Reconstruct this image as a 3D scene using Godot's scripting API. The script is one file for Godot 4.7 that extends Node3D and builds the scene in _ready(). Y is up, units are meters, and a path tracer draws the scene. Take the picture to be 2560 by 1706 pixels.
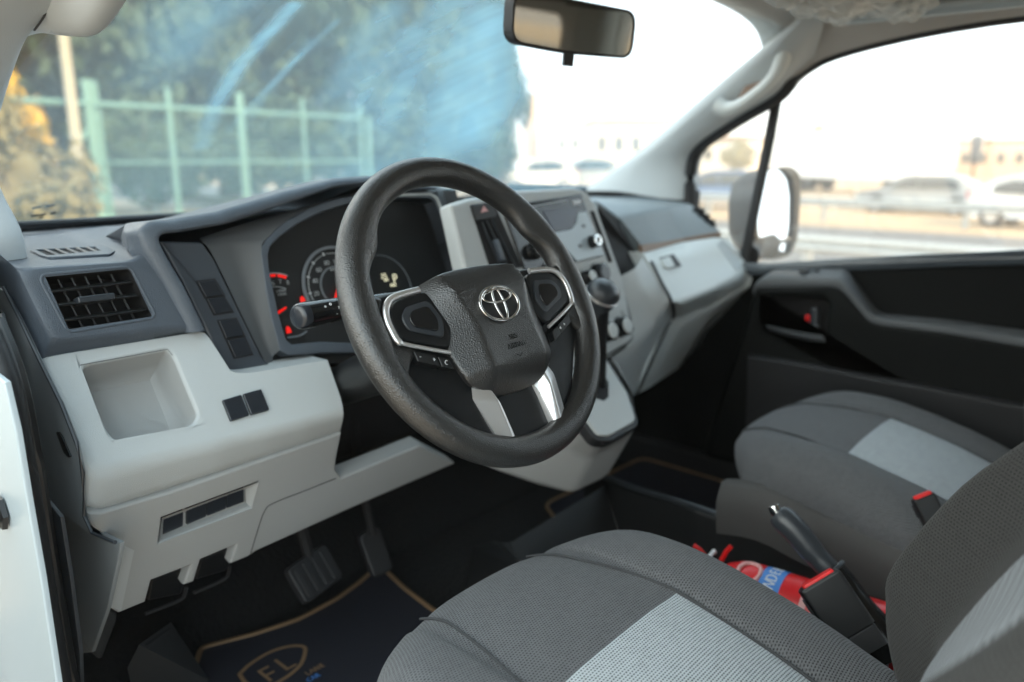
extends Node3D
# The cab of a passenger van seen through its open driver's door. Metres; x to the van's right, y up, -z forward.
# The steering wheel's centre is at (-0.44, 1.32, 0); the cab floor is at y = 0.62, the ground at y = -0.15.

const FLOOR := 0.62
const GROUND := -0.15
var M := {}
var taken := {}
var rng := RandomNumberGenerator.new()


# ---------- mesh building ----------
class B:
	var v := PackedVector3Array()
	var uv := PackedVector2Array()
	var t := PackedInt32Array()

	func p(a: Vector3, q := Vector2.ZERO) -> int:
		v.append(a)
		uv.append(q)
		return v.size() - 1

	func quad(a: int, b: int, c: int, d: int) -> void:
		t.append_array([a, b, c, a, c, d])

	func flip(from: int) -> void:
		for i in range(from, t.size(), 3):
			var k := t[i + 1]
			t[i + 1] = t[i + 2]
			t[i + 2] = k

	# turns the triangles added since «from» outwards (closed shapes) or towards a direction (open ones)
	func solid(from: int) -> void:
		var c := Vector3.ZERO
		for i in range(from, t.size()):
			c += v[t[i]]
		c /= maxf(1.0, t.size() - from)
		var s := 0.0
		for i in range(from, t.size(), 3):
			s += (v[t[i]] - c).dot((v[t[i + 1]] - c).cross(v[t[i + 2]] - c))
		if s < 0.0:
			flip(from)

	func aim(from: int, dir: Vector3) -> void:
		var s := Vector3.ZERO
		for i in range(from, t.size(), 3):
			s += (v[t[i + 1]] - v[t[i]]).cross(v[t[i + 2]] - v[t[i]])
		if s.dot(dir) < 0.0:
			flip(from)

	func grid(rows: Array, skip := {}) -> void:
		var at := v.size()
		var m := rows.size()
		var n: int = rows[0].size()
		for i in m:
			for j in n:
				p(rows[i][j], Vector2(float(j) / (n - 1), float(i) / (m - 1)))
		for i in m - 1:
			for j in n - 1:
				if not skip.has(Vector2i(i, j)):
					quad(at + i * n + j, at + i * n + j + 1, at + (i + 1) * n + j + 1, at + (i + 1) * n + j)

	func loop_cap(pts: Array) -> void:
		var c := Vector3.ZERO
		for q in pts:
			c += q
		var k := p(c / pts.size())
		var at := v.size()
		for q in pts:
			p(q)
		for i in pts.size():
			t.append_array([k, at + i, at + (i + 1) % pts.size()])

	func mesh(degrees := 42.0) -> ArrayMesh:
		var limit := cos(deg_to_rad(degrees))
		var n := t.size() / 3
		var fn := PackedVector3Array()
		fn.resize(n)
		var fu := PackedVector3Array()
		fu.resize(n)
		var at := {}
		var id := PackedInt32Array()
		id.resize(v.size())
		var near := []
		for i in v.size():
			var k := Vector3i((v[i] * 20000.0).round())
			if not at.has(k):
				at[k] = near.size()
				near.append(PackedInt32Array())
			id[i] = at[k]
		for i in n:
			var a := v[t[i * 3]]
			var c := (v[t[i * 3 + 1]] - a).cross(v[t[i * 3 + 2]] - a)
			fn[i] = c
			fu[i] = c.normalized()
			for k in 3:
				near[id[t[i * 3 + k]]].append(i)
		var pos := PackedVector3Array()
		var nor := PackedVector3Array()
		var tex := PackedVector2Array()
		for i in n:
			if fu[i] == Vector3.ZERO:
				continue
			for k in [0, 2, 1]:
				var q := t[i * 3 + k]
				var s := Vector3.ZERO
				for o in near[id[q]]:
					if fu[o].dot(fu[i]) >= limit:
						s += fn[o]
				pos.append(v[q])
				nor.append(s.normalized() if s.length_squared() > 1e-20 else fu[i])
				tex.append(uv[q])
		var a := []
		a.resize(Mesh.ARRAY_MAX)
		a[Mesh.ARRAY_VERTEX] = pos
		a[Mesh.ARRAY_NORMAL] = nor
		a[Mesh.ARRAY_TEX_UV] = tex
		var out := ArrayMesh.new()
		if pos.size():
			out.add_surface_from_arrays(Mesh.PRIMITIVE_TRIANGLES, a)
		return out


# every inner point of a line becomes three: the corner is rounded over the distance d
func round_line(pts: Array, d: float) -> Array:
	var out := [pts[0]]
	for i in range(1, pts.size() - 1):
		var b: Vector3 = pts[i]
		var da := minf(d, b.distance_to(pts[i - 1]) * 0.42)
		var dc := minf(d, b.distance_to(pts[i + 1]) * 0.42)
		var e: Vector3 = b + (pts[i - 1] - b).normalized() * da
		var g: Vector3 = b + (pts[i + 1] - b).normalized() * dc
		out.append_array([e, b * 0.5 + (e + g) * 0.25, g])
	out.append(pts[-1])
	return out


# a surface through rows of points, its folds rounded; cells named in skip stay open; edge, if given, is how far its border is folded back
func cage(b: B, rows: Array, d: float, toward: Vector3, skip := [], edge := Vector3.ZERO) -> void:
	var r := []
	for row in rows:
		r.append(round_line(row, d))
	var cols := []
	for j in r[0].size():
		var c := []
		for i in r.size():
			c.append(r[i][j])
		cols.append(round_line(c, d))
	var g := []
	for i in cols[0].size():
		var row := []
		for j in cols.size():
			row.append(cols[j][i])
		g.append(row)
	var s := {}
	for k in skip:
		s[Vector2i(k.x * 3, k.y * 3)] = true
	var from := b.t.size()
	b.grid(g, s)
	if edge != Vector3.ZERO:
		skirt(b, g, edge)
	b.aim(from, toward)


func skirt(b: B, g: Array, edge: Vector3) -> void:
	var rim: Array = g[0].duplicate()
	for i in range(1, g.size()):
		rim.append(g[i][-1])
	var last: Array = g[-1].duplicate()
	last.reverse()
	rim.append_array(last.slice(1))
	for i in range(g.size() - 2, -1, -1):
		rim.append(g[i][0])
	var back := []
	for q in rim:
		back.append(q + edge)
	b.grid([back, rim])


func cr(a: Vector3, b: Vector3, c: Vector3, d: Vector3, t: float) -> Vector3:
	return 0.5 * ((2.0 * b) + (c - a) * t + (2.0 * a - 5.0 * b + 4.0 * c - d) * t * t + (3.0 * b - a - 3.0 * c + d) * t * t * t)


func smooth_line(pts: Array, sub: int) -> Array:
	var out := []
	var n := pts.size()
	for i in n - 1:
		for k in sub:
			out.append(cr(pts[maxi(i - 1, 0)], pts[i], pts[i + 1], pts[mini(i + 2, n - 1)], float(k) / sub))
	out.append(pts[-1])
	return out


# a soft surface through rows of points
func soft(b: B, rows: Array, sub: int, toward: Vector3, edge := Vector3.ZERO) -> void:
	var r := []
	for row in rows:
		r.append(smooth_line(row, sub))
	var g := []
	for j in r[0].size():
		var c := []
		for i in r.size():
			c.append(r[i][j])
		c = smooth_line(c, sub)
		for i in c.size():
			if g.size() <= i:
				g.append([])
			g[i].append(c[i])
	var from := b.t.size()
	b.grid(g)
	if edge != Vector3.ZERO:
		skirt(b, g, edge)
	b.aim(from, toward)


func offset(pts: Array, d: float) -> Array:
	var out := []
	var n := pts.size()
	for i in n:
		var e: Vector2 = (pts[i] - pts[(i + n - 1) % n]).normalized()
		var g: Vector2 = (pts[(i + 1) % n] - pts[i]).normalized()
		var a := Vector2(-e.y, e.x)
		var c := Vector2(-g.y, g.x)
		var m := (a + c)
		m = m.normalized() if m.length() > 0.01 else a
		out.append(pts[i] + m * d / maxf(m.dot(a), 0.45))
	return out


func corners(pts: Array, r: float, seg := 4) -> Array:
	var out := []
	var n := pts.size()
	for i in n:
		var q: Vector2 = pts[i]
		var a: Vector2 = pts[(i + n - 1) % n]
		var c: Vector2 = pts[(i + 1) % n]
		var k := minf(r, minf(q.distance_to(a), q.distance_to(c)) * 0.45)
		var s := q + (a - q).normalized() * k
		var e := q + (c - q).normalized() * k
		for j in seg + 1:
			var t := float(j) / seg
			out.append(s.lerp(q, t).lerp(q.lerp(e, t), t))
	return out


func ccw(pts: Array, yes := true) -> Array:
	var s := 0.0
	for i in pts.size():
		var a: Vector2 = pts[i]
		s += a.cross(pts[(i + 1) % pts.size()])
	var out := pts.duplicate()
	if (s > 0.0) != yes:
		out.reverse()
	return out


func ears(pts: Array) -> PackedInt32Array:
	var ids := range(pts.size())
	var out := PackedInt32Array()
	var guard := 0
	while ids.size() > 3 and guard < 4000:
		guard += 1
		var best := -1
		for i in ids.size():
			var a: Vector2 = pts[ids[(i + ids.size() - 1) % ids.size()]]
			var q: Vector2 = pts[ids[i]]
			var c: Vector2 = pts[ids[(i + 1) % ids.size()]]
			if (q - a).cross(c - q) <= 1e-12:
				continue
			var free := true
			for k in ids:
				var w: Vector2 = pts[k]
				if w.distance_squared_to(a) < 1e-12 or w.distance_squared_to(q) < 1e-12 or w.distance_squared_to(c) < 1e-12:
					continue
				if (q - a).cross(w - a) >= 0.0 and (c - q).cross(w - q) >= 0.0 and (a - c).cross(w - c) >= 0.0:
					free = false
					break
			if free:
				best = i
				break
		if best < 0:
			for i in ids.size():
				var a: Vector2 = pts[ids[(i + ids.size() - 1) % ids.size()]]
				var q: Vector2 = pts[ids[i]]
				if absf((q - a).cross(pts[ids[(i + 1) % ids.size()]] - q)) <= 1e-9:
					best = i
					break
			if best < 0:
				best = 0
		out.append_array([ids[(best + ids.size() - 1) % ids.size()], ids[best], ids[(best + 1) % ids.size()]])
		ids.remove_at(best)
	if ids.size() == 3:
		out.append_array([ids[0], ids[1], ids[2]])
	return out


func bridged(outer: Array, holes: Array) -> Array:
	var all: Array = outer.duplicate()
	for h in holes:
		var best := INF
		var bi := 0
		var bj := 0
		for i in all.size():
			for j in h.size():
				var dd: float = all[i].distance_squared_to(h[j])
				if dd < best:
					best = dd
					bi = i
					bj = j
		var next: Array = all.slice(0, bi + 1)
		for j in h.size() + 1:
			next.append(h[(bj + j) % h.size()])
		next.append_array(all.slice(bi))
		all = next
	return all


# a flat piece: outline in the plane of T (front towards +z), rounded front edge, holes, thickness
func plate(b: B, T: Transform3D, outline: Array, thick: float, bevel := 0.002, holes := []) -> void:
	var from := b.t.size()
	var loops := [ccw(outline)]
	for h in holes:
		loops.append(ccw(h, false))
	var front := []
	var rear := []
	for l in loops:
		front.append(offset(l, bevel))
		rear.append(l)
	var steps := [[1.0, 0.0], [0.35, 0.3], [0.0, 1.0]]
	for l in loops:
		var rows := []
		for s in steps:
			var row := []
			for q in offset(l, bevel * s[0]):
				row.append(T * Vector3(q.x, q.y, -bevel * s[1]))
			row.append(row[0])
			rows.append(row)
		var last := []
		for q in l:
			last.append(T * Vector3(q.x, q.y, -thick))
		last.append(last[0])
		rows.append(last)
		rows.reverse()
		b.grid(rows)
	for side in [[front, 0.0], [rear, -thick]]:
		var all := bridged(side[0][0], side[0].slice(1))
		var at := b.v.size()
		for q in all:
			b.p(T * Vector3(q.x, q.y, side[1]), q)
		var ids := ears(all)
		for i in range(0, ids.size(), 3):
			if side[1] == 0.0:
				b.t.append_array([at + ids[i], at + ids[i + 1], at + ids[i + 2]])
			else:
				b.t.append_array([at + ids[i], at + ids[i + 2], at + ids[i + 1]])
	if T.basis.determinant() < 0.0:
		b.flip(from)


# a flat lid on a ring of points that lies in the plane of T
func lid(b: B, T: Transform3D, ring: Array, h: float) -> void:
	var from := b.t.size()
	var base := b.v.size()
	for q in ring:
		b.p(T * Vector3(q.x, q.y, h))
	for k in ears(ring):
		b.t.append(base + k)
	b.aim(from, T.basis.z)


func tube(b: B, path: Array, radius, seg := 10, closed := false, flat := 1.0, up := Vector3.UP) -> void:
	var from := b.t.size()
	var rows := []
	var n := path.size()
	for i in n:
		var d: Vector3 = (path[(i + 1) % n] - path[(i + n - 1) % n]) if closed else (path[mini(i + 1, n - 1)] - path[maxi(i - 1, 0)])
		d = d.normalized()
		var s := d.cross(up)
		s = s.normalized() if s.length() > 0.05 else d.cross(Vector3(0.3, 0.2, 1)).normalized()
		var w := s.cross(d).normalized()
		var r: float = radius[i] if radius is Array else radius
		var row := []
		for k in seg + 1:
			var a := TAU * (k % seg) / seg
			row.append(path[i] + s * cos(a) * r + w * sin(a) * r * flat)
		rows.append(row)
	if closed:
		rows.append(rows[0])
	b.grid(rows)
	if not closed:
		b.loop_cap(rows[0].slice(0, seg).duplicate())
		var e: Array = rows[-1].slice(0, seg)
		e.reverse()
		b.loop_cap(e)
	b.solid(from)


# profile of (radius, height) turned about the z axis of T
func lathe(b: B, T: Transform3D, profile: Array, seg := 24) -> void:
	var from := b.t.size()
	var rows := []
	for q in profile:
		var row := []
		for k in seg + 1:
			var a := TAU * (k % seg) / seg
			row.append(T * Vector3(cos(a) * q.x, sin(a) * q.x, q.y))
		rows.append(row)
	b.grid(rows)
	b.solid(from)


func box(b: B, T: Transform3D, size: Vector3, r := 0.004, seg := 3) -> void:
	var from := b.t.size()
	var h := size / 2.0
	r = minf(r, minf(h.x, minf(h.y, h.z)))
	var rows := []
	for half in 2:
		for i in seg + 1:
			var lat := (-PI / 2 if half == 0 else 0.0) + PI / 2 * i / seg
			var row := []
			for q in 4:
				for j in seg + 1:
					var lon := PI / 2 * (q + float(j) / seg)
					var n := Vector3(cos(lat) * cos(lon), sin(lat), cos(lat) * sin(lon))
					var s := Vector3(1 if q == 0 or q == 3 else -1, -1 if half == 0 else 1, 1 if q < 2 else -1)
					row.append(T * (s * (h - Vector3.ONE * r) + n * r))
			row.append(row[0])
			rows.append(row)
	b.grid(rows)
	b.loop_cap(rows[0].slice(0, -1))
	var e: Array = rows[-1].slice(0, -1)
	e.reverse()
	b.loop_cap(e)
	b.solid(from)


func at(o: Vector3, n := Vector3(0, 0, 1), up := Vector3.UP) -> Transform3D:
	var z := n.normalized()
	var x := up.cross(z)
	x = x.normalized() if x.length() > 0.01 else Vector3(1, 0, 0).cross(z).normalized().cross(z) * -1.0
	return Transform3D(Basis(x, z.cross(x), z), o)


func rect(w: float, h: float, r := 0.002, c := Vector2.ZERO, seg := 4) -> Array:
	return corners([c + Vector2(-w, -h) / 2, c + Vector2(w, -h) / 2, c + Vector2(w, h) / 2, c + Vector2(-w, h) / 2], r, seg)


# ---------- naming ----------
func numbered(called: String) -> String:
	if not taken.has(called):
		taken[called] = 0
		return called
	taken[called] += 1
	return "%s_%03d" % [called, taken[called]]


func tag(o: Node3D, label: String, category: String, group := "", kind := "") -> Node3D:
	o.set_meta("label", label)
	o.set_meta("category", category)
	if group:
		o.set_meta("group", group)
	if kind:
		o.set_meta("kind", kind)
	return o


func thing(called: String, label: String, category: String, where := Vector3.ZERO, group := "") -> Node3D:
	var o := Node3D.new()
	o.name = numbered(called)
	add_child(o)
	o.position = where
	return tag(o, label, category, group)


func put(parent: Node3D, called: String, shape, m: Material, degrees := 42.0) -> MeshInstance3D:
	var o := MeshInstance3D.new()
	o.name = called if parent != self else numbered(called)
	o.mesh = shape.mesh(degrees) if shape is B else shape
	o.material_override = m
	parent.add_child(o, true)
	return o


func struct(called: String, shape, m: Material) -> MeshInstance3D:
	var o := put(self, called, shape, m)
	o.set_meta("kind", "structure")
	return o


func lettering(parent: Node3D, called: String, text: String, T: Transform3D, height: float, m: Material, font := "Droid Sans", deep := 0.0006) -> MeshInstance3D:
	var tm := TextMesh.new()
	var sf := SystemFont.new()
	sf.font_names = [font]
	tm.font = sf
	tm.text = text
	tm.font_size = 64
	tm.pixel_size = height / 46.0
	tm.depth = deep
	tm.curve_step = 1.0
	var o := put(parent, called, tm, m)
	o.transform = T
	return o


# ---------- materials ----------
func lin(r: float, g: float, b: float) -> Color:
	return Color(r, g, b).linear_to_srgb()


func mat(called: String, c: Color, rough: float, metal := 0.0, spec := 0.5) -> StandardMaterial3D:
	var m := StandardMaterial3D.new()
	m.resource_name = called
	m.albedo_color = c
	m.roughness = rough
	m.metallic = metal
	m.metallic_specular = spec
	M[called] = m
	return m


func grain(m: StandardMaterial3D, tex: Texture2D, relief: float, scale: float) -> void:
	m.heightmap_enabled = true
	m.heightmap_texture = tex
	m.heightmap_scale = relief
	m.uv1_triplanar = true
	m.uv1_scale = Vector3.ONE * scale
	m.uv1_triplanar_sharpness = 4.0


func noise_tex(kind: int, freq: float, s: int, size := 256) -> NoiseTexture2D:
	var n := FastNoiseLite.new()
	n.noise_type = kind
	n.seed = s
	n.frequency = freq
	n.fractal_octaves = 3
	if kind == FastNoiseLite.TYPE_CELLULAR:
		n.cellular_return_type = FastNoiseLite.RETURN_DISTANCE2_SUB
		n.fractal_type = FastNoiseLite.FRACTAL_NONE
	var t := NoiseTexture2D.new()
	t.width = size
	t.height = size
	t.seamless = true
	t.noise = n
	return t


func _ready() -> void:
	rng.seed = 20240611
	var cam := Camera3D.new()
	cam.name = "camera"
	var lens := CameraAttributesPhysical.new()
	lens.frustum_focal_length = 27.97
	lens.frustum_focus_distance = 0.91
	lens.exposure_aperture = 2.6
	lens.frustum_near = 0.03
	lens.frustum_far = 900.0
	cam.attributes = lens
	cam.fov = 46.43
	cam.near = 0.03
	cam.far = 900.0
	add_child(cam)
	cam.position = Vector3(-1.115, 1.496, 0.628)
	cam.rotation = Vector3(-0.233, -0.8587, 0)
	cam.current = true

	var env := Environment.new()
	env.background_mode = Environment.BG_SKY
	var sky := Sky.new()
	var pan := PanoramaSkyMaterial.new()
	pan.panorama = ImageTexture.create_from_image(sky_image())
	sky.sky_material = pan
	env.sky = sky
	env.tonemap_mode = Environment.TONE_MAPPER_LINEAR
	env.tonemap_exposure = 3.7
	env.fog_enabled = true
	env.fog_density = 0.0022
	env.fog_light_color = Color(0.95, 0.93, 0.9)
	env.sdfgi_enabled = true
	env.ssao_enabled = true
	env.ssil_enabled = true
	var we := WorldEnvironment.new()
	we.name = "surroundings"
	we.environment = env
	add_child(we)

	var sun := DirectionalLight3D.new()
	sun.name = "sun"
	sun.light_color = Color(1.0, 0.86, 0.64)
	sun.light_energy = 0.9
	sun.light_angular_distance = 0.8
	sun.shadow_enabled = true
	add_child(sun)
	sun.look_at_from_position(Vector3.ZERO, -sun_dir())

	materials()
	ground()
	body()
	passenger_door()
	driver_door()
	dashboard()
	steering_wheel()
	seats()
	between_seats()
	footwell()
	mirrors()
	street()


func sun_dir() -> Vector3:
	var az := deg_to_rad(179.0)
	var el := deg_to_rad(34.0)
	return Vector3(sin(az) * cos(el), sin(el), -cos(az) * cos(el))


# hazy afternoon sky: bluish overhead, pale towards the horizon, warm white round the sun
func sky_image() -> Image:
	var w := 512
	var h := 256
	var im := Image.create(w, h, false, Image.FORMAT_RGBF)
	var s := sun_dir()
	var bright := Vector3(0.93, 0.32, 0.12).normalized()  # added bright sky lobe that lights the glovebox side
	for j in h:
		var el := PI / 2 - PI * (j + 0.5) / h
		for i in w:
			var az := TAU * ((i + 0.5) / w - 0.5)
			var d := Vector3(sin(az) * cos(el), sin(el), -cos(az) * cos(el))
			var up := clampf(d.y, 0.0, 1.0)
			var c := Vector3(0.82, 0.91, 0.95).lerp(Vector3(0.38, 0.57, 0.70), pow(up, 0.6))
			var near := maxf(0.0, d.dot(s))
			c += Vector3(0.45, 0.40, 0.32) * pow(near, 4.0)
			c += Vector3(0.9, 0.75, 0.55) * pow(near, 40.0)
			c += Vector3(1.0, 0.94, 0.78) * pow(maxf(0.0, d.dot(bright)), 3.0)
			if d.y < 0.0:
				c = c.lerp(Vector3(0.30, 0.28, 0.25), clampf(-d.y * 12.0, 0.0, 1.0))
			im.set_pixel(i, j, Color(c.x, c.y, c.z))
	return im


func weave_images() -> Array:
	# woven seat cloth: rows of short oval ticks, each row shifted by half a tick
	var n := 256
	var cell := Vector2(16, 16)
	var tone := Image.create(n, n, false, Image.FORMAT_RGBA8)
	var high := Image.create(n, n, false, Image.FORMAT_RGBA8)
	var r := RandomNumberGenerator.new()
	r.seed = 5
	var vary := {}
	for j in n:
		for i in n:
			var row := int(j / cell.y)
			var x := fposmod(i + (cell.x / 2 if row % 2 else 0.0), float(n))
			var key := Vector2i(int(x / cell.x), row)
			if not vary.has(key):
				vary[key] = r.randf_range(-0.05, 0.05)
			var fx := fmod(x, cell.x) / cell.x - 0.5
			var fy := fmod(float(j), cell.y) / cell.y - 0.5
			var k := 1.0 - smoothstep(0.55, 1.0, sqrt(pow(fx / 0.42, 2.0) + pow(fy / 0.30, 2.0)))
			var t: float = 1.0 - 0.48 * k + vary[key] + r.randf_range(-0.03, 0.03)
			tone.set_pixel(i, j, Color(t, t, t))
			high.set_pixel(i, j, Color.WHITE * (1.0 - 0.8 * k))
	return [ImageTexture.create_from_image(tone), ImageTexture.create_from_image(high)]


func rib_image() -> ImageTexture:
	var n := 64
	var im := Image.create(n, n, false, Image.FORMAT_RGBA8)
	for j in n:
		for i in n:
			var k := 0.5 + 0.5 * cos(TAU * j / 16.0)
			var t := 0.62 + 0.38 * k
			im.set_pixel(i, j, Color(t, t, t))
	return ImageTexture.create_from_image(im)


func materials() -> void:
	var leather := noise_tex(FastNoiseLite.TYPE_CELLULAR, 0.07, 3)
	var fine := noise_tex(FastNoiseLite.TYPE_SIMPLEX_SMOOTH, 0.09, 8)
	var rough := noise_tex(FastNoiseLite.TYPE_SIMPLEX, 0.03, 21)
	grain(mat("rim_leather", lin(0.0150, 0.0155, 0.0155), 0.33, 0.0, 0.65), leather, 0.05, 24.0)
	grain(mat("pad_leather", lin(0.0160, 0.0165, 0.0168), 0.34, 0.0, 0.65), leather, 0.045, 24.0)
	grain(mat("dark_plastic", lin(0.070, 0.086, 0.107), 0.40), leather, 0.045, 24.0)
	grain(mat("side_plastic", lin(0.085, 0.092, 0.098), 0.62), fine, 0.03, 22.0)
	grain(mat("light_plastic", lin(0.445, 0.468, 0.468), 0.5), fine, 0.035, 30.0)
	mat("light_smooth", lin(0.52, 0.55, 0.545), 0.42)
	grain(mat("knee_plastic", lin(0.36, 0.367, 0.362), 0.55), fine, 0.035, 30.0)
	mat("dark_smooth", lin(0.026, 0.031, 0.037), 0.36)
	grain(mat("sheen_lightened_plastic", lin(0.19, 0.22, 0.235), 0.5), leather, 0.03, 26.0)  # lighter grey puts glancing sheen into the dark plastic's colour
	mat("switch_cap", lin(0.018, 0.022, 0.028), 0.24)
	mat("column_plastic", lin(0.042, 0.051, 0.063), 0.42)
	mat("wheel_black", lin(0.005, 0.006, 0.007), 0.42, 0.0, 0.4)
	grain(mat("end_plastic", lin(0.22, 0.24, 0.25), 0.62), fine, 0.03, 26.0)
	mat("black", lin(0.006, 0.007, 0.008), 0.42)
	mat("deep_black", lin(0.004, 0.004, 0.005), 0.8)
	mat("gloss_black", lin(0.008, 0.009, 0.010), 0.16)
	mat("door_black", lin(0.004, 0.005, 0.005), 0.65, 0.0, 0.25)
	mat("ledge", lin(0.05, 0.06, 0.07), 0.22)
	mat("rubber", lin(0.009, 0.010, 0.012), 0.6)
	mat("satin_silver", lin(0.78, 0.78, 0.78), 0.30, 0.85)
	mat("chrome", lin(0.75, 0.75, 0.74), 0.08, 1.0)
	mat("white_paint", lin(0.38, 0.445, 0.48), 0.25)
	mat("body_inner", lin(0.5, 0.52, 0.53), 0.5)
	grain(mat("trim_grey", lin(0.43, 0.46, 0.47), 0.75), fine, 0.02, 22.0)
	grain(mat("headliner", lin(0.40, 0.385, 0.36), 0.95), rough, 0.05, 12.0)
	mat("seam", lin(0.03, 0.032, 0.035), 0.8)
	mat("wood_brown", lin(0.17, 0.105, 0.07), 0.45)
	grain(mat("carpet", lin(0.008, 0.009, 0.010), 1.0), rough, 0.3, 8.0)
	grain(mat("mat_navy", lin(0.008, 0.010, 0.020), 0.9), fine, 0.06, 24.0)
	mat("gold", lin(0.26, 0.16, 0.085), 0.6, 0.2)
	mat("white_print", lin(0.6, 0.62, 0.64), 0.6)
	mat("grey_print", lin(0.38, 0.40, 0.41), 0.6)
	mat("dial_grey", lin(0.17, 0.19, 0.21), 0.5)
	mat("dial_black", lin(0.007, 0.008, 0.009), 0.5)
	mat("red_plastic", lin(0.62, 0.008, 0.008), 0.35)
	mat("red_paint", lin(0.60, 0.008, 0.012), 0.3)
	mat("blue_print", lin(0.05, 0.20, 0.55), 0.45)
	mat("pink_print", lin(0.66, 0.34, 0.33), 0.45)
	mat("screen", lin(0.010, 0.012, 0.03), 0.2)
	mat("radio_reflection", lin(0.42, 0.49, 0.53), 0.35)  # pale blue colour paints the sky's reflection
	mat("needle_glow", lin(0.7, 0.02, 0.01), 0.5)
	M.needle_glow.emission_enabled = true
	M.needle_glow.emission = Color(1.0, 0.05, 0.03)
	M.needle_glow.emission_energy_multiplier = 0.16
	mat("digit_glow", lin(0.6, 0.6, 0.5), 0.5)
	M.digit_glow.emission_enabled = true
	M.digit_glow.emission = Color(0.95, 0.92, 0.75)
	M.digit_glow.emission_energy_multiplier = 0.22
	var w := weave_images()
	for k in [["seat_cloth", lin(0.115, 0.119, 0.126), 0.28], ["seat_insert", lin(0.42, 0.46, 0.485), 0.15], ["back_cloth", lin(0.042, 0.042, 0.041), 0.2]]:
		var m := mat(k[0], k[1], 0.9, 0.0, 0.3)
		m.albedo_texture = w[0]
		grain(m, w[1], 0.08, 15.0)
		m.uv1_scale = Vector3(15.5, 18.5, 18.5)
		m.rim_enabled = true
		m.rim = k[2]
		m.rim_tint = 0.4
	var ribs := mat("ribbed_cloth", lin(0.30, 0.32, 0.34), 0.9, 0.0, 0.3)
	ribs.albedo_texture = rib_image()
	ribs.uv1_triplanar = true
	ribs.uv1_scale = Vector3.ONE * 40.0
	mat("seat_side", lin(0.06, 0.059, 0.058), 0.85)
	grain(mat("seat_shell", lin(0.026, 0.029, 0.032), 0.6), fine, 0.03, 20.0)
	for k in [["pane", 0.06, Color(1, 1, 1)], ["tinted_pane", 0.45, Color(0.12, 0.15, 0.15)]]:
		var m := mat(k[0], k[2], 0.02)
		m.transparency = BaseMaterial3D.TRANSPARENCY_ALPHA
		m.albedo_color.a = k[1]
	var sleeve := mat("plastic_sleeve", Color(0.9, 0.92, 0.92, 0.35), 0.3)
	sleeve.transparency = BaseMaterial3D.TRANSPARENCY_ALPHA
	var mirror := mat("mirror_silver", lin(0.85, 0.86, 0.86), 0.02, 1.0)
	mirror.metallic_specular = 0.9
	mat("mirror_tinted", lin(0.30, 0.29, 0.26), 0.04, 1.0)
	# outside
	mat("mint_paint", lin(0.13, 0.25, 0.215), 0.5)
	mat("cream_paint", lin(0.34, 0.32, 0.24), 0.6)
	mat("galvanised", lin(0.34, 0.36, 0.36), 0.5, 0.4)
	mat("tyre", lin(0.02, 0.02, 0.022), 0.9)
	mat("car_white", lin(0.75, 0.76, 0.76), 0.2)
	mat("car_blue", lin(0.06, 0.12, 0.24), 0.25)
	mat("car_grey", lin(0.30, 0.32, 0.33), 0.3)
	mat("car_glass", lin(0.02, 0.03, 0.035), 0.08)
	mat("tail_red", lin(0.5, 0.03, 0.02), 0.3)
	mat("wall_cream", lin(0.62, 0.56, 0.48), 0.9)
	mat("wall_orange", lin(0.62, 0.42, 0.28), 0.9)
	mat("wall_white", lin(0.7, 0.7, 0.68), 0.9)
	mat("roof_brown", lin(0.3, 0.17, 0.1), 0.9)
	mat("bark", lin(0.10, 0.075, 0.05), 0.95)
	for k in [["leaf_green", lin(0.030, 0.056, 0.028)], ["leaf_olive", lin(0.15, 0.13, 0.055)], ["leaf_yellow", lin(0.50, 0.33, 0.04)], ["leaf_dry", lin(0.22, 0.19, 0.08)]]:
		var m := mat(k[0], k[1], 0.8)
		m.backlight_enabled = true
		m.backlight = k[1] * 0.5
	mat("crown_shade", lin(0.018, 0.035, 0.018), 1.0)  # darker green paints the shade inside the crowns
	var soil := noise_tex(FastNoiseLite.TYPE_SIMPLEX_SMOOTH, 0.02, 31)
	for k in [["earth", lin(0.38, 0.29, 0.19), lin(0.28, 0.21, 0.14)], ["asphalt", lin(0.11, 0.115, 0.12), lin(0.085, 0.088, 0.092)], ["paving", lin(0.32, 0.29, 0.26), lin(0.26, 0.24, 0.22)], ["dry_grass", lin(0.36, 0.26, 0.12), lin(0.22, 0.17, 0.08)]]:
		var m := mat(k[0], Color.WHITE, 0.95)
		var nt := noise_tex(FastNoiseLite.TYPE_SIMPLEX_SMOOTH, 0.025, 40)
		var g := Gradient.new()
		g.set_color(0, k[2])
		g.set_color(1, k[1])
		nt.color_ramp = g
		m.albedo_texture = nt
		m.uv1_triplanar = true
		m.uv1_world_triplanar = true
		m.uv1_scale = Vector3.ONE * 0.35
	windscreen_glass()


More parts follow.
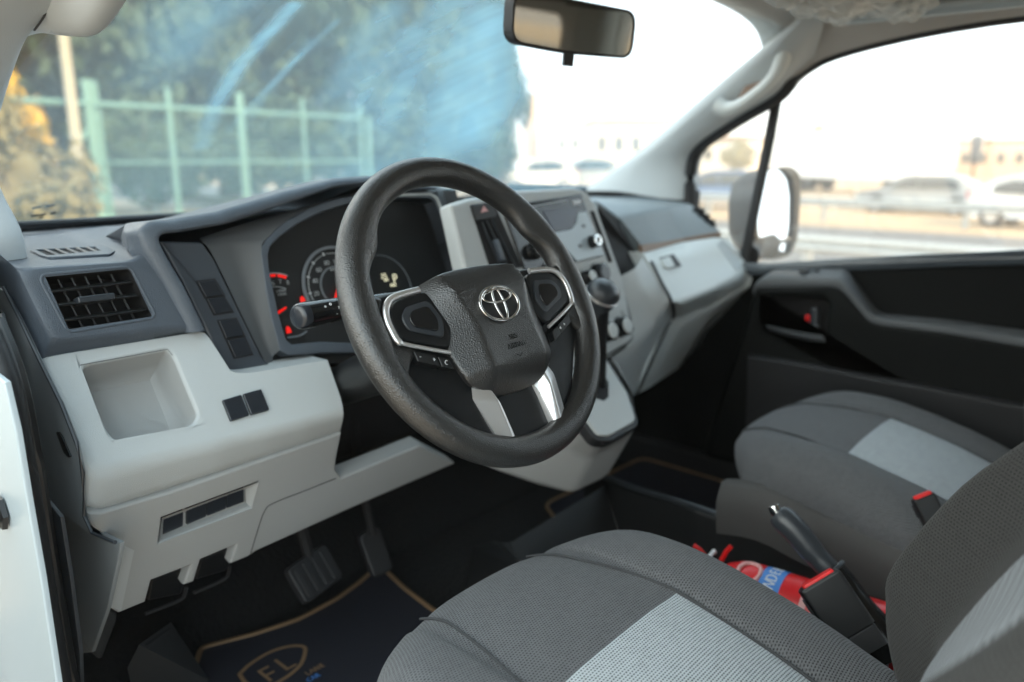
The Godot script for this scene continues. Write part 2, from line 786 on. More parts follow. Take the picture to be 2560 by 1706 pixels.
# clear glass with dried wiping smears and a dusty film with painted bluish haze
func windscreen_glass() -> void:
	var w := 512
	var h := 384
	var im := Image.create(w, h, false, Image.FORMAT_RGBA8)
	var strokes := [
		[[Vector2(0.2125, 0.275), Vector2(0.2125, 0.3417), Vector2(0.2125, 0.425), Vector2(0.225, 0.525), Vector2(0.2563, 0.6667)], 0.016, 0.34],
		[[Vector2(0.1375, 0.25), Vector2(0.1188, 0.3167), Vector2(0.125, 0.4167), Vector2(0.125, 0.475)], 0.050, 0.20],
		[[Vector2(0.0812, 0.2583), Vector2(0.0687, 0.3417), Vector2(0.0812, 0.4)], 0.030, 0.10],
		[[Vector2(0.2875, 0.3), Vector2(0.2812, 0.4167), Vector2(0.275, 0.525), Vector2(0.275, 0.6167)], 0.008, 0.14],
		[[Vector2(0.275, 0.3583), Vector2(0.2812, 0.5), Vector2(0.2938, 0.6167)], 0.010, 0.10],
		[[Vector2(0.35, 0.2583), Vector2(0.3563, 0.3417), Vector2(0.3813, 0.4667), Vector2(0.3875, 0.5583)], 0.035, 0.16],
		[[Vector2(0.4062, 0.3083), Vector2(0.4125, 0.4167), Vector2(0.4375, 0.5333), Vector2(0.45, 0.6083)], 0.030, 0.18],
		[[Vector2(0.4062, 0.2083), Vector2(0.45, 0.3583), Vector2(0.4875, 0.5167), Vector2(0.5312, 0.65)], 0.035, 0.16],
		[[Vector2(0.4625, 0.2), Vector2(0.525, 0.3417), Vector2(0.5875, 0.5), Vector2(0.6562, 0.7083)], 0.06, 0.22],
		[[Vector2(0.525, 0.225), Vector2(0.6063, 0.3833), Vector2(0.6875, 0.5917), Vector2(0.7438, 0.75)], 0.05, 0.20],
	]
	var cloud := FastNoiseLite.new()
	cloud.seed = 12
	cloud.frequency = 0.008
	var scratch := FastNoiseLite.new()
	scratch.seed = 14
	scratch.frequency = 0.05
	for j in h:
		for i in w:
			var q := Vector2((i + 0.5) / w, (j + 0.5) / h)
			var a: float = 0.12 + 0.05 * cloud.get_noise_2d(i, j)
			a += 0.22 * smoothstep(0.3563, 0.6438, q.x) * (1.0 - 0.5 * smoothstep(0.6625, 0.75, q.x)) * (0.8 + 0.5 * cloud.get_noise_2d(i * 1.7, j * 1.7 + 400))  # broad painted haze, stronger towards the right
			# fine parallel wiping marks, strongest in the middle
			var across := q.x * 0.82 + q.y * 0.42
			var along_q := q.y * 0.82 - q.x * 0.42
			var marks := scratch.get_noise_2d(across * 420.0 + 9.0, along_q * 40.0)
			a += 0.16 * maxf(0.0, marks) * smoothstep(0.25, 0.40, q.x) * (1.0 - smoothstep(0.52, 0.66, q.x)) * (1.0 - 0.7 * smoothstep(0.35, 0.8, q.y))
			for s in strokes:
				var pts: Array = s[0]
				var best := 1.0
				var along := 0.0
				for k in pts.size() - 1:
					var c := Geometry2D.get_closest_point_to_segment(q, pts[k], pts[k + 1])
					var dd := c.distance_to(q)
					if dd < best:
						best = dd
						along = (k + pts[k].distance_to(c) / maxf(0.001, pts[k].distance_to(pts[k + 1]))) / (pts.size() - 1)
				if best < s[1] * 1.2:
					var fade := 1.0 - 0.65 * smoothstep(0.55, 1.0, along)
					a += 1.25 * s[2] * fade * (1.0 - smoothstep(s[1] * 0.05, s[1] * 1.2, best)) * (0.85 + 0.3 * scratch.get_noise_2d(across * 700, along_q * 60))
			im.set_pixel(i, j, Color(0.62, 0.83, 0.92, clampf(a, 0.0, 0.7)))  # blue tint paints reflected sky into smears and haze
	var m := mat("windscreen_film", Color.WHITE, 0.6)
	m.albedo_texture = ImageTexture.create_from_image(im)
	m.transparency = BaseMaterial3D.TRANSPARENCY_ALPHA
	m.texture_repeat = false
	m.backlight_enabled = true
	m.backlight = Color.WHITE


func windscreen_rows(lift: float, n := 20, m := 14) -> Array:
	var e := [Vector3(0.8, 1.392, -0.744), Vector3(0.8, 1.442, -0.663), Vector3(0.78, 1.53, -0.514), Vector3(0.74, 1.617, -0.37), Vector3(0.7, 1.692, -0.241), Vector3(0.65, 1.756, -0.117)]
	var rows := []
	for j in m + 1:
		var k := 5.0 * (1.0 - float(j) / m)
		var i := mini(int(k), 4)
		var q: Vector3 = e[i].lerp(e[i + 1], k - i)
		var yc := 1.37 + (q.y - 1.392) * 1.26
		var zc := -1.0 + (q.y - 1.392) / 0.364 * 0.76
		var row := []
		for c in n + 1:
			var s := 2.0 * c / n - 1.0
			row.append(Vector3(s * q.x, yc + (q.y - yc) * s * s + lift * 0.75, zc + (q.z - zc) * s * s - lift * 0.6))
		rows.append(row)
	return rows


# ---------- the van's body round the cab ----------
func body() -> void:
	var van := thing("van_body", "white passenger van body around the cab with grey pillars and pale roof lining", "van")
	# windscreen: a clear pane with a film of dust and painted haze on its inner face
	var b := B.new()
	b.grid(windscreen_rows(0.012))
	b.aim(0, Vector3(0, 1, -1))
	var glass := put(van, "windscreen", b, M.pane, 180)
	b = B.new()
	b.grid(windscreen_rows(0.0))
	b.aim(0, Vector3(0, -1, 1))
	put(glass, "dust_haze_film", b, M.windscreen_film, 180)
	# black edge along the foot of the windscreen
	b = B.new()
	var foot: Array = windscreen_rows(-0.004)[-1]
	var path := []
	for q in foot:
		path.append(q)
	tube(b, path, 0.006, 8)
	put(glass, "black_edge", b, M.rubber)
	var e := [Vector3(0.8, 1.392, -0.744), Vector3(0.8, 1.442, -0.663), Vector3(0.78, 1.53, -0.514), Vector3(0.74, 1.617, -0.37), Vector3(0.7, 1.692, -0.241), Vector3(0.65, 1.756, -0.117)]
	var dr := [Vector3(0.82, 1.372, -0.43), Vector3(0.82, 1.463, -0.429), Vector3(0.81, 1.515, -0.395), Vector3(0.795, 1.578, -0.285), Vector3(0.78, 1.626, -0.186), Vector3(0.768, 1.664, -0.145)]
	var rail := [Vector3(0.768, 1.664, -0.145), Vector3(0.757, 1.70, -0.07), Vector3(0.748, 1.725, 0.05), Vector3(0.738, 1.742, 0.2), Vector3(0.732, 1.748, 0.35), Vector3(0.73, 1.745, 0.6), Vector3(0.73, 1.74, 0.95)]
	for s in [1.0, -1.0]:
		var f := Vector3(s, 1, 1)
		b = B.new()
		if s > 0:
			var rows := []
			for i in e.size():
				var g: Vector3 = e[i] + Vector3(0.012, -0.002, -0.01)
				var mid: Vector3 = (e[i] * 0.62 + dr[i] * 0.38) + Vector3(-0.035, 0.006, 0.012)
				var mid2: Vector3 = (e[i] * 0.25 + dr[i] * 0.75) + Vector3(-0.03, 0.0, 0.012)
				rows.append([g, e[i] + Vector3(-0.006, -0.004, 0.012), mid, mid2, dr[i] + Vector3(-0.002, 0.0, 0.0), dr[i] + Vector3(0.05, 0, 0.01)])
			rows.append([e[5] + Vector3(0.0, 0.03, 0.04), e[5] + Vector3(-0.01, 0.03, 0.05), e[5] + Vector3(0.0, 0.018, 0.07), e[5] + Vector3(0.03, 0.0, 0.07), dr[5] + Vector3(0.0, 0.03, 0.05), dr[5] + Vector3(0.05, 0.03, 0.06)])
			soft(b, rows, 4, Vector3(-1, -0.2, 0.3))
			put(van, "pillar_trim", b, M.trim_grey, 60)
		else:
			# the near pillar: seen past its inner edge
			var inner := [Vector3(-0.75, 1.3654, -0.511), Vector3(-0.75, 1.4015, -0.5215), Vector3(-0.75, 1.4505, -0.5744), Vector3(-0.75, 1.5016, -0.5886), Vector3(-0.75, 1.5514, -0.5266), Vector3(-0.75, 1.5916, -0.4696), Vector3(-0.75, 1.6236, -0.4126), Vector3(-0.75, 1.6445, -0.3321), Vector3(-0.75, 1.6702, -0.2673)]
			var rows := []
			for q in inner:
				rows.append([q + Vector3(-0.03, 0.03, -0.20), q + Vector3(-0.006, 0.006, -0.05), q, q + Vector3(-0.022, 0.0, 0.022), q + Vector3(-0.055, 0.0, 0.03), q + Vector3(-0.085, 0.0, 0.024), q + Vector3(-0.10, 0.0, -0.02), q + Vector3(-0.10, 0.02, -0.2)])
			soft(b, rows, 4, Vector3(0.2, -0.2, 1))
			put(van, "pillar_trim", b, M.trim_grey, 60)
			var sealpath := []
			for q in inner:
				sealpath.append(q + Vector3(-0.112, 0.0, 0.01))
			b = B.new()
			tube(b, smooth_line(sealpath, 4), 0.013, 8)
			put(van, "door_seal", b, M.rubber)
	b = B.new()
	for k in [[0.0, 0.0, 0.022], [0.004, 0.012, 0.012], [0.026, 0.014, 0.012], [0.030, 0.002, 0.008], [0.012, -0.004, 0.006]]:
		var q: Vector3 = [Vector3(-0.64, 1.3955, -0.8175)][0]
		tube(b, [q + Vector3(k[0], k[1], 0.004), q + Vector3(k[0] + k[2], k[1] + 0.002, 0.006)], 0.0016, 5)
	var mark := put(glass, "etched_mark", b, M.seam)
	mark.set_meta("kind", "stuff")
	# header lining over the near corner of the windscreen
	b = B.new()
	var low := [Vector3(-0.72, 1.6344, -0.5009), Vector3(-0.72, 1.634, -0.452), Vector3(-0.72, 1.6251, -0.3838), Vector3(-0.72, 1.6187, -0.3207), Vector3(-0.72, 1.623, -0.2811), Vector3(-0.72, 1.6329, -0.2514), Vector3(-0.72, 1.6448, -0.2245), Vector3(-0.72, 1.6673, -0.1815)]
	var rows := []
	for k in [[Vector3(0.03, 0.10, -0.10)], [Vector3(0.012, 0.03, -0.03)], [Vector3(0, 0, 0)], [Vector3(-0.03, 0.01, 0.03)], [Vector3(-0.05, 0.06, 0.04)], [Vector3(-0.06, 0.16, 0.05)]]:
		var row := []
		for q in low:
			row.append(q + k[0])
		rows.append(row)
	soft(b, rows, 4, Vector3(-0.3, -0.3, 1))
	var header := put(van, "header_lining", b, M.trim_grey, 60)
	b = B.new()
	var split := [Vector3(-0.755, 1.6549, -0.3252), Vector3(-0.755, 1.6459, -0.331), Vector3(-0.755, 1.6362, -0.3471), Vector3(-0.755, 1.6265, -0.3759)]
	tube(b, smooth_line(split, 4), 0.0012, 6)
	put(header, "seam_line", b, M.seam)
	# roof lining and rails
	b = B.new()
	var cols := []
	for q in rail:
		var back := clampf((q.z + 0.145) / 0.5, 0.0, 1.0)
		var zf: float = q.z
		cols.append([Vector3(q.x + 0.03, q.y - 0.004, zf), q, Vector3(q.x - 0.03, q.y + 0.035, zf + 0.0), Vector3(lerpf(0.665, 0.66, back), lerpf(1.765, 1.84, back), zf), Vector3(0.45, lerpf(1.805, 1.90, back), zf - 0.02 * (1 - back)), Vector3(0.0, lerpf(1.835, 1.93, back), zf - 0.06 * (1 - back)), Vector3(-0.45, lerpf(1.805, 1.90, back), zf), Vector3(-0.66, lerpf(1.765, 1.84, back), zf), Vector3(-q.x + 0.03, q.y + 0.035, zf), Vector3(-q.x, q.y, zf), Vector3(-q.x - 0.03, q.y, zf)])
	var first := []
	for q in cols[0]:
		first.append(q + Vector3(0, 0.012, -0.05 - 0.06 * (1.0 - absf(q.x) / 0.8)))
	cols.push_front(first)
	for zz in [1.8, 3.2]:
		var row := []
		for q in cols[-1]:
			row.append(Vector3(q.x, q.y, zz))
		cols.append(row)
	soft(b, cols, 4, Vector3(0, -1, 0))
	put(van, "roof_lining", b, M.headliner, 60)
	b = B.new()
	box(b, at(Vector3(0, 2.02, 1.5)), Vector3(1.7, 0.05, 3.5), 0.02)
	for s in [-1.0, 1.0]:
		box(b, at(Vector3(s * 0.80, 1.86, 1.62), Vector3(-s, 1.2, 0)), Vector3(3.3, 0.30, 0.03), 0.01)
	put(van, "roof_panel", b, M.white_paint)
	# black weather strip round the passenger door opening
	b = B.new()
	var strip := []
	for q in dr + rail.slice(1):
		strip.append(q + Vector3(0.012, 0.0, 0.004))
	var thick := []
	for i in 4 * (strip.size() - 1) + 1:
		thick.append(0.018 if i < 20 else 0.011)
	tube(b, smooth_line(strip, 4), thick, 8)
	put(van, "door_seal", b, M.rubber)
	# grab handle on the far pillar
	b = B.new()
	var grip := smooth_line([Vector3(0.69, 1.6042, -0.2866), Vector3(0.69, 1.5948, -0.2594), Vector3(0.69, 1.6048, -0.2259), Vector3(0.69, 1.6331, -0.1828), Vector3(0.69, 1.661, -0.1528), Vector3(0.69, 1.6917, -0.1381), Vector3(0.69, 1.7251, -0.1312)], 5)
	var rr := []
	for i in grip.size():
		var k := float(i) / (grip.size() - 1)
		rr.append(lerpf(0.021, 0.0135, sin(k * PI)))
	tube(b, grip, rr, 12)
	var handle := put(van, "grab_handle", b, M.light_smooth)
	b = B.new()
	var pocket := [Vector3(0.712, 1.6222, -0.2468), Vector3(0.712, 1.6502, -0.2272), Vector3(0.712, 1.6845, -0.1799), Vector3(0.712, 1.663, -0.1817), Vector3(0.712, 1.6182, -0.231)]
	var from := b.t.size()
	b.loop_cap(pocket)
	b.aim(from, Vector3(-1, 0, 0))
	put(handle, "grip_hollow", b, M.wood_brown)
	# floor, front bulkhead, cargo walls
	b = B.new()
	box(b, at(Vector3(0, FLOOR - 0.035, 1.15)), Vector3(1.72, 0.05, 4.2), 0.01)
	put(van, "cab_floor", b, M.carpet)
	b = B.new()
	cage(b, [[Vector3(-0.82, 1.38, -0.80), Vector3(0, 1.36, -1.06), Vector3(0.82, 1.38, -0.80)], [Vector3(-0.82, 1.0, -0.85), Vector3(0, 1.0, -1.0), Vector3(0.82, 1.0, -0.85)], [Vector3(-0.82, 0.75, -0.80), Vector3(0, 0.75, -0.85), Vector3(0.82, 0.75, -0.80)], [Vector3(-0.82, 0.615, -0.60), Vector3(0, 0.615, -0.64), Vector3(0.82, 0.615, -0.60)]], 0.02, Vector3(0, 0, 1), [], Vector3(0, 0, -0.04))
	put(van, "bulkhead", b, M.carpet)
	for s in [-1.0, 1.0]:
		b = B.new()
		box(b, at(Vector3(0.845 * s, 0.97, -0.74)), Vector3(0.05, 0.86, 0.66), 0.01)
		put(van, "wheel_housing_wall", b, M.rubber)
	b = B.new()
	box(b, at(Vector3(0.86, 0.60, 0.1)), Vector3(0.16, 0.18, 2.0), 0.015)
	put(van, "door_sill", b, M.rubber)
	# nose of the van below the windscreen
	b = B.new()
	cage(b, [[Vector3(-0.9, 1.36, -0.72), Vector3(-0.45, 1.345, -0.98), Vector3(0, 1.345, -1.06), Vector3(0.45, 1.345, -0.98), Vector3(0.9, 1.36, -0.72)], [Vector3(-0.93, 1.22, -1.15), Vector3(-0.5, 1.2, -1.45), Vector3(0, 1.2, -1.52), Vector3(0.5, 1.2, -1.45), Vector3(0.93, 1.22, -1.15)], [Vector3(-0.93, 0.3, -1.2), Vector3(-0.5, 0.25, -1.6), Vector3(0, 0.25, -1.66), Vector3(0.5, 0.25, -1.6), Vector3(0.93, 0.3, -1.2)]], 0.08, Vector3(0, 0.5, -1))
	put(van, "front_panel", b, M.white_paint)
	for s in [-1.0, 1.0]:
		b = B.new()
		var o := [Vector2(0.82, 0.5), Vector2(3.25, 0.5), Vector2(3.25, 1.86), Vector2(0.9, 1.86), Vector2(0.82, 1.72)]
		var T := Transform3D(Basis(Vector3(0, 0, 1), Vector3(0, 1, 0), Vector3(-1, 0, 0)), Vector3(s * 0.86, 0, 0))
		plate(b, T, o, 0.05, 0.01, [corners([Vector2(1.15, 1.22), Vector2(2.0, 1.22), Vector2(2.0, 1.68), Vector2(1.15, 1.68)], 0.06), corners([Vector2(2.15, 1.22), Vector2(3.0, 1.22), Vector2(3.0, 1.68), Vector2(2.15, 1.68)], 0.06)])
		var wall := put(van, "side_wall", b, M.body_inner)
		for c in [1.575, 2.575]:
			b = B.new()
			box(b, at(Vector3(s * 0.875, 1.45, c)), Vector3(0.005, 0.5, 0.9), 0.002)
			put(wall, "side_window", b, M.pane)
		b = B.new()
		box(b, at(Vector3(s * 0.83, 1.3, 0.9)), Vector3(0.08, 1.1, 0.16), 0.03)
		put(van, "door_pillar", b, M.trim_grey)
	b = B.new()
	plate(b, at(Vector3(0, 0, 3.2)), [Vector2(-0.86, 0.5), Vector2(0.86, 0.5), Vector2(0.86, 1.86), Vector2(-0.86, 1.86)], 0.05, 0.01, [rect(1.3, 0.46, 0.08, Vector2(0, 1.46))])
	var tail := put(van, "tail_door", b, M.body_inner)
	b = B.new()
	box(b, at(Vector3(0, 1.46, 3.19)), Vector3(1.34, 0.5, 0.005), 0.002)
	put(tail, "tail_window", b, M.pane)
	# white hinge pillar outside the driver's door seal, with its bolt
	b = B.new()
	var hp := [Vector2(-0.4012, 1.2953), Vector2(-0.2334, 1.2775), Vector2(-0.2214, 1.2311), Vector2(-0.2186, 1.1538), Vector2(-0.213, 1.0742), Vector2(-0.2131, 0.9537), Vector2(-0.2103, 0.8848), Vector2(-0.9324, 0.4893)]
	plate(b, Transform3D(Basis(Vector3(0, 0, 1), Vector3(0, 1, 0), Vector3(-1, 0, 0)), Vector3(-0.875, 0, 0)), hp, 0.006, 0.002)
	var hinge := put(van, "hinge_pillar", b, M.white_paint)
	b = B.new()
	lathe(b, at(Vector3(-0.877, 1.1224, -0.2976), Vector3(-1, 0, 0)), [Vector2(0, 0.016), Vector2(0.009, 0.016), Vector2(0.011, 0.012), Vector2(0.011, 0.006), Vector2(0.019, 0.005), Vector2(0.020, 0.0), Vector2(0, 0)], 6)
	put(hinge, "bolt", b, M.black)
	b = B.new()
	var door_line := [Vector3(-0.862, 1.3166, -0.3074), Vector3(-0.862, 1.2802, -0.2765), Vector3(-0.862, 1.2439, -0.2615), Vector3(-0.862, 1.1866, -0.2546), Vector3(-0.862, 1.1141, -0.2527), Vector3(-0.862, 1.0339, -0.2501), Vector3(-0.862, 0.9313, -0.2441), Vector3(-0.862, 0.8597, -0.2409)]
	tube(b, smooth_line(door_line, 4), 0.0115, 10)
	var seal := put(van, "door_seal", b, M.rubber)
	b = B.new()
	var lip := []
	for q in door_line:
		lip.append(q + Vector3(0.014, 0.006, -0.012))
	tube(b, smooth_line(lip, 4), 0.008, 8)
	put(seal, "seal_lip", b, M.black)
	# dark inner sill and foot pillar trim behind the seal
	b = B.new()
	var trim := [Vector2(-0.3526, 1.3249), Vector2(-0.339, 1.2928), Vector2(-0.3182, 1.2126), Vector2(-0.3099, 1.138), Vector2(-0.2942, 1.1219), Vector2(-0.2571, 1.1127), Vector2(-0.2543, 1.0412), Vector2(-0.2573, 0.9479), Vector2(-0.2982, 0.7806), Vector2(-0.3798, 0.7339), Vector2(-0.3664, 0.8569), Vector2(-0.3628, 1.0958), Vector2(-0.4072, 1.2975)]
	plate(b, Transform3D(Basis(Vector3(0, 0, 1), Vector3(0, 1, 0), Vector3(-1, 0, 0)), Vector3(-0.835, 0, 0)), trim, 0.004, 0.001)
	put(van, "foot_pillar_trim", b, M.dark_smooth)
	b = B.new()
	box(b, at(Vector3(-0.80, 0.625, 0.2)), Vector3(0.14, 0.05, 1.3), 0.015)
	put(van, "door_sill", b, M.rubber)


# ---------- the closed passenger door ----------
func passenger_door() -> void:
	var door := thing("passenger_door", "closed black passenger door with raised armrest, window and outside mirror", "van door", Vector3.ZERO)
	var side := Transform3D(Basis(Vector3(0, 0, 1), Vector3(0, 1, 0), Vector3(-1, 0, 0)), Vector3(0.81, 0, 0))
	# upper panel up to the rising window line
	var b := B.new()
	plate(b, side, [Vector2(-0.60, 0.66), Vector2(0.82, 0.66), Vector2(0.82, 1.325), Vector2(0.36, 1.272), Vector2(-0.20, 1.205), Vector2(-0.44, 1.19), Vector2(-0.60, 1.22)], 0.04, 0.008)
	put(door, "upper_panel", b, M.door_black)
	# window ledge
	b = B.new()
	var a := [Vector3(0.8, 1.2222, -0.267), Vector3(0.8, 1.225, -0.1857), Vector3(0.8, 1.2487, -0.0367), Vector3(0.8, 1.2707, 0.1164), Vector3(0.8, 1.2863, 0.2376), Vector3(0.8, 1.3022, 0.3581), Vector3(0.8, 1.3318, 0.5936)]
	var f := [Vector3(0.795, 1.2007, -0.2631), Vector3(0.795, 1.2084, -0.1823), Vector3(0.795, 1.2319, -0.0334), Vector3(0.795, 1.2528, 0.1197), Vector3(0.795, 1.2693, 0.2407), Vector3(0.795, 1.2851, 0.361), Vector3(0.795, 1.3148, 0.5963)]
	var rows := []
	var back := []
	var low := []
	for i in a.size():
		back.append(a[i] + Vector3(0.04, -0.004, 0))
		low.append(f[i] + Vector3(0.004, -0.012, 0))
	rows = [back, a, f, low]
	cage(b, rows, 0.004, Vector3(-1, 1, 0))
	put(door, "window_ledge", b, M.ledge)
	# raised lower panel whose top edge is the armrest
	b = B.new()
	var edge := [Vector2(-0.1813, 1.1748), Vector2(-0.1638, 1.1802), Vector2(0.0189, 1.2014), Vector2(0.0938, 1.1282), Vector2(0.1211, 1.1246), Vector2(0.2455, 1.1262), Vector2(0.3912, 1.1209), Vector2(0.5143, 1.1174)]
	var inner := edge.duplicate()
	inner.append_array([Vector2(0.84, 0.70), Vector2(-0.30, 0.70)])
	var hole := [Vector2(-0.1501, 1.1419), Vector2(-0.1333, 1.1525), Vector2(-0.0159, 1.1631), Vector2(-0.0034, 1.1497), Vector2(-0.0064, 1.0927), Vector2(0.0023, 1.0688), Vector2(-0.1417, 1.0783), Vector2(-0.1523, 1.0997)]
	var ledge_t := side
	ledge_t.origin.x = 0.735
	plate(b, ledge_t, corners(inner, 0.03), 0.075, 0.014, [corners(hole, 0.015)])
	var panel := put(door, "lower_panel", b, M.door_black)
	# the padded top of the armrest
	b = B.new()
	var t0 := [Vector3(0.735, 1.1707, -0.1865), Vector3(0.735, 1.1839, -0.1777), Vector3(0.735, 1.2079, 0.0183), Vector3(0.735, 1.1328, 0.0918), Vector3(0.735, 1.1283, 0.1178), Vector3(0.735, 1.1292, 0.2452), Vector3(0.735, 1.1229, 0.3909), Vector3(0.735, 1.1201, 0.514)]
	var t1 := [Vector3(0.742, 1.1899, -0.1784), Vector3(0.742, 1.2075, -0.1582), Vector3(0.742, 1.217, 0.0213), Vector3(0.742, 1.1418, 0.0948), Vector3(0.742, 1.1352, 0.118), Vector3(0.742, 1.1363, 0.2428), Vector3(0.742, 1.1344, 0.3884), Vector3(0.742, 1.1309, 0.5118)]
	var t2 := [Vector3(0.8, 1.1932, -0.1824), Vector3(0.8, 1.2145, -0.1622), Vector3(0.8, 1.2341, 0.0112), Vector3(0.8, 1.1478, 0.0827), Vector3(0.8, 1.1369, 0.1007), Vector3(0.8, 1.1412, 0.2289), Vector3(0.8, 1.1392, 0.3789), Vector3(0.8, 1.1349, 0.5061)]
	var t3 := []
	for q in t2:
		t3.append(q + Vector3(0.02, -0.01, 0))
	var under := []
	for q in t0:
		under.append(q + Vector3(0.008, -0.018, 0))
	cage(b, [t3, t2, t1, t0, under], 0.012, Vector3(-1, 1, 0), [], Vector3(0.02, -0.02, 0))
	var arm := put(door, "armrest", b, M.side_plastic)
	b = B.new()
	box(b, at(Vector3(0.765, 1.2209, -0.0736)), Vector3(0.02, 0.006, 0.022), 0.002)
	put(arm, "lock_switch", b, M.black)
	b = B.new()
	box(b, at(Vector3(0.77, 1.2252, -0.0474)), Vector3(0.012, 0.005, 0.010), 0.002)
	put(arm, "lock_switch", b, M.black)
	# recess with the opening handle and its red lock tab
	b = B.new()
	plate(b, Transform3D(side.basis, Vector3(0.79, 0, 0)), hole, 0.004, 0.0005)
	put(panel, "handle_recess", b, M.deep_black)
	b = B.new()
	tube(b, [Vector3(0.75, 1.1012, -0.1446), Vector3(0.75, 1.0975, -0.1001), Vector3(0.75, 1.0946, -0.0587), Vector3(0.75, 1.0911, -0.0232)], 0.0055, 8, false, 1.6)
	var pull := put(door, "door_handle", b, M.dark_smooth)
	b = B.new()
	cage(b, [[Vector3(0.738, 1.0859, -0.1471), Vector3(0.738, 1.0822, -0.094), Vector3(0.738, 1.0813, -0.0462), Vector3(0.738, 1.0818, -0.013)], [Vector3(0.725, 1.0806, -0.1375), Vector3(0.725, 1.0739, -0.088), Vector3(0.725, 1.0696, -0.0368), Vector3(0.725, 1.0708, 0.0041)], [Vector3(0.735, 1.0716, -0.1394), Vector3(0.735, 1.063, -0.0912), Vector3(0.735, 1.0599, -0.0398), Vector3(0.735, 1.0616, -0.0003)]], 0.005, Vector3(-1, 0.4, 0))
	put(pull, "handle_lip", b, M.seat_shell)
	b = B.new()
	box(b, at(Vector3(0.76, 1.1164, -0.0375), Vector3(-1, 0, 0)), Vector3(0.020, 0.045, 0.02), 0.006)
	var latch := put(door, "lock_lever", b, M.dark_smooth)
	b = B.new()
	box(b, at(Vector3(0.752, 1.1089, -0.0519), Vector3(-1, 0, 0)), Vector3(0.011, 0.022, 0.008), 0.003)
	put(latch, "red_tab", b, M.red_plastic)
	# lower ridge of the door pocket
	b = B.new()
	var r0 := [Vector3(0.72, 1.0021, -0.1801), Vector3(0.72, 1.0049, -0.0803), Vector3(0.72, 1.0023, 0.0585), Vector3(0.72, 1.0011, 0.2078), Vector3(0.72, 0.9969, 0.3781), Vector3(0.72, 0.9955, 0.4879)]
	var r1 := [Vector3(0.72, 0.9949, -0.1796), Vector3(0.72, 0.9963, -0.0796), Vector3(0.72, 0.9931, 0.0593), Vector3(0.72, 0.9911, 0.2089), Vector3(0.72, 0.9866, 0.3794), Vector3(0.72, 0.9857, 0.4892)]
	var r2 := []
	var r3 := []
	for q in r0:
		r2.append(q + Vector3(0.03, 0.006, 0))
	for q in r1:
		r3.append(q + Vector3(0.02, -0.25, 0))
	cage(b, [r2, r0, r1, r3], 0.008, Vector3(-1, 0.3, 0))
	put(door, "door_pocket", b, M.rubber)
	# panes and the bar between them
	b = B.new()
	var bar := [Vector3(0.825, 1.6443, -0.1971), Vector3(0.825, 1.5377, -0.2095), Vector3(0.825, 1.4114, -0.228), Vector3(0.825, 1.2683, -0.2487), Vector3(0.825, 1.1768, -0.2637)]
	tube(b, smooth_line(bar, 3), 0.0105, 8, false, 1.3, Vector3(0, 0, 1))
	put(door, "window_bar", b, M.rubber)
	b = B.new()
	plate(b, Transform3D(side.basis, Vector3(0.842, 0, 0)), [Vector2(-0.23, 1.18), Vector2(0.80, 1.28), Vector2(0.80, 1.72), Vector2(0.2, 1.745), Vector2(-0.06, 1.70), Vector2(-0.15, 1.66)], 0.004, 0.0005)
	put(door, "door_window", b, M.pane)
	b = B.new()
	plate(b, Transform3D(side.basis, Vector3(0.845, 0, 0)), [Vector2(-0.47, 1.36), Vector2(-0.25, 1.19), Vector2(-0.17, 1.645), Vector2(-0.42, 1.52)], 0.004, 0.0005)
	put(door, "quarter_window", b, M.pane)
	b = B.new()
	box(b, at(Vector3(0.90, 0.84, 0.2)), Vector3(0.03, 0.65, 1.7), 0.01)
	put(door, "outer_panel", b, M.white_paint)
	# outside mirror on the door
	b = B.new()
	var face := [Vector2(-0.2941, 1.4534), Vector2(-0.2137, 1.4601), Vector2(-0.1873, 1.4359), Vector2(-0.1874, 1.3729), Vector2(-0.1966, 1.2556), Vector2(-0.2168, 1.2162), Vector2(-0.2666, 1.2067), Vector2(-0.2931, 1.22), Vector2(-0.3226, 1.2709), Vector2(-0.324, 1.3758), Vector2(-0.3097, 1.4395)]
	var mt := Transform3D(Basis(Vector3(0, 1, 0.0).cross(Vector3(-0.35, 0.10, 0.93)).normalized(), Vector3(-0.35, 0.10, 0.93).cross(Vector3(0, 1, 0).cross(Vector3(-0.35, 0.10, 0.93))).normalized(), Vector3(-0.35, 0.10, 0.93).normalized()), Vector3(1.02, 0, 0))
	var c := Vector2.ZERO
	for q in face:
		c += q / face.size()
	var local := []
	for q in face:
		local.append((q - c) * Vector2(1.31, 1.0))
	mt.origin = Vector3(1.02, c.y, c.x)
	var glass := [Vector2(-0.2775, 1.4517), Vector2(-0.237, 1.453), Vector2(-0.2128, 1.4259), Vector2(-0.205, 1.38), Vector2(-0.2065, 1.3022), Vector2(-0.2114, 1.2644), Vector2(-0.3019, 1.252), Vector2(-0.3116, 1.296), Vector2(-0.3113, 1.3763), Vector2(-0.3006, 1.4299)]
	var lg := []
	for q in glass:
		lg.append((q - c) * Vector2(1.31, 1.0))
	var spot := [Vector2(-0.2905, 1.2426), Vector2(-0.2087, 1.2567), Vector2(-0.222, 1.2198), Vector2(-0.2628, 1.2111), Vector2(-0.2824, 1.2188)]
	var ls := []
	for q in spot:
		ls.append((q - c) * Vector2(1.31, 1.0))
	plate(b, mt, corners(local, 0.02), 0.05, 0.003, [corners(lg, 0.012), corners(ls, 0.008)])
	var housing := put(door, "mirror_housing", b, M.seat_shell)
	b = B.new()
	plate(b, mt.translated_local(Vector3(0, 0, -0.012)), lg, 0.004, 0.0005)
	put(housing, "mirror_glass", b, M.mirror_silver)
	b = B.new()
	plate(b, mt.translated_local(Vector3(0, 0, -0.012)), ls, 0.004, 0.0005)
	put(housing, "lower_mirror_glass", b, M.mirror_silver)
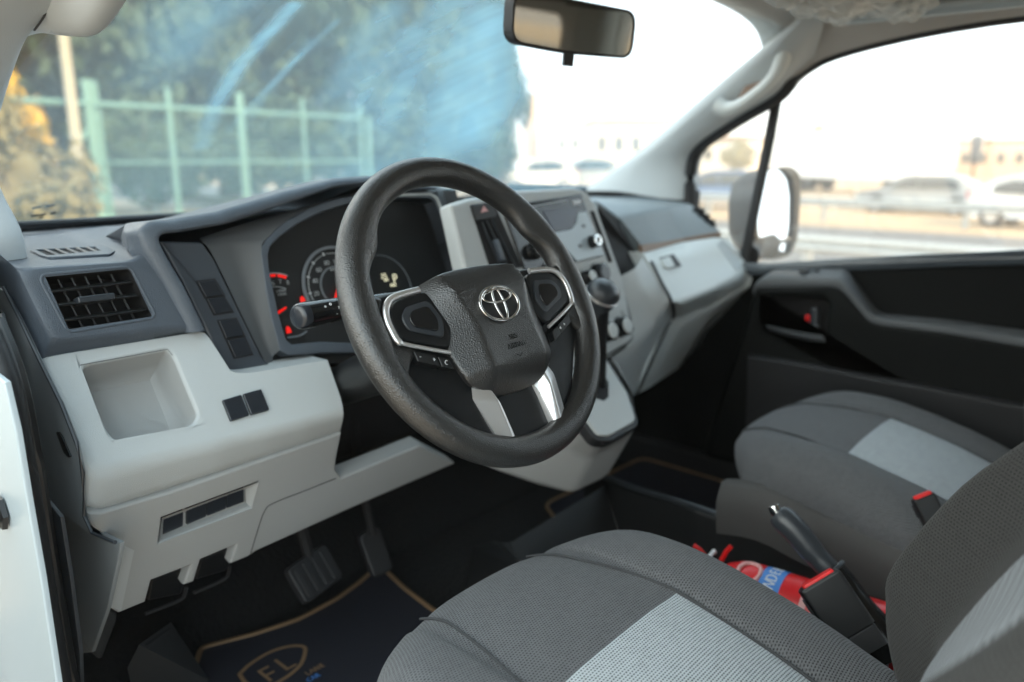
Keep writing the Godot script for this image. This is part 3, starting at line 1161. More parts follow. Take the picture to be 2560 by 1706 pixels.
	# bulging shell behind the glass
	b = B.new()
	var shell := []
	for k in [[1.0, -0.03], [0.98, -0.07], [0.85, -0.11], [0.55, -0.135], [0.02, -0.14]]:
		var row := []
		for q in corners(local, 0.02):
			row.append(mt * Vector3(q.x * k[0], q.y * k[0], k[1]))
		row.append(row[0])
		shell.append(row)
	b.grid(shell)
	b.solid(0)
	put(housing, "mirror_shell", b, M.seat_shell)
	b = B.new()
	tube(b, [Vector3(0.84, 1.235, -0.25), Vector3(0.92, 1.24, -0.27), Vector3(1.02, 1.25, -0.27)], [0.028, 0.024, 0.03], 10)
	put(housing, "mirror_arm", b, M.rubber)


# the driver's door, standing wide open beside the camera's view
func driver_door() -> void:
	var door := thing("driver_door", "white driver's door swung wide open, black inside", "van door", Vector3(-0.93, 0.0, -0.46))
	door.rotation.y = deg_to_rad(-80.0)
	var side := Transform3D(Basis(Vector3(0, 0, 1), Vector3(0, 1, 0), Vector3(-1, 0, 0)), Vector3(-0.02, 0, 0))
	var b := B.new()
	plate(b, side, corners([Vector2(0.0, 0.45), Vector2(1.15, 0.45), Vector2(1.15, 1.30), Vector2(0.35, 1.24), Vector2(0.0, 1.22)], 0.05), 0.03, 0.008)
	put(door, "outer_panel", b, M.white_paint)
	b = B.new()
	box(b, at(Vector3(0.05, 0.86, 0.58)), Vector3(0.07, 0.74, 1.08), 0.02)
	put(door, "inner_panel", b, M.door_black)
	b = B.new()
	box(b, at(Vector3(0.11, 0.98, 0.55)), Vector3(0.07, 0.05, 0.60), 0.02)
	put(door, "armrest", b, M.side_plastic)
	b = B.new()
	tube(b, smooth_line([Vector3(0.0, 1.22, 0.02), Vector3(0.0, 1.50, 0.16), Vector3(-0.02, 1.68, 0.42), Vector3(-0.03, 1.74, 0.70), Vector3(-0.03, 1.72, 1.10), Vector3(0.0, 1.28, 1.13)], 4), 0.022, 8)
	put(door, "window_frame", b, M.rubber)
	b = B.new()
	plate(b, side, [Vector2(0.04, 1.22), Vector2(1.12, 1.28), Vector2(1.09, 1.71), Vector2(0.70, 1.73), Vector2(0.43, 1.67), Vector2(0.17, 1.49)], 0.004, 0.0005)
	put(door, "door_window", b, M.pane)


# ---------- dashboard ----------
func dashboard() -> void:
	var dash := thing("dashboard", "dark grey dashboard with pale grey lower panels, vents, instruments and glovebox", "dashboard")
	# near end of the dark upper cover, with the opening of the side vent
	var b := B.new()
	cage(b, [
		[Vector3(-0.79, 1.374, -0.60), Vector3(-0.75, 1.371, -0.78), Vector3(-0.68, 1.368, -0.86), Vector3(-0.58, 1.366, -0.93), Vector3(-0.46, 1.364, -0.97)],
		[Vector3(-0.79, 1.376, -0.4766), Vector3(-0.7919, 1.3633, -0.421), Vector3(-0.7678, 1.3633, -0.4189), Vector3(-0.6617, 1.3593, -0.4177), Vector3(-0.6379, 1.3681, -0.4204)],
		[Vector3(-0.79, 1.3299, -0.4865), Vector3(-0.7915, 1.3506, -0.4128), Vector3(-0.7734, 1.3573, -0.4149), Vector3(-0.6598, 1.3563, -0.4146), Vector3(-0.6295, 1.3328, -0.4072)],
		[Vector3(-0.79, 1.2884, -0.4349), Vector3(-0.7778, 1.2858, -0.3923), Vector3(-0.7601, 1.2809, -0.3908), Vector3(-0.6432, 1.2809, -0.3908), Vector3(-0.6135, 1.2849, -0.3921)],
		[Vector3(-0.79, 1.2627, -0.4133), Vector3(-0.7758, 1.2771, -0.3896), Vector3(-0.7504, 1.2744, -0.3887), Vector3(-0.6532, 1.2691, -0.3871), Vector3(-0.607, 1.264, -0.3855)],
		[Vector3(-0.79, 1.2518, -0.4041), Vector3(-0.7778, 1.2559, -0.4007), Vector3(-0.7447, 1.2561, -0.4008), Vector3(-0.6544, 1.2541, -0.3993), Vector3(-0.5971, 1.255, -0.4)]],
		0.007, Vector3(0, 0.6, 1), [Vector2i(2, 2)], Vector3(0, 0, -0.03))
	put(dash, "upper_cover", b, M.dark_plastic, 50)
	side_vent(dash)
	top_vent(dash)
	hood(dash)
	cluster(dash)
	switch_column(dash)
	pale_panel(dash)
	knee_panel(dash)
	end_panels(dash)
	centre_stack(dash)
	passenger_side(dash)


func side_vent(dash: Node3D) -> void:
	var T := Transform3D(Basis(Vector3(1, 0, 0), Vector3(0, 0.9536, -0.3011), Vector3(0, 0.3011, 0.9536)), Vector3(-0.7, 1.31, -0.4))
	var hole := [Vector2(-0.0691, 0.0432), Vector2(0.0342, 0.0419), Vector2(0.0507, -0.0232), Vector2(-0.0538, -0.0248)]
	var b := B.new()
	var out := corners(hole, 0.007)
	var ring := offset(ccw(out), -0.0045)
	plate(b, T.translated_local(Vector3(0, 0, 0.0012)), ring, 0.012, 0.0012, [offset(ccw(out), -0.0008)])
	var vent := put(dash, "air_vent", b, M.dark_plastic)
	# duct walls
	b = B.new()
	var rows := []
	for k in [0.0, -0.06]:
		var row := []
		for q in ccw(out):
			row.append(T * Vector3(q.x, q.y, k))
		row.append(row[0])
		rows.append(row)
	b.grid(rows)
	b.solid(0)
	b.flip(0)
	lid(b, T, ccw(out), -0.06)
	put(vent, "duct", b, M.deep_black)
	# three cross blades, the middle one with its sliding tab
	var ends := [[Vector2(-0.0671, 0.0264), Vector2(0.0363, 0.0267)], [Vector2(-0.0634, 0.0091), Vector2(0.0408, 0.0081)], [Vector2(-0.059, -0.0102), Vector2(0.0457, -0.0117)]]
	for e in ends:
		b = B.new()
		var c: Vector2 = (e[0] + e[1]) / 2.0
		var ang: float = (e[1] - e[0]).angle()
		var F := T.translated_local(Vector3(c.x, c.y, -0.012)).rotated_local(Vector3(0, 0, 1), ang).rotated_local(Vector3(1, 0, 0), 0.25)
		box(b, F, Vector3(e[0].distance_to(e[1]), 0.0032, 0.016), 0.0014)
		put(vent, "blade", b, M.black)
	b = B.new()
	var tab := [Vector2(-0.0363, 0.0097), Vector2(0.0081, 0.0092)]
	var F := T.translated_local(Vector3((tab[0].x + tab[1].x) / 2, (tab[0].y + tab[1].y) / 2, -0.006)).rotated_local(Vector3(0, 0, 1), (tab[1] - tab[0]).angle())
	box(b, F, Vector3(tab[0].distance_to(tab[1]), 0.0085, 0.018), 0.002)
	put(vent, "blade_tab", b, M.dark_smooth)
	for k in 6:
		b = B.new()
		var top: Vector2 = hole[0].lerp(hole[1], 0.11 + 0.155 * k)
		var low: Vector2 = hole[3].lerp(hole[2], 0.11 + 0.155 * k)
		tube(b, [T * Vector3(top.x, top.y, -0.030), T * Vector3(low.x, low.y, -0.030)], 0.0014, 6)
		put(vent, "rear_fin", b, M.black)


func top_vent(dash: Node3D) -> void:
	var T := Transform3D(Basis(Vector3(0.4386, 0, -0.8987), Vector3(-0.8979, 0.0414, -0.4382), Vector3(0.0372, 0.9991, 0.0182)), Vector3(-0.7678, 1.3633, -0.4189))
	var o := [Vector2(0.1547, 0.0303), Vector2(0.1832, 0.0194), Vector2(0.2183, -0.0538), Vector2(0.1349, -0.0755), Vector2(0.0961, -0.071), Vector2(0.0652, -0.0036), Vector2(0.0914, 0.0095)]
	var b := B.new()
	var outline := corners(o, 0.006)
	var i2 := [Vector2(0.1559, 0.0224), Vector2(0.1889, -0.0468), Vector2(0.136, -0.0579), Vector2(0.0847, 0.0009)]
	plate(b, T.translated_local(Vector3(0, 0, 0.0035)), outline, 0.008, 0.0012, [i2])
	var vent := put(dash, "demister_vent", b, M.dark_plastic)
	b = B.new()
	plate(b, T.translated_local(Vector3(0, 0, 0.0008)), offset(ccw(i2), -0.001), 0.002, 0.0003)
	put(vent, "duct", b, M.deep_black)
	for k in 5:
		b = B.new()
		var a: Vector2 = i2[0].lerp(i2[1], 0.14 + 0.18 * k)
		var c: Vector2 = i2[3].lerp(i2[2], 0.20 + 0.18 * k)
		tube(b, [T * Vector3(a.x, a.y, 0.0030), T * Vector3(c.x, c.y, 0.0020)], 0.0016, 6)
		put(vent, "fin", b, M.dark_smooth)


# the brow that arches over the instruments
func hood(dash: Node3D) -> void:
	var outer := [Vector3(-0.607, 1.2594, -0.3819), Vector3(-0.6243, 1.3238, -0.3986), Vector3(-0.6419, 1.3702, -0.4105), Vector3(-0.6475, 1.3949, -0.4169), Vector3(-0.6312, 1.4088, -0.4205), Vector3(-0.5967, 1.4097, -0.4207), Vector3(-0.5286, 1.4168, -0.4225), Vector3(-0.4286, 1.4374, -0.4278), Vector3(-0.3192, 1.4563, -0.4327), Vector3(-0.242, 1.4588, -0.4333), Vector3(-0.1676, 1.4469, -0.4303), Vector3(-0.1111, 1.44, -0.4285), Vector3(-0.0939, 1.4363, -0.4276)]
	var inner := [Vector3(-0.5884, 1.2601, -0.376), Vector3(-0.6051, 1.3222, -0.3919), Vector3(-0.6219, 1.368, -0.4037), Vector3(-0.6255, 1.386, -0.4084), Vector3(-0.6168, 1.3939, -0.4104), Vector3(-0.5897, 1.3946, -0.4106), Vector3(-0.5209, 1.401, -0.4123), Vector3(-0.4268, 1.4213, -0.4175), Vector3(-0.327, 1.444, -0.4233), Vector3(-0.2568, 1.4482, -0.4244), Vector3(-0.1762, 1.4359, -0.4213), Vector3(-0.1187, 1.434, -0.4208), Vector3(-0.1037, 1.4336, -0.4207)]
	var rows := [[], [], [], [], [], []]
	for i in outer.size():
		var k := clampf((i - 2.0) / 2.0, 0.0, 1.0)
		rows[0].append(outer[i] + Vector3(-0.01, 0, -0.03).lerp(Vector3(lerpf(0.13, -0.02, clampf((i - 3.0) / 3.0, 0.0, 1.0)), -0.06, -0.36), k))
		rows[1].append(outer[i] + Vector3(-0.004, 0, -0.012).lerp(Vector3(-0.003, -0.006, -0.06), k))
		rows[2].append(outer[i])
		rows[3].append(inner[i])
		rows[4].append(inner[i] + Vector3(0.004, 0, -0.015).lerp(Vector3(0.002, -0.005, -0.012), k))
		rows[5].append(inner[i] + Vector3(0.012, 0, -0.05).lerp(Vector3(0.004, 0.0, -0.09), k))
	var b := B.new()
	cage(b, rows, 0.007, Vector3(0, 0.6, 1))
	put(dash, "instrument_hood", b, M.dark_plastic, 60)
	# dashboard top between the hood and the windscreen
	b = B.new()
	cage(b, [
		[Vector3(-0.80, 1.371, -0.60), Vector3(-0.62, 1.362, -0.90), Vector3(-0.3, 1.358, -1.0), Vector3(0.0, 1.357, -1.02), Vector3(0.4, 1.358, -0.98), Vector3(0.83, 1.372, -0.72)],
		[Vector3(-0.76, 1.362, -0.56), Vector3(-0.60, 1.362, -0.70), Vector3(-0.3, 1.38, -0.75), Vector3(0.0, 1.375, -0.75), Vector3(0.35, 1.37, -0.70), Vector3(0.83, 1.368, -0.55)],
		[Vector3(-0.70, 1.34, -0.50), Vector3(-0.58, 1.35, -0.50), Vector3(-0.3, 1.41, -0.50), Vector3(-0.02, 1.395, -0.50), Vector3(0.3, 1.37, -0.50), Vector3(0.83, 1.35, -0.45)]],
		0.03, Vector3(0, 1, 0))
	put(dash, "top_pad", b, M.dark_plastic, 60)


func switch_column(dash: Node3D) -> void:
	var T := Transform3D(Basis(Vector3(1, 0, 0), Vector3(0, 0.9684, -0.2496), Vector3(0, 0.2496, 0.9684)), Vector3(-0.6, 1.3065, -0.4086))
	var b := B.new()
	plate(b, T, corners([Vector2(-0.0163, 0.0771), Vector2(0.0449, 0.0701), Vector2(0.0574, 0.0435), Vector2(0.0974, -0.103), Vector2(0.1087, -0.1181), Vector2(0.1063, -0.1234), Vector2(0.068, -0.1232), Vector2(0.049, -0.1212), Vector2(0.0409, -0.1149), Vector2(0.0331, -0.0985), Vector2(0.0048, 0.0127), Vector2(-0.0112, 0.0617)], 0.004), 0.05, 0.004)
	var col := put(dash, "switch_panel", b, M.column_plastic)
	for q in [[Vector2(0.0246, 0.0155), Vector2(0.0499, 0.0154), Vector2(0.0589, -0.0079), Vector2(0.0308, -0.0068)], [Vector2(0.0325, -0.0096), Vector2(0.0579, -0.0101), Vector2(0.0664, -0.0324), Vector2(0.0386, -0.0321)], [Vector2(0.0425, -0.0425), Vector2(0.0694, -0.0436), Vector2(0.076, -0.0692), Vector2(0.0476, -0.0675)], [Vector2(0.0489, -0.0711), Vector2(0.0759, -0.0716), Vector2(0.0823, -0.0973), Vector2(0.0548, -0.097)]]:
		b = B.new()
		plate(b, T.translated_local(Vector3(0, 0, 0.0004)), offset(ccw(q), -0.0020), 0.002, 0.0002)
		put(col, "switch_gap", b, M.deep_black)
		b = B.new()
		plate(b, T.translated_local(Vector3(0, 0, 0.0026)), corners(q, 0.0015), 0.003, 0.0012)
		put(col, "switch_blank", b, M.switch_cap)


func cluster(dash: Node3D) -> void:
	var bez_out := [Vector2(0.1298, 0.045), Vector2(0.1337, 0.0557), Vector2(0.1489, 0.0691), Vector2(0.1811, 0.0892), Vector2(0.2298, 0.1073), Vector2(0.2796, 0.1195), Vector2(0.3225, 0.1238), Vector2(0.3968, 0.1265), Vector2(0.494, 0.1238), Vector2(0.5117, 0.1155), Vector2(0.5187, 0.0899), Vector2(0.524, 0.0396), Vector2(0.5308, -0.0229), Vector2(0.5257, -0.0614), Vector2(0.4009, -0.1471), Vector2(0.2899, -0.1347), Vector2(0.1973, -0.1181), Vector2(0.1396, -0.1104), Vector2(0.1276, -0.1003), Vector2(0.1244, -0.0553), Vector2(0.1251, -0.0094)]
	var bez_in := [Vector2(0.1416, 0.043), Vector2(0.1479, 0.0544), Vector2(0.1678, 0.0676), Vector2(0.2017, 0.084), Vector2(0.2512, 0.1007), Vector2(0.312, 0.1121), Vector2(0.3888, 0.1169), Vector2(0.4851, 0.113), Vector2(0.5008, 0.1061), Vector2(0.5077, 0.0837), Vector2(0.5153, 0.0311), Vector2(0.523, -0.0221), Vector2(0.517, -0.058), Vector2(0.3954, -0.1352), Vector2(0.2934, -0.121), Vector2(0.2016, -0.1005), Vector2(0.1496, -0.0953), Vector2(0.1412, -0.086), Vector2(0.1377, -0.0388), Vector2(0.1379, 0.0074), Vector2(0.1386, 0.0258)]
	var T := Transform3D(Basis(Vector3(1, 0, 0), Vector3(0, 0.9684, -0.2496), Vector3(0, 0.2496, 0.9684)), Vector3(-0.6, 1.307, -0.4066))
	var b := B.new()
	plate(b, T, bez_out, 0.03, 0.002, [bez_in])
	var c := put(dash, "instrument_display", b, M.dark_plastic)
	# surround between hood, switch panel and bezel
	b = B.new()
	var ring_out := [Vector3(-0.4833, 1.1847, -0.3834), Vector3(-0.4992, 1.2051, -0.3886), Vector3(-0.5393, 1.3478, -0.4254), Vector3(-0.5466, 1.3726, -0.4421), Vector3(-0.5346, 1.3774, -0.4588), Vector3(-0.4067, 1.4029, -0.4654), Vector3(-0.2579, 1.427, -0.4716), Vector3(-0.213, 1.4387, -0.4746), Vector3(-0.0565, 1.4317, -0.4728), Vector3(-0.0567, 1.4165, -0.4534), Vector3(-0.0544, 1.3517, -0.4316), Vector3(-0.0543, 1.2441, -0.3987)]
	var ring_in := [Vector3(-0.4717, 1.2096, -0.3826), Vector3(-0.4749, 1.2532, -0.3938), Vector3(-0.4696, 1.3505, -0.4189), Vector3(-0.4505, 1.3738, -0.4249), Vector3(-0.4182, 1.3932, -0.4299), Vector3(-0.3695, 1.4108, -0.4344), Vector3(-0.2767, 1.4268, -0.4385), Vector3(-0.2024, 1.4294, -0.4392), Vector3(-0.105, 1.4268, -0.4385), Vector3(-0.0873, 1.4188, -0.4365), Vector3(-0.0751, 1.3452, -0.4175), Vector3(-0.0733, 1.2473, -0.3923)]
	var mid := []
	for i in ring_out.size():
		mid.append(ring_out[i].lerp(ring_in[i], 0.55) + Vector3(0, 0, -0.012))
	soft(b, [ring_out, mid, ring_in], 4, Vector3(0, 0, 1))
	put(c, "surround", b, M.side_plastic, 60)
	# shroud walls and the dial plate
	b = B.new()
	var rows := []
	for k in [-0.003, -0.05]:
		var row := []
		for q in ccw(bez_in):
			row.append(T * Vector3(q.x, q.y, k))
		row.append(row[0])
		rows.append(row)
	b.grid(rows)
	b.solid(0)
	b.flip(0)
	put(c, "shroud", b, M.black)
	var K := Transform3D(Basis(Vector3(1, 0, 0), Vector3(0, 0.9536, -0.3011), Vector3(0, 0.3011, 0.9536)), Vector3(-0.3, 1.33, -0.445))
	b = B.new()
	plate(b, K, [Vector2(-0.1496, 0.055), Vector2(0.0643, 0.1146), Vector2(0.2978, 0.0999), Vector2(0.3002, -0.0994), Vector2(0.192, -0.2243), Vector2(-0.1754, -0.1503)], 0.01, 0.001)
	put(c, "dial_plate", b, M.dial_black)
	var face := c
	var l := Vector2(-0.0919, -0.0341)
	var r := Vector2(0.0382, -0.065)
	var o: Vector2 = (l + r) / 2.0
	var rad := l.distance_to(r) / 2.0
	dial_ring(face, "speed_ring", K, o, rad, rad * 0.93, -40.0, 220.0, M.dial_grey, 0.003)
	dial_ring(face, "speed_scale", K, o, rad * 0.83, rad * 0.815, -40.0, 220.0, M.grey_print, 0.0015)
	dial_ring(face, "inner_ring", K, o, rad * 0.50, rad * 0.46, -40.0, 220.0, M.dial_grey, 0.0015)
	for k in 10:
		var a := deg_to_rad(212.0 - k * 27.0)
		var dir := Vector2(cos(a), sin(a))
		var bb := B.new()
		tube(bb, [K * Vector3(o.x + dir.x * rad * 0.80, o.y + dir.y * rad * 0.80, 0.002), K * Vector3(o.x + dir.x * rad * 0.88, o.y + dir.y * rad * 0.88, 0.002)], 0.0011, 6)
		put(face, "tick", bb, M.white_print)
		if k > 0:
			lettering(face, "numeral", str(k * 20), K * Transform3D(Basis(), Vector3(o.x + dir.x * rad * 0.66, o.y + dir.y * rad * 0.66 - 0.003, 0.0015)), 0.0072, M.grey_print)
	lettering(face, "unit_lettering", "km/h", K * Transform3D(Basis(), Vector3(o.x, o.y + rad * 0.42, 0.0015)), 0.004, M.grey_print)
	needle(face, K, o, Vector2(cos(deg_to_rad(236.0)), sin(deg_to_rad(236.0))), rad * 0.10, rad * 0.62)
	# rev counter at the left with its red zone
	var tc := Vector2(-0.1439, -0.0777)
	var tr := tc.distance_to(Vector2(-0.127, -0.0163))
	dial_ring(face, "rev_ring", K, tc, tr, tr * 0.975, 62.0, 150.0, M.grey_print, 0.0015)
	dial_ring(face, "inner_ring", K, tc, tr * 0.66, tr * 0.645, 60.0, 150.0, M.grey_print, 0.0015)
	for k in 3:
		dial_ring(face, "red_zone", K, tc, tr * 0.96, tr * 0.90, 64.0 + k * 18.0, 79.0 + k * 18.0, M.needle_glow, 0.002)
	var at_n := [Vector2(-0.143, -0.0307), Vector2(-0.1302, -0.0294), Vector2(-0.1175, -0.0326)]
	for k in 3:
		lettering(face, "numeral", str(6 + k), K * Transform3D(Basis(), Vector3(at_n[k].x, at_n[k].y, 0.0015)), 0.0068, M.grey_print)
	lettering(face, "unit_lettering", "x1000", K * Transform3D(Basis(), Vector3(-0.1325, -0.0436, 0.0015)), 0.0036, M.grey_print)
	lettering(face, "unit_lettering", "r/min", K * Transform3D(Basis(), Vector3(-0.1324, -0.0489, 0.0015)), 0.0036, M.grey_print)
	var n0 := Vector2(-0.1502, -0.0771)
	var n1 := Vector2(-0.1331, -0.0706)
	needle(face, K, n0, (n1 - n0).normalized(), 0.0, n0.distance_to(n1))
	for w in [Vector2(-0.0985, -0.0629), Vector2(-0.136, -0.105)]:
		var bb := B.new()
		plate(bb, K.translated_local(Vector3(w.x, w.y, 0.002)), corners([Vector2(-0.0045, -0.005), Vector2(0.0045, -0.005), Vector2(0.0035, 0.003), Vector2(0, 0.0065), Vector2(-0.003, 0.004)], 0.001), 0.002, 0.0003)
		put(face, "warning_lamp", bb, M.needle_glow)
	# right-hand display
	var dc := Vector2(0.0662, -0.0687)
	dial_ring(face, "display_ring", K, dc, rad * 0.93, rad * 0.915, -20.0, 140.0, M.dial_grey, 0.0015)
	lettering(face, "gear_letter", "P", K * Transform3D(Basis(), Vector3(0.0952, -0.0516, 0.0015)), 0.015, M.digit_glow)
	lettering(face, "display_digits", "25", K * Transform3D(Basis(), Vector3(0.0721, -0.0445, 0.0015)), 0.009, M.digit_glow)
	lettering(face, "display_digits", "km", K * Transform3D(Basis(), Vector3(0.0755, -0.0515, 0.0015)), 0.0052, M.digit_glow)
	lettering(face, "display_digits", "444", K * Transform3D(Basis(), Vector3(0.0875, -0.0623, 0.0015)), 0.0062, M.digit_glow)
	lettering(face, "display_digits", "ODO", K * Transform3D(Basis(), Vector3(0.073, -0.0826, 0.0015)), 0.0045, M.grey_print)
	# pale lip at the top right of the bezel
	b = B.new()
	tube(b, [Vector3(-0.1949, 1.4244, -0.4338), Vector3(-0.1101, 1.4228, -0.4334), Vector3(-0.0968, 1.4156, -0.4315), Vector3(-0.0885, 1.3902, -0.425), Vector3(-0.0833, 1.3417, -0.4125), Vector3(-0.0762, 1.2858, -0.3981)], 0.0022, 6)
	put(c, "bezel_lip", b, M.light_smooth)
	b = B.new()
	tube(b, smooth_line([Vector3(-0.4418, 1.2196, -0.4078), Vector3(-0.4199, 1.2189, -0.4077), Vector3(-0.4053, 1.2234, -0.4088)], 3), 0.0016, 6)
	put(face, "trim_line", b, M.dial_grey)


func dial_ring(parent: Node3D, called: String, K: Transform3D, o: Vector2, r1: float, r0: float, a0: float, a1: float, m: Material, lift: float) -> void:
	var b := B.new()
	var rows := [[], [], [], []]
	var n := 40
	for i in n + 1:
		var a := deg_to_rad(lerpf(a0, a1, float(i) / n))
		var d := Vector2(cos(a), sin(a))
		rows[0].append(K * Vector3(o.x + d.x * r1, o.y + d.y * r1, 0.0))
		rows[1].append(K * Vector3(o.x + d.x * r1, o.y + d.y * r1, lift))
		rows[2].append(K * Vector3(o.x + d.x * r0, o.y + d.y * r0, lift))
		rows[3].append(K * Vector3(o.x + d.x * r0, o.y + d.y * r0, 0.0))
	b.grid(rows)
	b.aim(0, K.basis.z)
	put(parent, called, b, m)


func needle(parent: Node3D, K: Transform3D, o: Vector2, d: Vector2, r0: float, r1: float) -> void:
	var b := B.new()
	tube(b, [K * Vector3(o.x + d.x * r0, o.y + d.y * r0, 0.005), K * Vector3(o.x + d.x * r1, o.y + d.y * r1, 0.005)], [0.0024, 0.0016], 6)
	put(parent, "needle", b, M.needle_glow)


# pale middle panel with the open tray and two switches
func pale_panel(dash: Node3D) -> void:
	var T := Transform3D(Basis(Vector3(1, 0, 0), Vector3(0, 0.8, -0.6), Vector3(0, 0.6, 0.8)), Vector3(-0.79, 1.255, -0.395))
	var b := B.new()
	var rows := [
		[Vector3(-0.79, 1.2516, -0.4042), Vector3(-0.7807, 1.2569, -0.3964), Vector3(-0.7605, 1.2571, -0.3966), Vector3(-0.579, 1.2555, -0.3954), Vector3(-0.5732, 1.2031, -0.3561), Vector3(-0.5499, 1.1956, -0.3505), Vector3(-0.4151, 1.1895, -0.3458)],
		[Vector3(-0.79, 1.1706, -0.3131), Vector3(-0.7752, 1.1563, -0.321), Vector3(-0.7631, 1.151, -0.317), Vector3(-0.6191, 1.1418, -0.3101), Vector3(-0.5425, 1.1392, -0.3082), Vector3(-0.501, 1.1378, -0.3071), Vector3(-0.4223, 1.1372, -0.3066)],
		[Vector3(-0.79, 1.1374, -0.3074), Vector3(-0.7792, 1.1316, -0.3024), Vector3(-0.766, 1.1281, -0.2998), Vector3(-0.625, 1.1244, -0.297), Vector3(-0.5489, 1.1218, -0.2951), Vector3(-0.5045, 1.1197, -0.2936), Vector3(-0.4292, 1.1188, -0.2928)],
		[Vector3(-0.79, 1.0917, -0.3151), Vector3(-0.7768, 1.0831, -0.315), Vector3(-0.762, 1.0813, -0.3148), Vector3(-0.6156, 1.082, -0.3149), Vector3(-0.5356, 1.083, -0.315), Vector3(-0.4907, 1.0838, -0.3151), Vector3(-0.4215, 1.0842, -0.3151)],
		[Vector3(-0.78, 1.0774, -0.3447), Vector3(-0.7699, 1.0747, -0.3343), Vector3(-0.7548, 1.0728, -0.3341), Vector3(-0.6054, 1.0736, -0.3341), Vector3(-0.5238, 1.0746, -0.3343), Vector3(-0.478, 1.0754, -0.3343), Vector3(-0.4073, 1.0758, -0.3344)]]
	cage(b, rows, 0.012, Vector3(0, 0.5, 1), [Vector2i(0, 2)], Vector3(0.0, 0, -0.05))
	# the cell round the tray opening
	var cell := []
	var full := []
	for row in rows:
		full.append(round_line(row, 0.012))
	var cols := []
	for j in [6, 7]:
		var cc := []
		for i in full.size():
			cc.append(full[i][j])
		cols.append(round_line(cc, 0.012))
	for q in [cols[0][0], cols[1][0], cols[1][1], cols[0][1]]:
		var w: Vector3 = T.affine_inverse() * q
		cell.append(Vector2(w.x, w.y))
	var mouth := ccw(corners([Vector2(0.0414, -0.0164), Vector2(0.1526, -0.0164), Vector2(0.155, -0.0321), Vector2(0.154, -0.1156), Vector2(0.1397, -0.1262), Vector2(0.0633, -0.1253), Vector2(0.0464, -0.1173), Vector2(0.0427, -0.1057)], 0.012, 3))
	var from := b.t.size()
	var all := bridged(ccw(cell), [ccw(offset(mouth, -0.005), false)])
	var base := b.v.size()
	for q in all:
		b.p(T * Vector3(q.x, q.y, 0.0))
	for k in ears(all):
		b.t.append(base + k)
	var rim := []
	for k in [[-0.005, 0.0], [-0.0015, -0.0012], [0.0, -0.005]]:
		var row := []
		for q in offset(mouth, k[0]):
			row.append(T * Vector3(q.x, q.y, k[1]))
		row.append(row[0])
		rim.append(row)
	b.grid(rim)
	b.aim(from, T.basis.z)
	var panel := put(dash, "pale_panel", b, M.light_plastic, 50)
	# the tray itself
	b = B.new()
	var tray := []
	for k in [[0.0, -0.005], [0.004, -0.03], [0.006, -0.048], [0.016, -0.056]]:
		var row := []
		for q in offset(mouth, k[0]):
			row.append(T * Vector3(q.x, q.y - 0.1 * k[1] * 0.0, k[1]))
		row.append(row[0])
		tray.append(row)
	b.grid(tray)
	b.aim(0, T.basis.z)
	lid(b, T, offset(mouth, 0.016), -0.056)
	put(panel, "open_tray", b, M.knee_plastic, 60)  # darker plastic paints the recess shade into the tray
	# thin joint along the top of the tray
	b = B.new()
	tube(b, [Vector3(-0.749, 1.2428, -0.3856), Vector3(-0.6959, 1.2425, -0.3854), Vector3(-0.6393, 1.2423, -0.3853), Vector3(-0.6365, 1.2343, -0.3793)], 0.0004, 6)
	put(panel, "joint_line", b, M.seam)
	for q in [[Vector2(0.1915, -0.1041), Vector2(0.2205, -0.1027), Vector2(0.2195, -0.1344), Vector2(0.1907, -0.1358)], [Vector2(0.2231, -0.1025), Vector2(0.2516, -0.1019), Vector2(0.2502, -0.1343), Vector2(0.2214, -0.135)]]:
		b = B.new()
		plate(b, T.translated_local(Vector3(0, 0, 0.0035)), corners(q, 0.002), 0.008, 0.0015)
		put(panel, "switch", b, M.switch_cap)


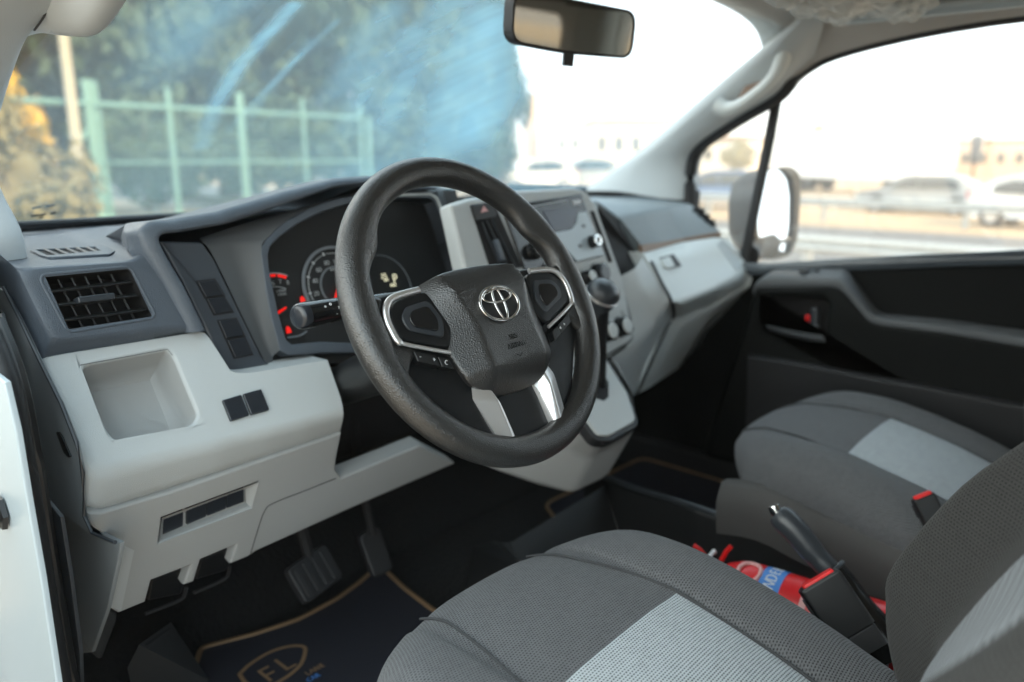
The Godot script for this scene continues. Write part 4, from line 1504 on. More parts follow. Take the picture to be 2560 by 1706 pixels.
# knee panel with its row of switches and two release handles
func knee_panel(dash: Node3D) -> void:
	var T := Transform3D(Basis(Vector3(1, 0, 0), Vector3(0, 0.9371, 0.3489), Vector3(0, -0.3489, 0.9371)), Vector3(-0.76, 1.075, -0.315))
	var o := [Vector2(-0.0304, 0.0121), Vector2(-0.0135, 0.0037), Vector2(0.0687, 0), Vector2(0.3398, 0.0073), Vector2(0.3404, -0.0408), Vector2(0.3434, -0.0648), Vector2(0.3589, -0.0868), Vector2(0.5274, -0.08), Vector2(0.5765, -0.1155), Vector2(0.638, -0.1596), Vector2(0.4063, -0.1656), Vector2(0.219, -0.1741), Vector2(0.2058, -0.179), Vector2(0.177, -0.1787), Vector2(0.1826, -0.143), Vector2(0.128, -0.1447), Vector2(0.1218, -0.1839), Vector2(0.1055, -0.1821), Vector2(0.1135, -0.148), Vector2(0.058, -0.1465), Vector2(0.0525, -0.184), Vector2(0.0157, -0.1836), Vector2(0.0027, -0.1641), Vector2(0.0112, -0.0559), Vector2(-0.0204, -0.0192), Vector2(-0.029, -0.0009)]
	var b := B.new()
	var slot := [Vector2(0.0633, -0.0819), Vector2(0.0646, -0.0394), Vector2(0.2033, -0.0347), Vector2(0.1983, -0.0781)]
	plate(b, T, o, 0.03, 0.004, [slot])
	var knee := put(dash, "knee_panel", b, M.knee_plastic)
	b = B.new()
	cage(b, [[Vector3(-0.6979, 0.9981, -0.3426), Vector3(-0.6964, 1.0394, -0.3272), Vector3(-0.5567, 1.0434, -0.3257), Vector3(-0.5617, 1.001, -0.3415)], [Vector3(-0.6865, 1.0027, -0.3526), Vector3(-0.6871, 1.0281, -0.3431), Vector3(-0.5694, 1.033, -0.3413), Vector3(-0.5643, 1.0056, -0.3515)]], 0.001, T.basis.z)
	put(knee, "switch_recess", b, M.knee_plastic)
	b = B.new()
	cage(b, [[Vector3(-0.6991, 0.9986, -0.3424), Vector3(-0.561, 1.0001, -0.3418)], [Vector3(-0.6872, 1.0003, -0.3535), Vector3(-0.5606, 1.0024, -0.3527)]], 0.001, T.basis.z)
	put(knee, "recess_ledge", b, M.light_smooth)
	b = B.new()
	plate(b, Transform3D(Basis(Vector3(1, 0, 0), Vector3(0, 0.9371, 0.3489), Vector3(0, -0.3489, 0.9371)), Vector3(-0.76, 1.0792, -0.3262)), [Vector2(0.0705, -0.0944), Vector2(0.0697, -0.0516), Vector2(0.2089, -0.0476), Vector2(0.2066, -0.0903)], 0.004, 0.0005)
	put(knee, "recess_back", b, M.knee_plastic)
	var sw := [[Vector2(0.0693, -0.0489), Vector2(0.098, -0.0474), Vector2(0.1, -0.0759), Vector2(0.0723, -0.0781)], [Vector2(0.1026, -0.0471), Vector2(0.1303, -0.0457), Vector2(0.1332, -0.0738), Vector2(0.1052, -0.0762)], [Vector2(0.1318, -0.0457), Vector2(0.1588, -0.0445), Vector2(0.1626, -0.0726), Vector2(0.1347, -0.0738)], [Vector2(0.1603, -0.0445), Vector2(0.1864, -0.0436), Vector2(0.1905, -0.0716), Vector2(0.1639, -0.0726)]]
	for q in sw:
		b = B.new()
		plate(b, Transform3D(Basis(Vector3(1, 0, 0), Vector3(0, 0.9371, 0.3489), Vector3(0, -0.3489, 0.9371)), Vector3(-0.76, 1.0778, -0.3225)), corners(q, 0.001), 0.006, 0.001)
		put(knee, "switch", b, M.switch_cap)
	# joint of the removable panel
	b = B.new()
	tube(b, smooth_line([Vector3(-0.5504, 0.9141, -0.3746), Vector3(-0.546, 0.9448, -0.3632), Vector3(-0.5382, 0.9856, -0.348), Vector3(-0.5229, 0.9944, -0.3447), Vector3(-0.4706, 0.9955, -0.3443), Vector3(-0.4135, 0.9976, -0.3435)], 4), 0.0007, 6)
	put(knee, "joint_line", b, M.seam)
	# facet at the outer edge, its lit look put in by paler plastic
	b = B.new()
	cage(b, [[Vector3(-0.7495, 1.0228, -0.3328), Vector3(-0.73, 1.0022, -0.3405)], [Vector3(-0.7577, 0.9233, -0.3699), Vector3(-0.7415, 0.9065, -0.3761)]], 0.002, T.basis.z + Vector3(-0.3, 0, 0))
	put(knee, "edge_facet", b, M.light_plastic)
	# release handles
	for q in [[[Vector2(0.0669, -0.1648), Vector2(0.121, -0.1649), Vector2(0.1156, -0.2111), Vector2(0.1127, -0.2178), Vector2(0.0636, -0.2028)], [Vector3(-0.7004, 0.8713, -0.4037), Vector3(-0.6731, 0.8696, -0.4043), Vector3(-0.6496, 0.8693, -0.4044), Vector3(-0.6439, 0.875, -0.4023), Vector3(-0.6422, 0.8897, -0.3968)]], [[Vector2(0.1385, -0.1629), Vector2(0.1922, -0.1608), Vector2(0.1872, -0.2027), Vector2(0.183, -0.209), Vector2(0.1332, -0.2009)], [Vector3(-0.6288, 0.872, -0.4034), Vector3(-0.6074, 0.8716, -0.4035), Vector3(-0.5821, 0.873, -0.403), Vector3(-0.5755, 0.8793, -0.4007), Vector3(-0.575, 0.8967, -0.3942)]]]:
		b = B.new()
		plate(b, Transform3D(Basis(Vector3(1, 0, 0), Vector3(0, 0.9371, 0.3489), Vector3(0, -0.3489, 0.9371)), Vector3(-0.76, 1.0806, -0.33)), corners(q[0], 0.003), 0.012, 0.003)
		put(knee, "release_handle", b, M.black)
		b = B.new()
		tube(b, smooth_line(q[1], 3), 0.0026, 8)
		put(knee, "pull_edge", b, M.rubber)
	# dark padding beneath the knee panel and round the column
	b = B.new()
	cage(b, [[Vector3(-0.78, 1.20, -0.47), Vector3(-0.45, 1.20, -0.47), Vector3(-0.06, 1.20, -0.47)], [Vector3(-0.78, 0.95, -0.50), Vector3(-0.45, 0.95, -0.50), Vector3(-0.06, 0.95, -0.50)], [Vector3(-0.78, 0.90, -0.62), Vector3(-0.45, 0.90, -0.62), Vector3(-0.06, 0.90, -0.62)]], 0.01, Vector3(0, 0, 1))
	put(dash, "inner_cover", b, M.deep_black)
	# steering column cover
	b = B.new()
	tube(b, [Vector3(-0.43, 1.288, -0.045), Vector3(-0.42, 1.262, -0.095), Vector3(-0.40, 1.20, -0.22), Vector3(-0.37, 1.14, -0.36), Vector3(-0.35, 1.1, -0.47)], [0.040, 0.044, 0.040, 0.036, 0.036], 20, false, 0.9)
	put(dash, "column_cover", b, M.black)


# end of the dashboard and the kick panel, seen through the open door
func end_panels(dash: Node3D) -> void:
	var side := Transform3D(Basis(Vector3(0, 0, 1), Vector3(0, 1, 0), Vector3(-1, 0, 0)), Vector3.ZERO)
	var b := B.new()
	var T := side
	T.origin.x = -0.794
	plate(b, T, [Vector2(-0.5301, 1.3321), Vector2(-0.4704, 1.3315), Vector2(-0.429, 1.2991), Vector2(-0.3825, 1.2564), Vector2(-0.3322, 1.2136), Vector2(-0.3019, 1.1734), Vector2(-0.2965, 1.1401), Vector2(-0.3111, 1.0795), Vector2(-0.297, 1.0653), Vector2(-0.23, 1.075), Vector2(-0.2867, 1.0638), Vector2(-0.3745, 1.0651), Vector2(-0.4285, 1.0732), Vector2(-0.446, 1.0889), Vector2(-0.4405, 1.1518), Vector2(-0.4505, 1.2179), Vector2(-0.454, 1.2618), Vector2(-0.5422, 1.3053)], 0.004, 0.001)
	var p := put(dash, "end_panel", b, M.end_plastic)
	b = B.new()
	plate(b, Transform3D(side.basis, Vector3(-0.796, 0, 0)), corners([Vector2(-0.3551, 1.1761), Vector2(-0.3478, 1.1784), Vector2(-0.3392, 1.1747), Vector2(-0.3201, 1.1544), Vector2(-0.3273, 1.1513), Vector2(-0.3409, 1.1546)], 0.002), 0.002, 0.0004)
	put(p, "clip_slot", b, M.black)
	b = B.new()
	plate(b, Transform3D(side.basis, Vector3(-0.796, 0, 0)), corners([Vector2(-0.4929, 1.3039), Vector2(-0.4845, 1.3029), Vector2(-0.482, 1.2948), Vector2(-0.4841, 1.2875), Vector2(-0.4928, 1.2867), Vector2(-0.4977, 1.2927)], 0.002), 0.002, 0.0004)
	put(p, "clip_slot", b, M.black)
	b = B.new()
	tube(b, [Vector3(-0.795, 1.3365, -0.4651), Vector3(-0.795, 1.3025, -0.4246), Vector3(-0.795, 1.2594, -0.3785), Vector3(-0.795, 1.2167, -0.3285), Vector3(-0.795, 1.1767, -0.2983), Vector3(-0.795, 1.1427, -0.2919), Vector3(-0.795, 1.0859, -0.3042), Vector3(-0.795, 1.0693, -0.2862), Vector3(-0.795, 1.0788, -0.2245)], 0.0024, 8)
	put(p, "edge_bead", b, M.dark_smooth)
	b = B.new()
	T.origin.x = -0.772
	plate(b, T, [Vector2(-0.4962, 1.0829), Vector2(-0.3769, 1.0573), Vector2(-0.3261, 1.0468), Vector2(-0.2725, 1.0527), Vector2(-0.2742, 1.0427), Vector2(-0.2945, 1.0093), Vector2(-0.3358, 0.9422), Vector2(-0.4112, 0.8448), Vector2(-0.466, 0.8179), Vector2(-0.4966, 0.8307), Vector2(-0.5045, 0.9319), Vector2(-0.4878, 1.0324)], 0.005, 0.0015)
	var k := put(dash, "kick_panel", b, M.end_plastic)
	b = B.new()
	plate(b, Transform3D(Basis(Vector3(1, 0, 0), Vector3(0, 0.9371, 0.3489), Vector3(0, -0.3489, 0.9371)), Vector3(-0.76, 1.0792, -0.3262)), [Vector2(0.0079, -0.18), Vector2(0.0216, -0.2002), Vector2(0.0207, -0.2136), Vector2(0.0044, -0.2744), Vector2(-0.0005, -0.2734), Vector2(-0.0121, -0.2513)], 0.02, 0.004)
	put(k, "lower_edge", b, M.seat_shell)


# centre stack, radio, climate knobs and the gear console
func centre_stack(dash: Node3D) -> void:
	var T := Transform3D(Basis(Vector3(1, 0, 0), Vector3(0, 0.9489, -0.3156), Vector3(0, 0.3156, 0.9489)), Vector3(0.1, 1.42, -0.33))
	var b := B.new()
	var o := [Vector2(-0.2652, -0.0071), Vector2(-0.2209, 0), Vector2(-0.0857, 0.0094), Vector2(0.095, 0.0091), Vector2(0.1248, 0.0007), Vector2(0.1491, -0.0281), Vector2(0.1801, -0.184), Vector2(0.1753, -0.2782), Vector2(0.1739, -0.3116), Vector2(0.1586, -0.3229), Vector2(0.0632, -0.3382), Vector2(-0.0933, -0.3404), Vector2(-0.232, -0.2857), Vector2(-0.2711, -0.1553)]
	plate(b, T, corners(o, 0.006), 0.028, 0.007)
	put(dash, "centre_stack", b, M.light_plastic)
	# hazard switch over the near vent
	b = B.new()
	plate(b, T.translated_local(Vector3(0, 0, 0.001)), corners([Vector2(-0.221, -0.0125), Vector2(-0.1587, -0.0092), Vector2(-0.1256, -0.1334), Vector2(-0.2094, -0.1255)], 0.004), 0.004, 0.001)
	var vent := put(dash, "centre_vent", b, M.deep_black)
	b = B.new()
	plate(b, T.translated_local(Vector3(0, 0, 0.0035)), corners([Vector2(-0.2202, -0.0143), Vector2(-0.1626, -0.0116), Vector2(-0.1628, -0.0374), Vector2(-0.218, -0.0405)], 0.003), 0.004, 0.0015)
	var hz := put(dash, "hazard_switch", b, M.black)
	b = B.new()
	plate(b, T.translated_local(Vector3(0, 0, 0.0046)), [Vector2(-0.2021, -0.0279), Vector2(-0.1818, -0.026), Vector2(-0.1909, -0.0166)], 0.002, 0.0003)
	put(hz, "triangle", b, M.pink_print)
	for k in 3:
		b = B.new()
		var a := Vector2(-0.215, -0.0443).lerp(Vector2(-0.17, -0.0409), 0.25 + 0.28 * k)
		var c := Vector2(-0.205, -0.1234).lerp(Vector2(-0.1323, -0.1301), 0.25 + 0.28 * k)
		tube(b, [T * Vector3(a.x, a.y, 0.003), T * Vector3(c.x, c.y, 0.003)], 0.0022, 6)
		put(vent, "blade", b, M.dark_smooth)
	b = B.new()
	plate(b, T.translated_local(Vector3(0, 0, 0.009)), corners([Vector2(-0.1899, -0.0778), Vector2(-0.1779, -0.0776), Vector2(-0.172, -0.1157), Vector2(-0.1834, -0.116)], 0.003), 0.008, 0.002)
	put(vent, "blade_tab", b, M.dark_plastic)
	# far vent, seen almost edge on
	b = B.new()
	plate(b, T.translated_local(Vector3(0, 0, 0.001)), corners([Vector2(0.1204, -0.0419), Vector2(0.1353, -0.0421), Vector2(0.1567, -0.1515), Vector2(0.1419, -0.1518)], 0.002), 0.003, 0.0008)
	put(dash, "centre_vent", b, M.deep_black)
	# radio
	b = B.new()
	plate(b, T.translated_local(Vector3(0, 0, 0.004)), corners([Vector2(-0.1426, -0.0256), Vector2(-0.1276, -0.0185), Vector2(0.1014, -0.0061), Vector2(0.126, -0.1358), Vector2(0.031, -0.1393), Vector2(-0.1244, -0.1389)], 0.004), 0.008, 0.0025)
	var radio := put(dash, "radio", b, M.gloss_black)
	b = B.new()
	plate(b, T.translated_local(Vector3(0, 0, 0.0054)), corners([Vector2(-0.0355, -0.0343), Vector2(0.076, -0.0324), Vector2(0.0546, -0.0624), Vector2(0.0334, -0.0747), Vector2(-0.0159, -0.0738)], 0.003), 0.002, 0.0006)
	put(radio, "screen", b, M.screen)
	b = B.new()
	plate(b, T.translated_local(Vector3(0, 0, 0.0062)), corners([Vector2(0.1013, -0.0426), Vector2(0.0747, -0.044), Vector2(0.0614, -0.0629), Vector2(0.0399, -0.0757), Vector2(-0.013, -0.0779), Vector2(-0.0203, -0.0852), Vector2(0.0313, -0.1384), Vector2(0.1253, -0.1351)], 0.004), 0.004, 0.001)
	put(radio, "reflection_panel", b, M.radio_reflection)  # panel whose colour paints the reflected sky
	b = B.new()
	tube(b, [Vector3(0.0363, 1.398, -0.3169), Vector3(0.1464, 1.4046, -0.3191)], 0.0012, 6)
	put(radio, "disc_slot", b, M.satin_silver)
	b = B.new()
	plate(b, T.translated_local(Vector3(0, 0, 0.0062)), corners([Vector2(0.0654, -0.0197), Vector2(0.0906, -0.0185), Vector2(0.0905, -0.0261), Vector2(0.0659, -0.0278)], 0.002), 0.003, 0.0008)
	put(radio, "eject_button", b, M.white_print)
	for q in [[Vector2(-0.0882, -0.1071), 0.0155], [Vector2(0.0922, -0.106), 0.013]]:
		b = B.new()
		lathe(b, T.translated_local(Vector3(q[0].x, q[0].y, 0.004)), [Vector2(0, 0.019), Vector2(q[1] * 0.85, 0.019), Vector2(q[1] * 0.95, 0.017), Vector2(q[1], 0.004), Vector2(q[1] * 1.1, 0.0), Vector2(0, 0)])
		put(radio, "radio_knob", b, M.gloss_black)
		b = B.new()
		lathe(b, T.translated_local(Vector3(q[0].x, q[0].y, 0.0232)), [Vector2(q[1] * 0.55, 0.0), Vector2(q[1] * 0.6, 0.0014), Vector2(q[1] * 0.8, 0.0014), Vector2(q[1] * 0.86, 0.0), Vector2(q[1] * 0.55, 0.0)])
		put(radio, "knob_ring", b, M.chrome)
	for q in [Vector2(0.0795, -0.0714), Vector2(0.0522, -0.1098), Vector2(-0.0651, -0.1347)]:
		b = B.new()
		plate(b, T.translated_local(Vector3(q.x, q.y, 0.0085)), rect(0.010, 0.006, 0.002), 0.004, 0.001)
		put(radio, "radio_button", b, M.dial_grey)
	# climate panel
	b = B.new()
	plate(b, T.translated_local(Vector3(0, 0, 0.003)), corners([Vector2(0.0452, -0.1508), Vector2(0.1286, -0.1516), Vector2(0.1479, -0.2541), Vector2(0.1635, -0.2991), Vector2(0.1611, -0.3109), Vector2(0.1443, -0.3185), Vector2(0.0652, -0.3275), Vector2(-0.0323, -0.2978), Vector2(-0.0095, -0.2177)], 0.012), 0.006, 0.002)
	var clima := put(dash, "climate_panel", b, M.light_plastic)
	b = B.new()
	var groove := smooth_line([Vector3(0.2407, 1.1802, -0.2479), Vector3(0.2577, 1.1374, -0.2337), Vector3(0.2572, 1.1245, -0.2294), Vector3(0.2376, 1.117, -0.2269), Vector3(0.1582, 1.1067, -0.2235)], 4)
	tube(b, groove, 0.0016, 6)
	put(clima, "joint_line", b, M.seam)
	for q in [[Vector2(0.0953, -0.171), 0.021, true], [Vector2(0.0528, -0.1733), 0.014, false], [Vector2(0.075, -0.2861), 0.0205, false], [Vector2(0.1283, -0.285), 0.0205, false]]:
		b = B.new()
		var r: float = q[1]
		lathe(b, T.translated_local(Vector3(q[0].x - 0.006, q[0].y, 0.003)), [Vector2(0, 0.020), Vector2(r * 0.8, 0.020), Vector2(r * 0.92, 0.018), Vector2(r, 0.003), Vector2(r * 1.08, 0.0), Vector2(0, 0)])
		put(clima, "climate_knob", b, M.gloss_black)
		b = B.new()
		lathe(b, T.translated_local(Vector3(q[0].x - 0.006, q[0].y, 0.0232)), [Vector2(0, 0.0022), Vector2(r * 0.68, 0.0022), Vector2(r * 0.78, 0.0), Vector2(0, 0.0)])
		put(clima, "knob_face", b, M.dark_smooth if q[2] else M.light_smooth)
	# gear gate console below
	b = B.new()
	var H := Transform3D(Basis(Vector3(1, 0, 0), Vector3(0, 0.6606, -0.7507), Vector3(0, 0.7507, 0.6606)), Vector3(0.05, 1.004, -0.117))
	var gate := [Vector2(-0.002, 0.2588), Vector2(0.1183, 0.245), Vector2(0.1038, 0.1413), Vector2(0.0885, 0.0608), Vector2(0.0591, 0.0094), Vector2(0.0471, 0.0029), Vector2(-0.0401, -0.0008), Vector2(-0.0646, 0.0092), Vector2(-0.0636, 0.0448), Vector2(-0.0552, 0.1636)]
	plate(b, H.translated_local(Vector3(0, 0, 0.003)), corners(gate, 0.008), 0.012, 0.003)
	var con := put(dash, "gear_console", b, M.light_plastic)
	b = B.new()
	plate(b, H.translated_local(Vector3(0, 0, -0.001)), offset(ccw(corners(gate, 0.008)), -0.010), 0.02, 0.003)
	put(con, "black_edge", b, M.rubber)
	b = B.new()
	plate(b, H.translated_local(Vector3(0, 0, 0.0036)), [Vector2(0.0013, 0.2193), Vector2(0.0535, 0.2163), Vector2(0.0643, 0.114), Vector2(0.0589, 0.0939), Vector2(0.0301, 0.0671), Vector2(0.0116, 0.0632), Vector2(-0.0048, 0.0742), Vector2(-0.0071, 0.0934)], 0.001, 0.0002)
	put(con, "gate_slot", b, M.deep_black)
	# body of the console: pale box that narrows downwards
	b = B.new()
	cage(b, [
		[Vector3(0.0467, 1.1289, -0.3044), Vector3(-0.0026, 1.0986, -0.2336), Vector3(-0.0259, 1.0217, -0.1462), Vector3(-0.0106, 0.9935, -0.1141), Vector3(0.111, 0.9986, -0.12), Vector3(0.166, 1.041, -0.1682), Vector3(0.1849, 1.1007, -0.2359)],
		[Vector3(-0.06, 1.0234, -0.2684) + Vector3(0.0, 0, -0.16), Vector3(-0.06, 1.0162, -0.2632), Vector3(0, 0.9632, -0.203), Vector3(0.05, 0.9356, -0.1786), Vector3(0.13, 0.968, -0.1394), Vector3(0.2, 1.0069, -0.1853), Vector3(0.25, 1.0705, -0.257)],
		[Vector3(-0.05, 0.898, -0.3294) + Vector3(0.01, 0, -0.14), Vector3(-0.05, 0.8962, -0.3227), Vector3(0, 0.8695, -0.2641), Vector3(0.05, 0.8475, -0.2194), Vector3(0.13, 0.8623, -0.1971), Vector3(0.18, 0.901, -0.2046), Vector3(0.24, 0.9175, -0.2231)],
		[Vector3(0.03, 0.93, -0.46), Vector3(0.04, 0.92, -0.46), Vector3(0.07, 0.90, -0.46), Vector3(0.11, 0.89, -0.46), Vector3(0.15, 0.89, -0.46), Vector3(0.2, 0.9, -0.46), Vector3(0.24, 0.92, -0.47)]],
		0.014, Vector3(0, -0.3, 1))
	put(con, "console_body", b, M.knee_plastic, 60)


func passenger_side(dash: Node3D) -> void:
	# upper cover with sheen painted in as lighter grey, brown strip, pale glovebox
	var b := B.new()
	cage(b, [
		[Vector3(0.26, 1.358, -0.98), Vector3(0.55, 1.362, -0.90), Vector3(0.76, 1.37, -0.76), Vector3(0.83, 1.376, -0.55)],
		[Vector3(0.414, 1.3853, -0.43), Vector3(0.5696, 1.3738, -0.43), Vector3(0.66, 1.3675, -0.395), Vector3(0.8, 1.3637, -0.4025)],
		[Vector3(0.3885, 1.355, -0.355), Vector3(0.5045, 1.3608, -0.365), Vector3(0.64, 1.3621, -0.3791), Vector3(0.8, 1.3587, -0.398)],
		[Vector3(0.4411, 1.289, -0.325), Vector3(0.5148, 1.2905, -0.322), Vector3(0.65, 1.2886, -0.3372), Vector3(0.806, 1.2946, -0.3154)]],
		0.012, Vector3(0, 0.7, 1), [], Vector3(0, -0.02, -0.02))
	var cover := put(dash, "passenger_cover", b, M.sheen_lightened_plastic, 60)
	b = B.new()
	cage(b, [[Vector3(0.4206, 1.2932, -0.314), Vector3(0.642, 1.2902, -0.3328), Vector3(0.798, 1.2963, -0.3107)], [Vector3(0.4217, 1.2774, -0.311), Vector3(0.642, 1.2743, -0.33), Vector3(0.798, 1.2808, -0.3113)]], 0.002, Vector3(0, 0.3, 1), [], Vector3(0, 0, -0.01))
	put(dash, "brown_strip", b, M.wood_brown)
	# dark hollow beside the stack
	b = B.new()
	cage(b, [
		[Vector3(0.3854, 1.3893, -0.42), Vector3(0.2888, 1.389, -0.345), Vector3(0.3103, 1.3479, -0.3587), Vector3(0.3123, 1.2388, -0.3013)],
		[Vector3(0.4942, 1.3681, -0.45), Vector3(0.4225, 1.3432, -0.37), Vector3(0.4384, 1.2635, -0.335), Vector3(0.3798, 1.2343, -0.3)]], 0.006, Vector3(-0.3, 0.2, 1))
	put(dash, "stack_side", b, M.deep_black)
	# far vent in the cover
	b = B.new()
	var q := [Vector3(0.803, 1.3484, -0.4083), Vector3(0.803, 1.352, -0.3785), Vector3(0.803, 1.3094, -0.3309), Vector3(0.803, 1.3002, -0.3605)]
	var n: Vector3 = (q[1] - q[0]).cross(q[3] - q[0]).normalized()
	n = n if n.z > 0 else -n
	var T := at((q[0] + q[2]) / 2, n + Vector3(-0.25, 0, 0))
	var o := []
	for k in q:
		var w: Vector3 = T.affine_inverse() * k
		o.append(Vector2(w.x, w.y))
	var vq := [Vector3(0.8, 1.3486, -0.4066), Vector3(0.8, 1.3522, -0.3769), Vector3(0.8, 1.3097, -0.3294), Vector3(0.8, 1.3005, -0.3589)]
	b = B.new()
	var vrow := [[vq[0] + Vector3(-0.035, 0.003, 0.004), vq[1] + Vector3(0, 0.003, 0.004)], [vq[3] + Vector3(-0.035, 0.003, 0.006), vq[2] + Vector3(0, 0.003, 0.006)]]
	cage(b, vrow, 0.002, Vector3(0, 0.5, 1), [], Vector3(0, -0.01, -0.02))
	var vent := put(cover, "side_vent", b, M.deep_black)
	for k in 3:
		b = B.new()
		var t := 0.2 + 0.3 * k
		tube(b, [vrow[0][0].lerp(vrow[1][0], t) + Vector3(0, 0.004, 0.003), vrow[0][1].lerp(vrow[1][1], t) + Vector3(0, 0.004, 0.003)], 0.003, 6)
		put(vent, "blade", b, M.dark_smooth)
	# glovebox: sloping lid, rounded nose and lower door
	b = B.new()
	var G := Transform3D(Basis(Vector3(1, 0, 0), Vector3(0, 0.769, -0.6392), Vector3(0, 0.6392, 0.769)), Vector3(0.8, 1.184, -0.217))
	cage(b, [
		[Vector3(0.3983, 1.2813, -0.2978), Vector3(0.4248, 1.2763, -0.2937), Vector3(0.586, 1.2809, -0.2975), Vector3(0.7753, 1.2841, -0.3002), Vector3(0.8086, 1.2771, -0.2943)],
		[Vector3(0.3977, 1.2508, -0.2725), Vector3(0.4073, 1.2352, -0.2595), Vector3(0.6039, 1.2398, -0.2634), Vector3(0.8096, 1.2441, -0.2669), Vector3(0.8326, 1.2351, -0.2595)],
		[Vector3(0.3869, 1.1828, -0.216), Vector3(0.4159, 1.1734, -0.2082), Vector3(0.6218, 1.1841, -0.2171), Vector3(0.8129, 1.2026, -0.2325), Vector3(0.8164, 1.1921, -0.2237)],
		[Vector3(0.53, 1.118, -0.2877), Vector3(0.575, 1.1108, -0.2896), Vector3(0.7, 1.137, -0.2607), Vector3(0.79, 1.1653, -0.2289), Vector3(0.805, 1.1733, -0.2225)],
		[Vector3(0.53, 1.097, -0.302), Vector3(0.575, 1.091, -0.2924), Vector3(0.68, 1.1177, -0.2649), Vector3(0.775, 1.1521, -0.2325), Vector3(0.79, 1.1624, -0.221)],
		[Vector3(0.3998, 0.9544, -0.3), Vector3(0.519, 0.9377, -0.335), Vector3(0.714, 0.9373, -0.37), Vector3(0.8713, 1.0089, -0.36), Vector3(0.9303, 1.0846, -0.33)]],
		0.014, Vector3(0, 0.3, 1), [], Vector3(0, 0.0, -0.08))
	var glove := put(dash, "glovebox", b, M.light_smooth, 60)
	b = B.new()
	plate(b, G.translated_local(Vector3(0, 0, 0.0015)), corners([Vector2(-0.3528, 0.1057), Vector2(-0.2862, 0.1086), Vector2(-0.2841, 0.0747), Vector2(-0.3453, 0.0736)], 0.003), 0.004, 0.0008)
	put(glove, "latch_recess", b, M.seat_shell)
	b = B.new()
	plate(b, G.translated_local(Vector3(0, 0, 0.006)), corners([Vector2(-0.3548, 0.1001), Vector2(-0.3153, 0.1024), Vector2(-0.3192, 0.0761), Vector2(-0.3491, 0.0741), Vector2(-0.3599, 0.0794)], 0.004), 0.006, 0.002)
	put(glove, "latch", b, M.light_smooth)
	b = B.new()
	plate(b, G.translated_local(Vector3(0, 0, 0.0015)), corners([Vector2(-0.0667, 0.1131), Vector2(-0.0181, 0.125), Vector2(-0.0126, 0.0364), Vector2(-0.0536, 0.0322)], 0.006), 0.004, 0.001)
	put(glove, "cup_slot", b, M.trim_grey)
	# pale panel between stack and glovebox
	b = B.new()
	cage(b, [
		[Vector3(0.2742, 1.2443, -0.2758), Vector3(0.3206, 1.2564, -0.268), Vector3(0.3872, 1.2706, -0.2916)],
		[Vector3(0.2795, 1.1986, -0.2606), Vector3(0.3228, 1.2153, -0.25), Vector3(0.3917, 1.2337, -0.2609)],
		[Vector3(0.2841, 1.1246, -0.2381), Vector3(0.357, 1.1471, -0.236), Vector3(0.3871, 1.1797, -0.216)],
		[Vector3(0.2714, 1.109, -0.235), Vector3(0.3439, 1.1212, -0.234), Vector3(0.528, 1.1184, -0.2874)],
		[Vector3(0.1784, 1.0926, -0.2316), Vector3(0.3006, 1.0938, -0.238), Vector3(0.515, 1.0967, -0.2971)],
		[Vector3(0.2141, 1.0438, -0.2365), Vector3(0.338, 1.0151, -0.28), Vector3(0.4132, 1.0242, -0.29)],
		[Vector3(0.247, 0.9981, -0.2423), Vector3(0.3614, 0.9526, -0.3), Vector3(0.3993, 0.9529, -0.305)]],
		0.014, Vector3(0, 0.2, 1))
	put(dash, "glovebox_surround", b, M.light_plastic, 60)
	b = B.new()
	tube(b, smooth_line([Vector3(0.4068, 1.2617, -0.2803), Vector3(0.395, 1.2207, -0.2462), Vector3(0.3876, 1.1814, -0.2136), Vector3(0.528, 1.1185, -0.2866), Vector3(0.523, 1.0953, -0.2978), Vector3(0.4472, 1.0421, -0.285), Vector3(0.3904, 0.957, -0.295)], 4), 0.004, 6)
	put(glove, "joint_line", b, M.seam)


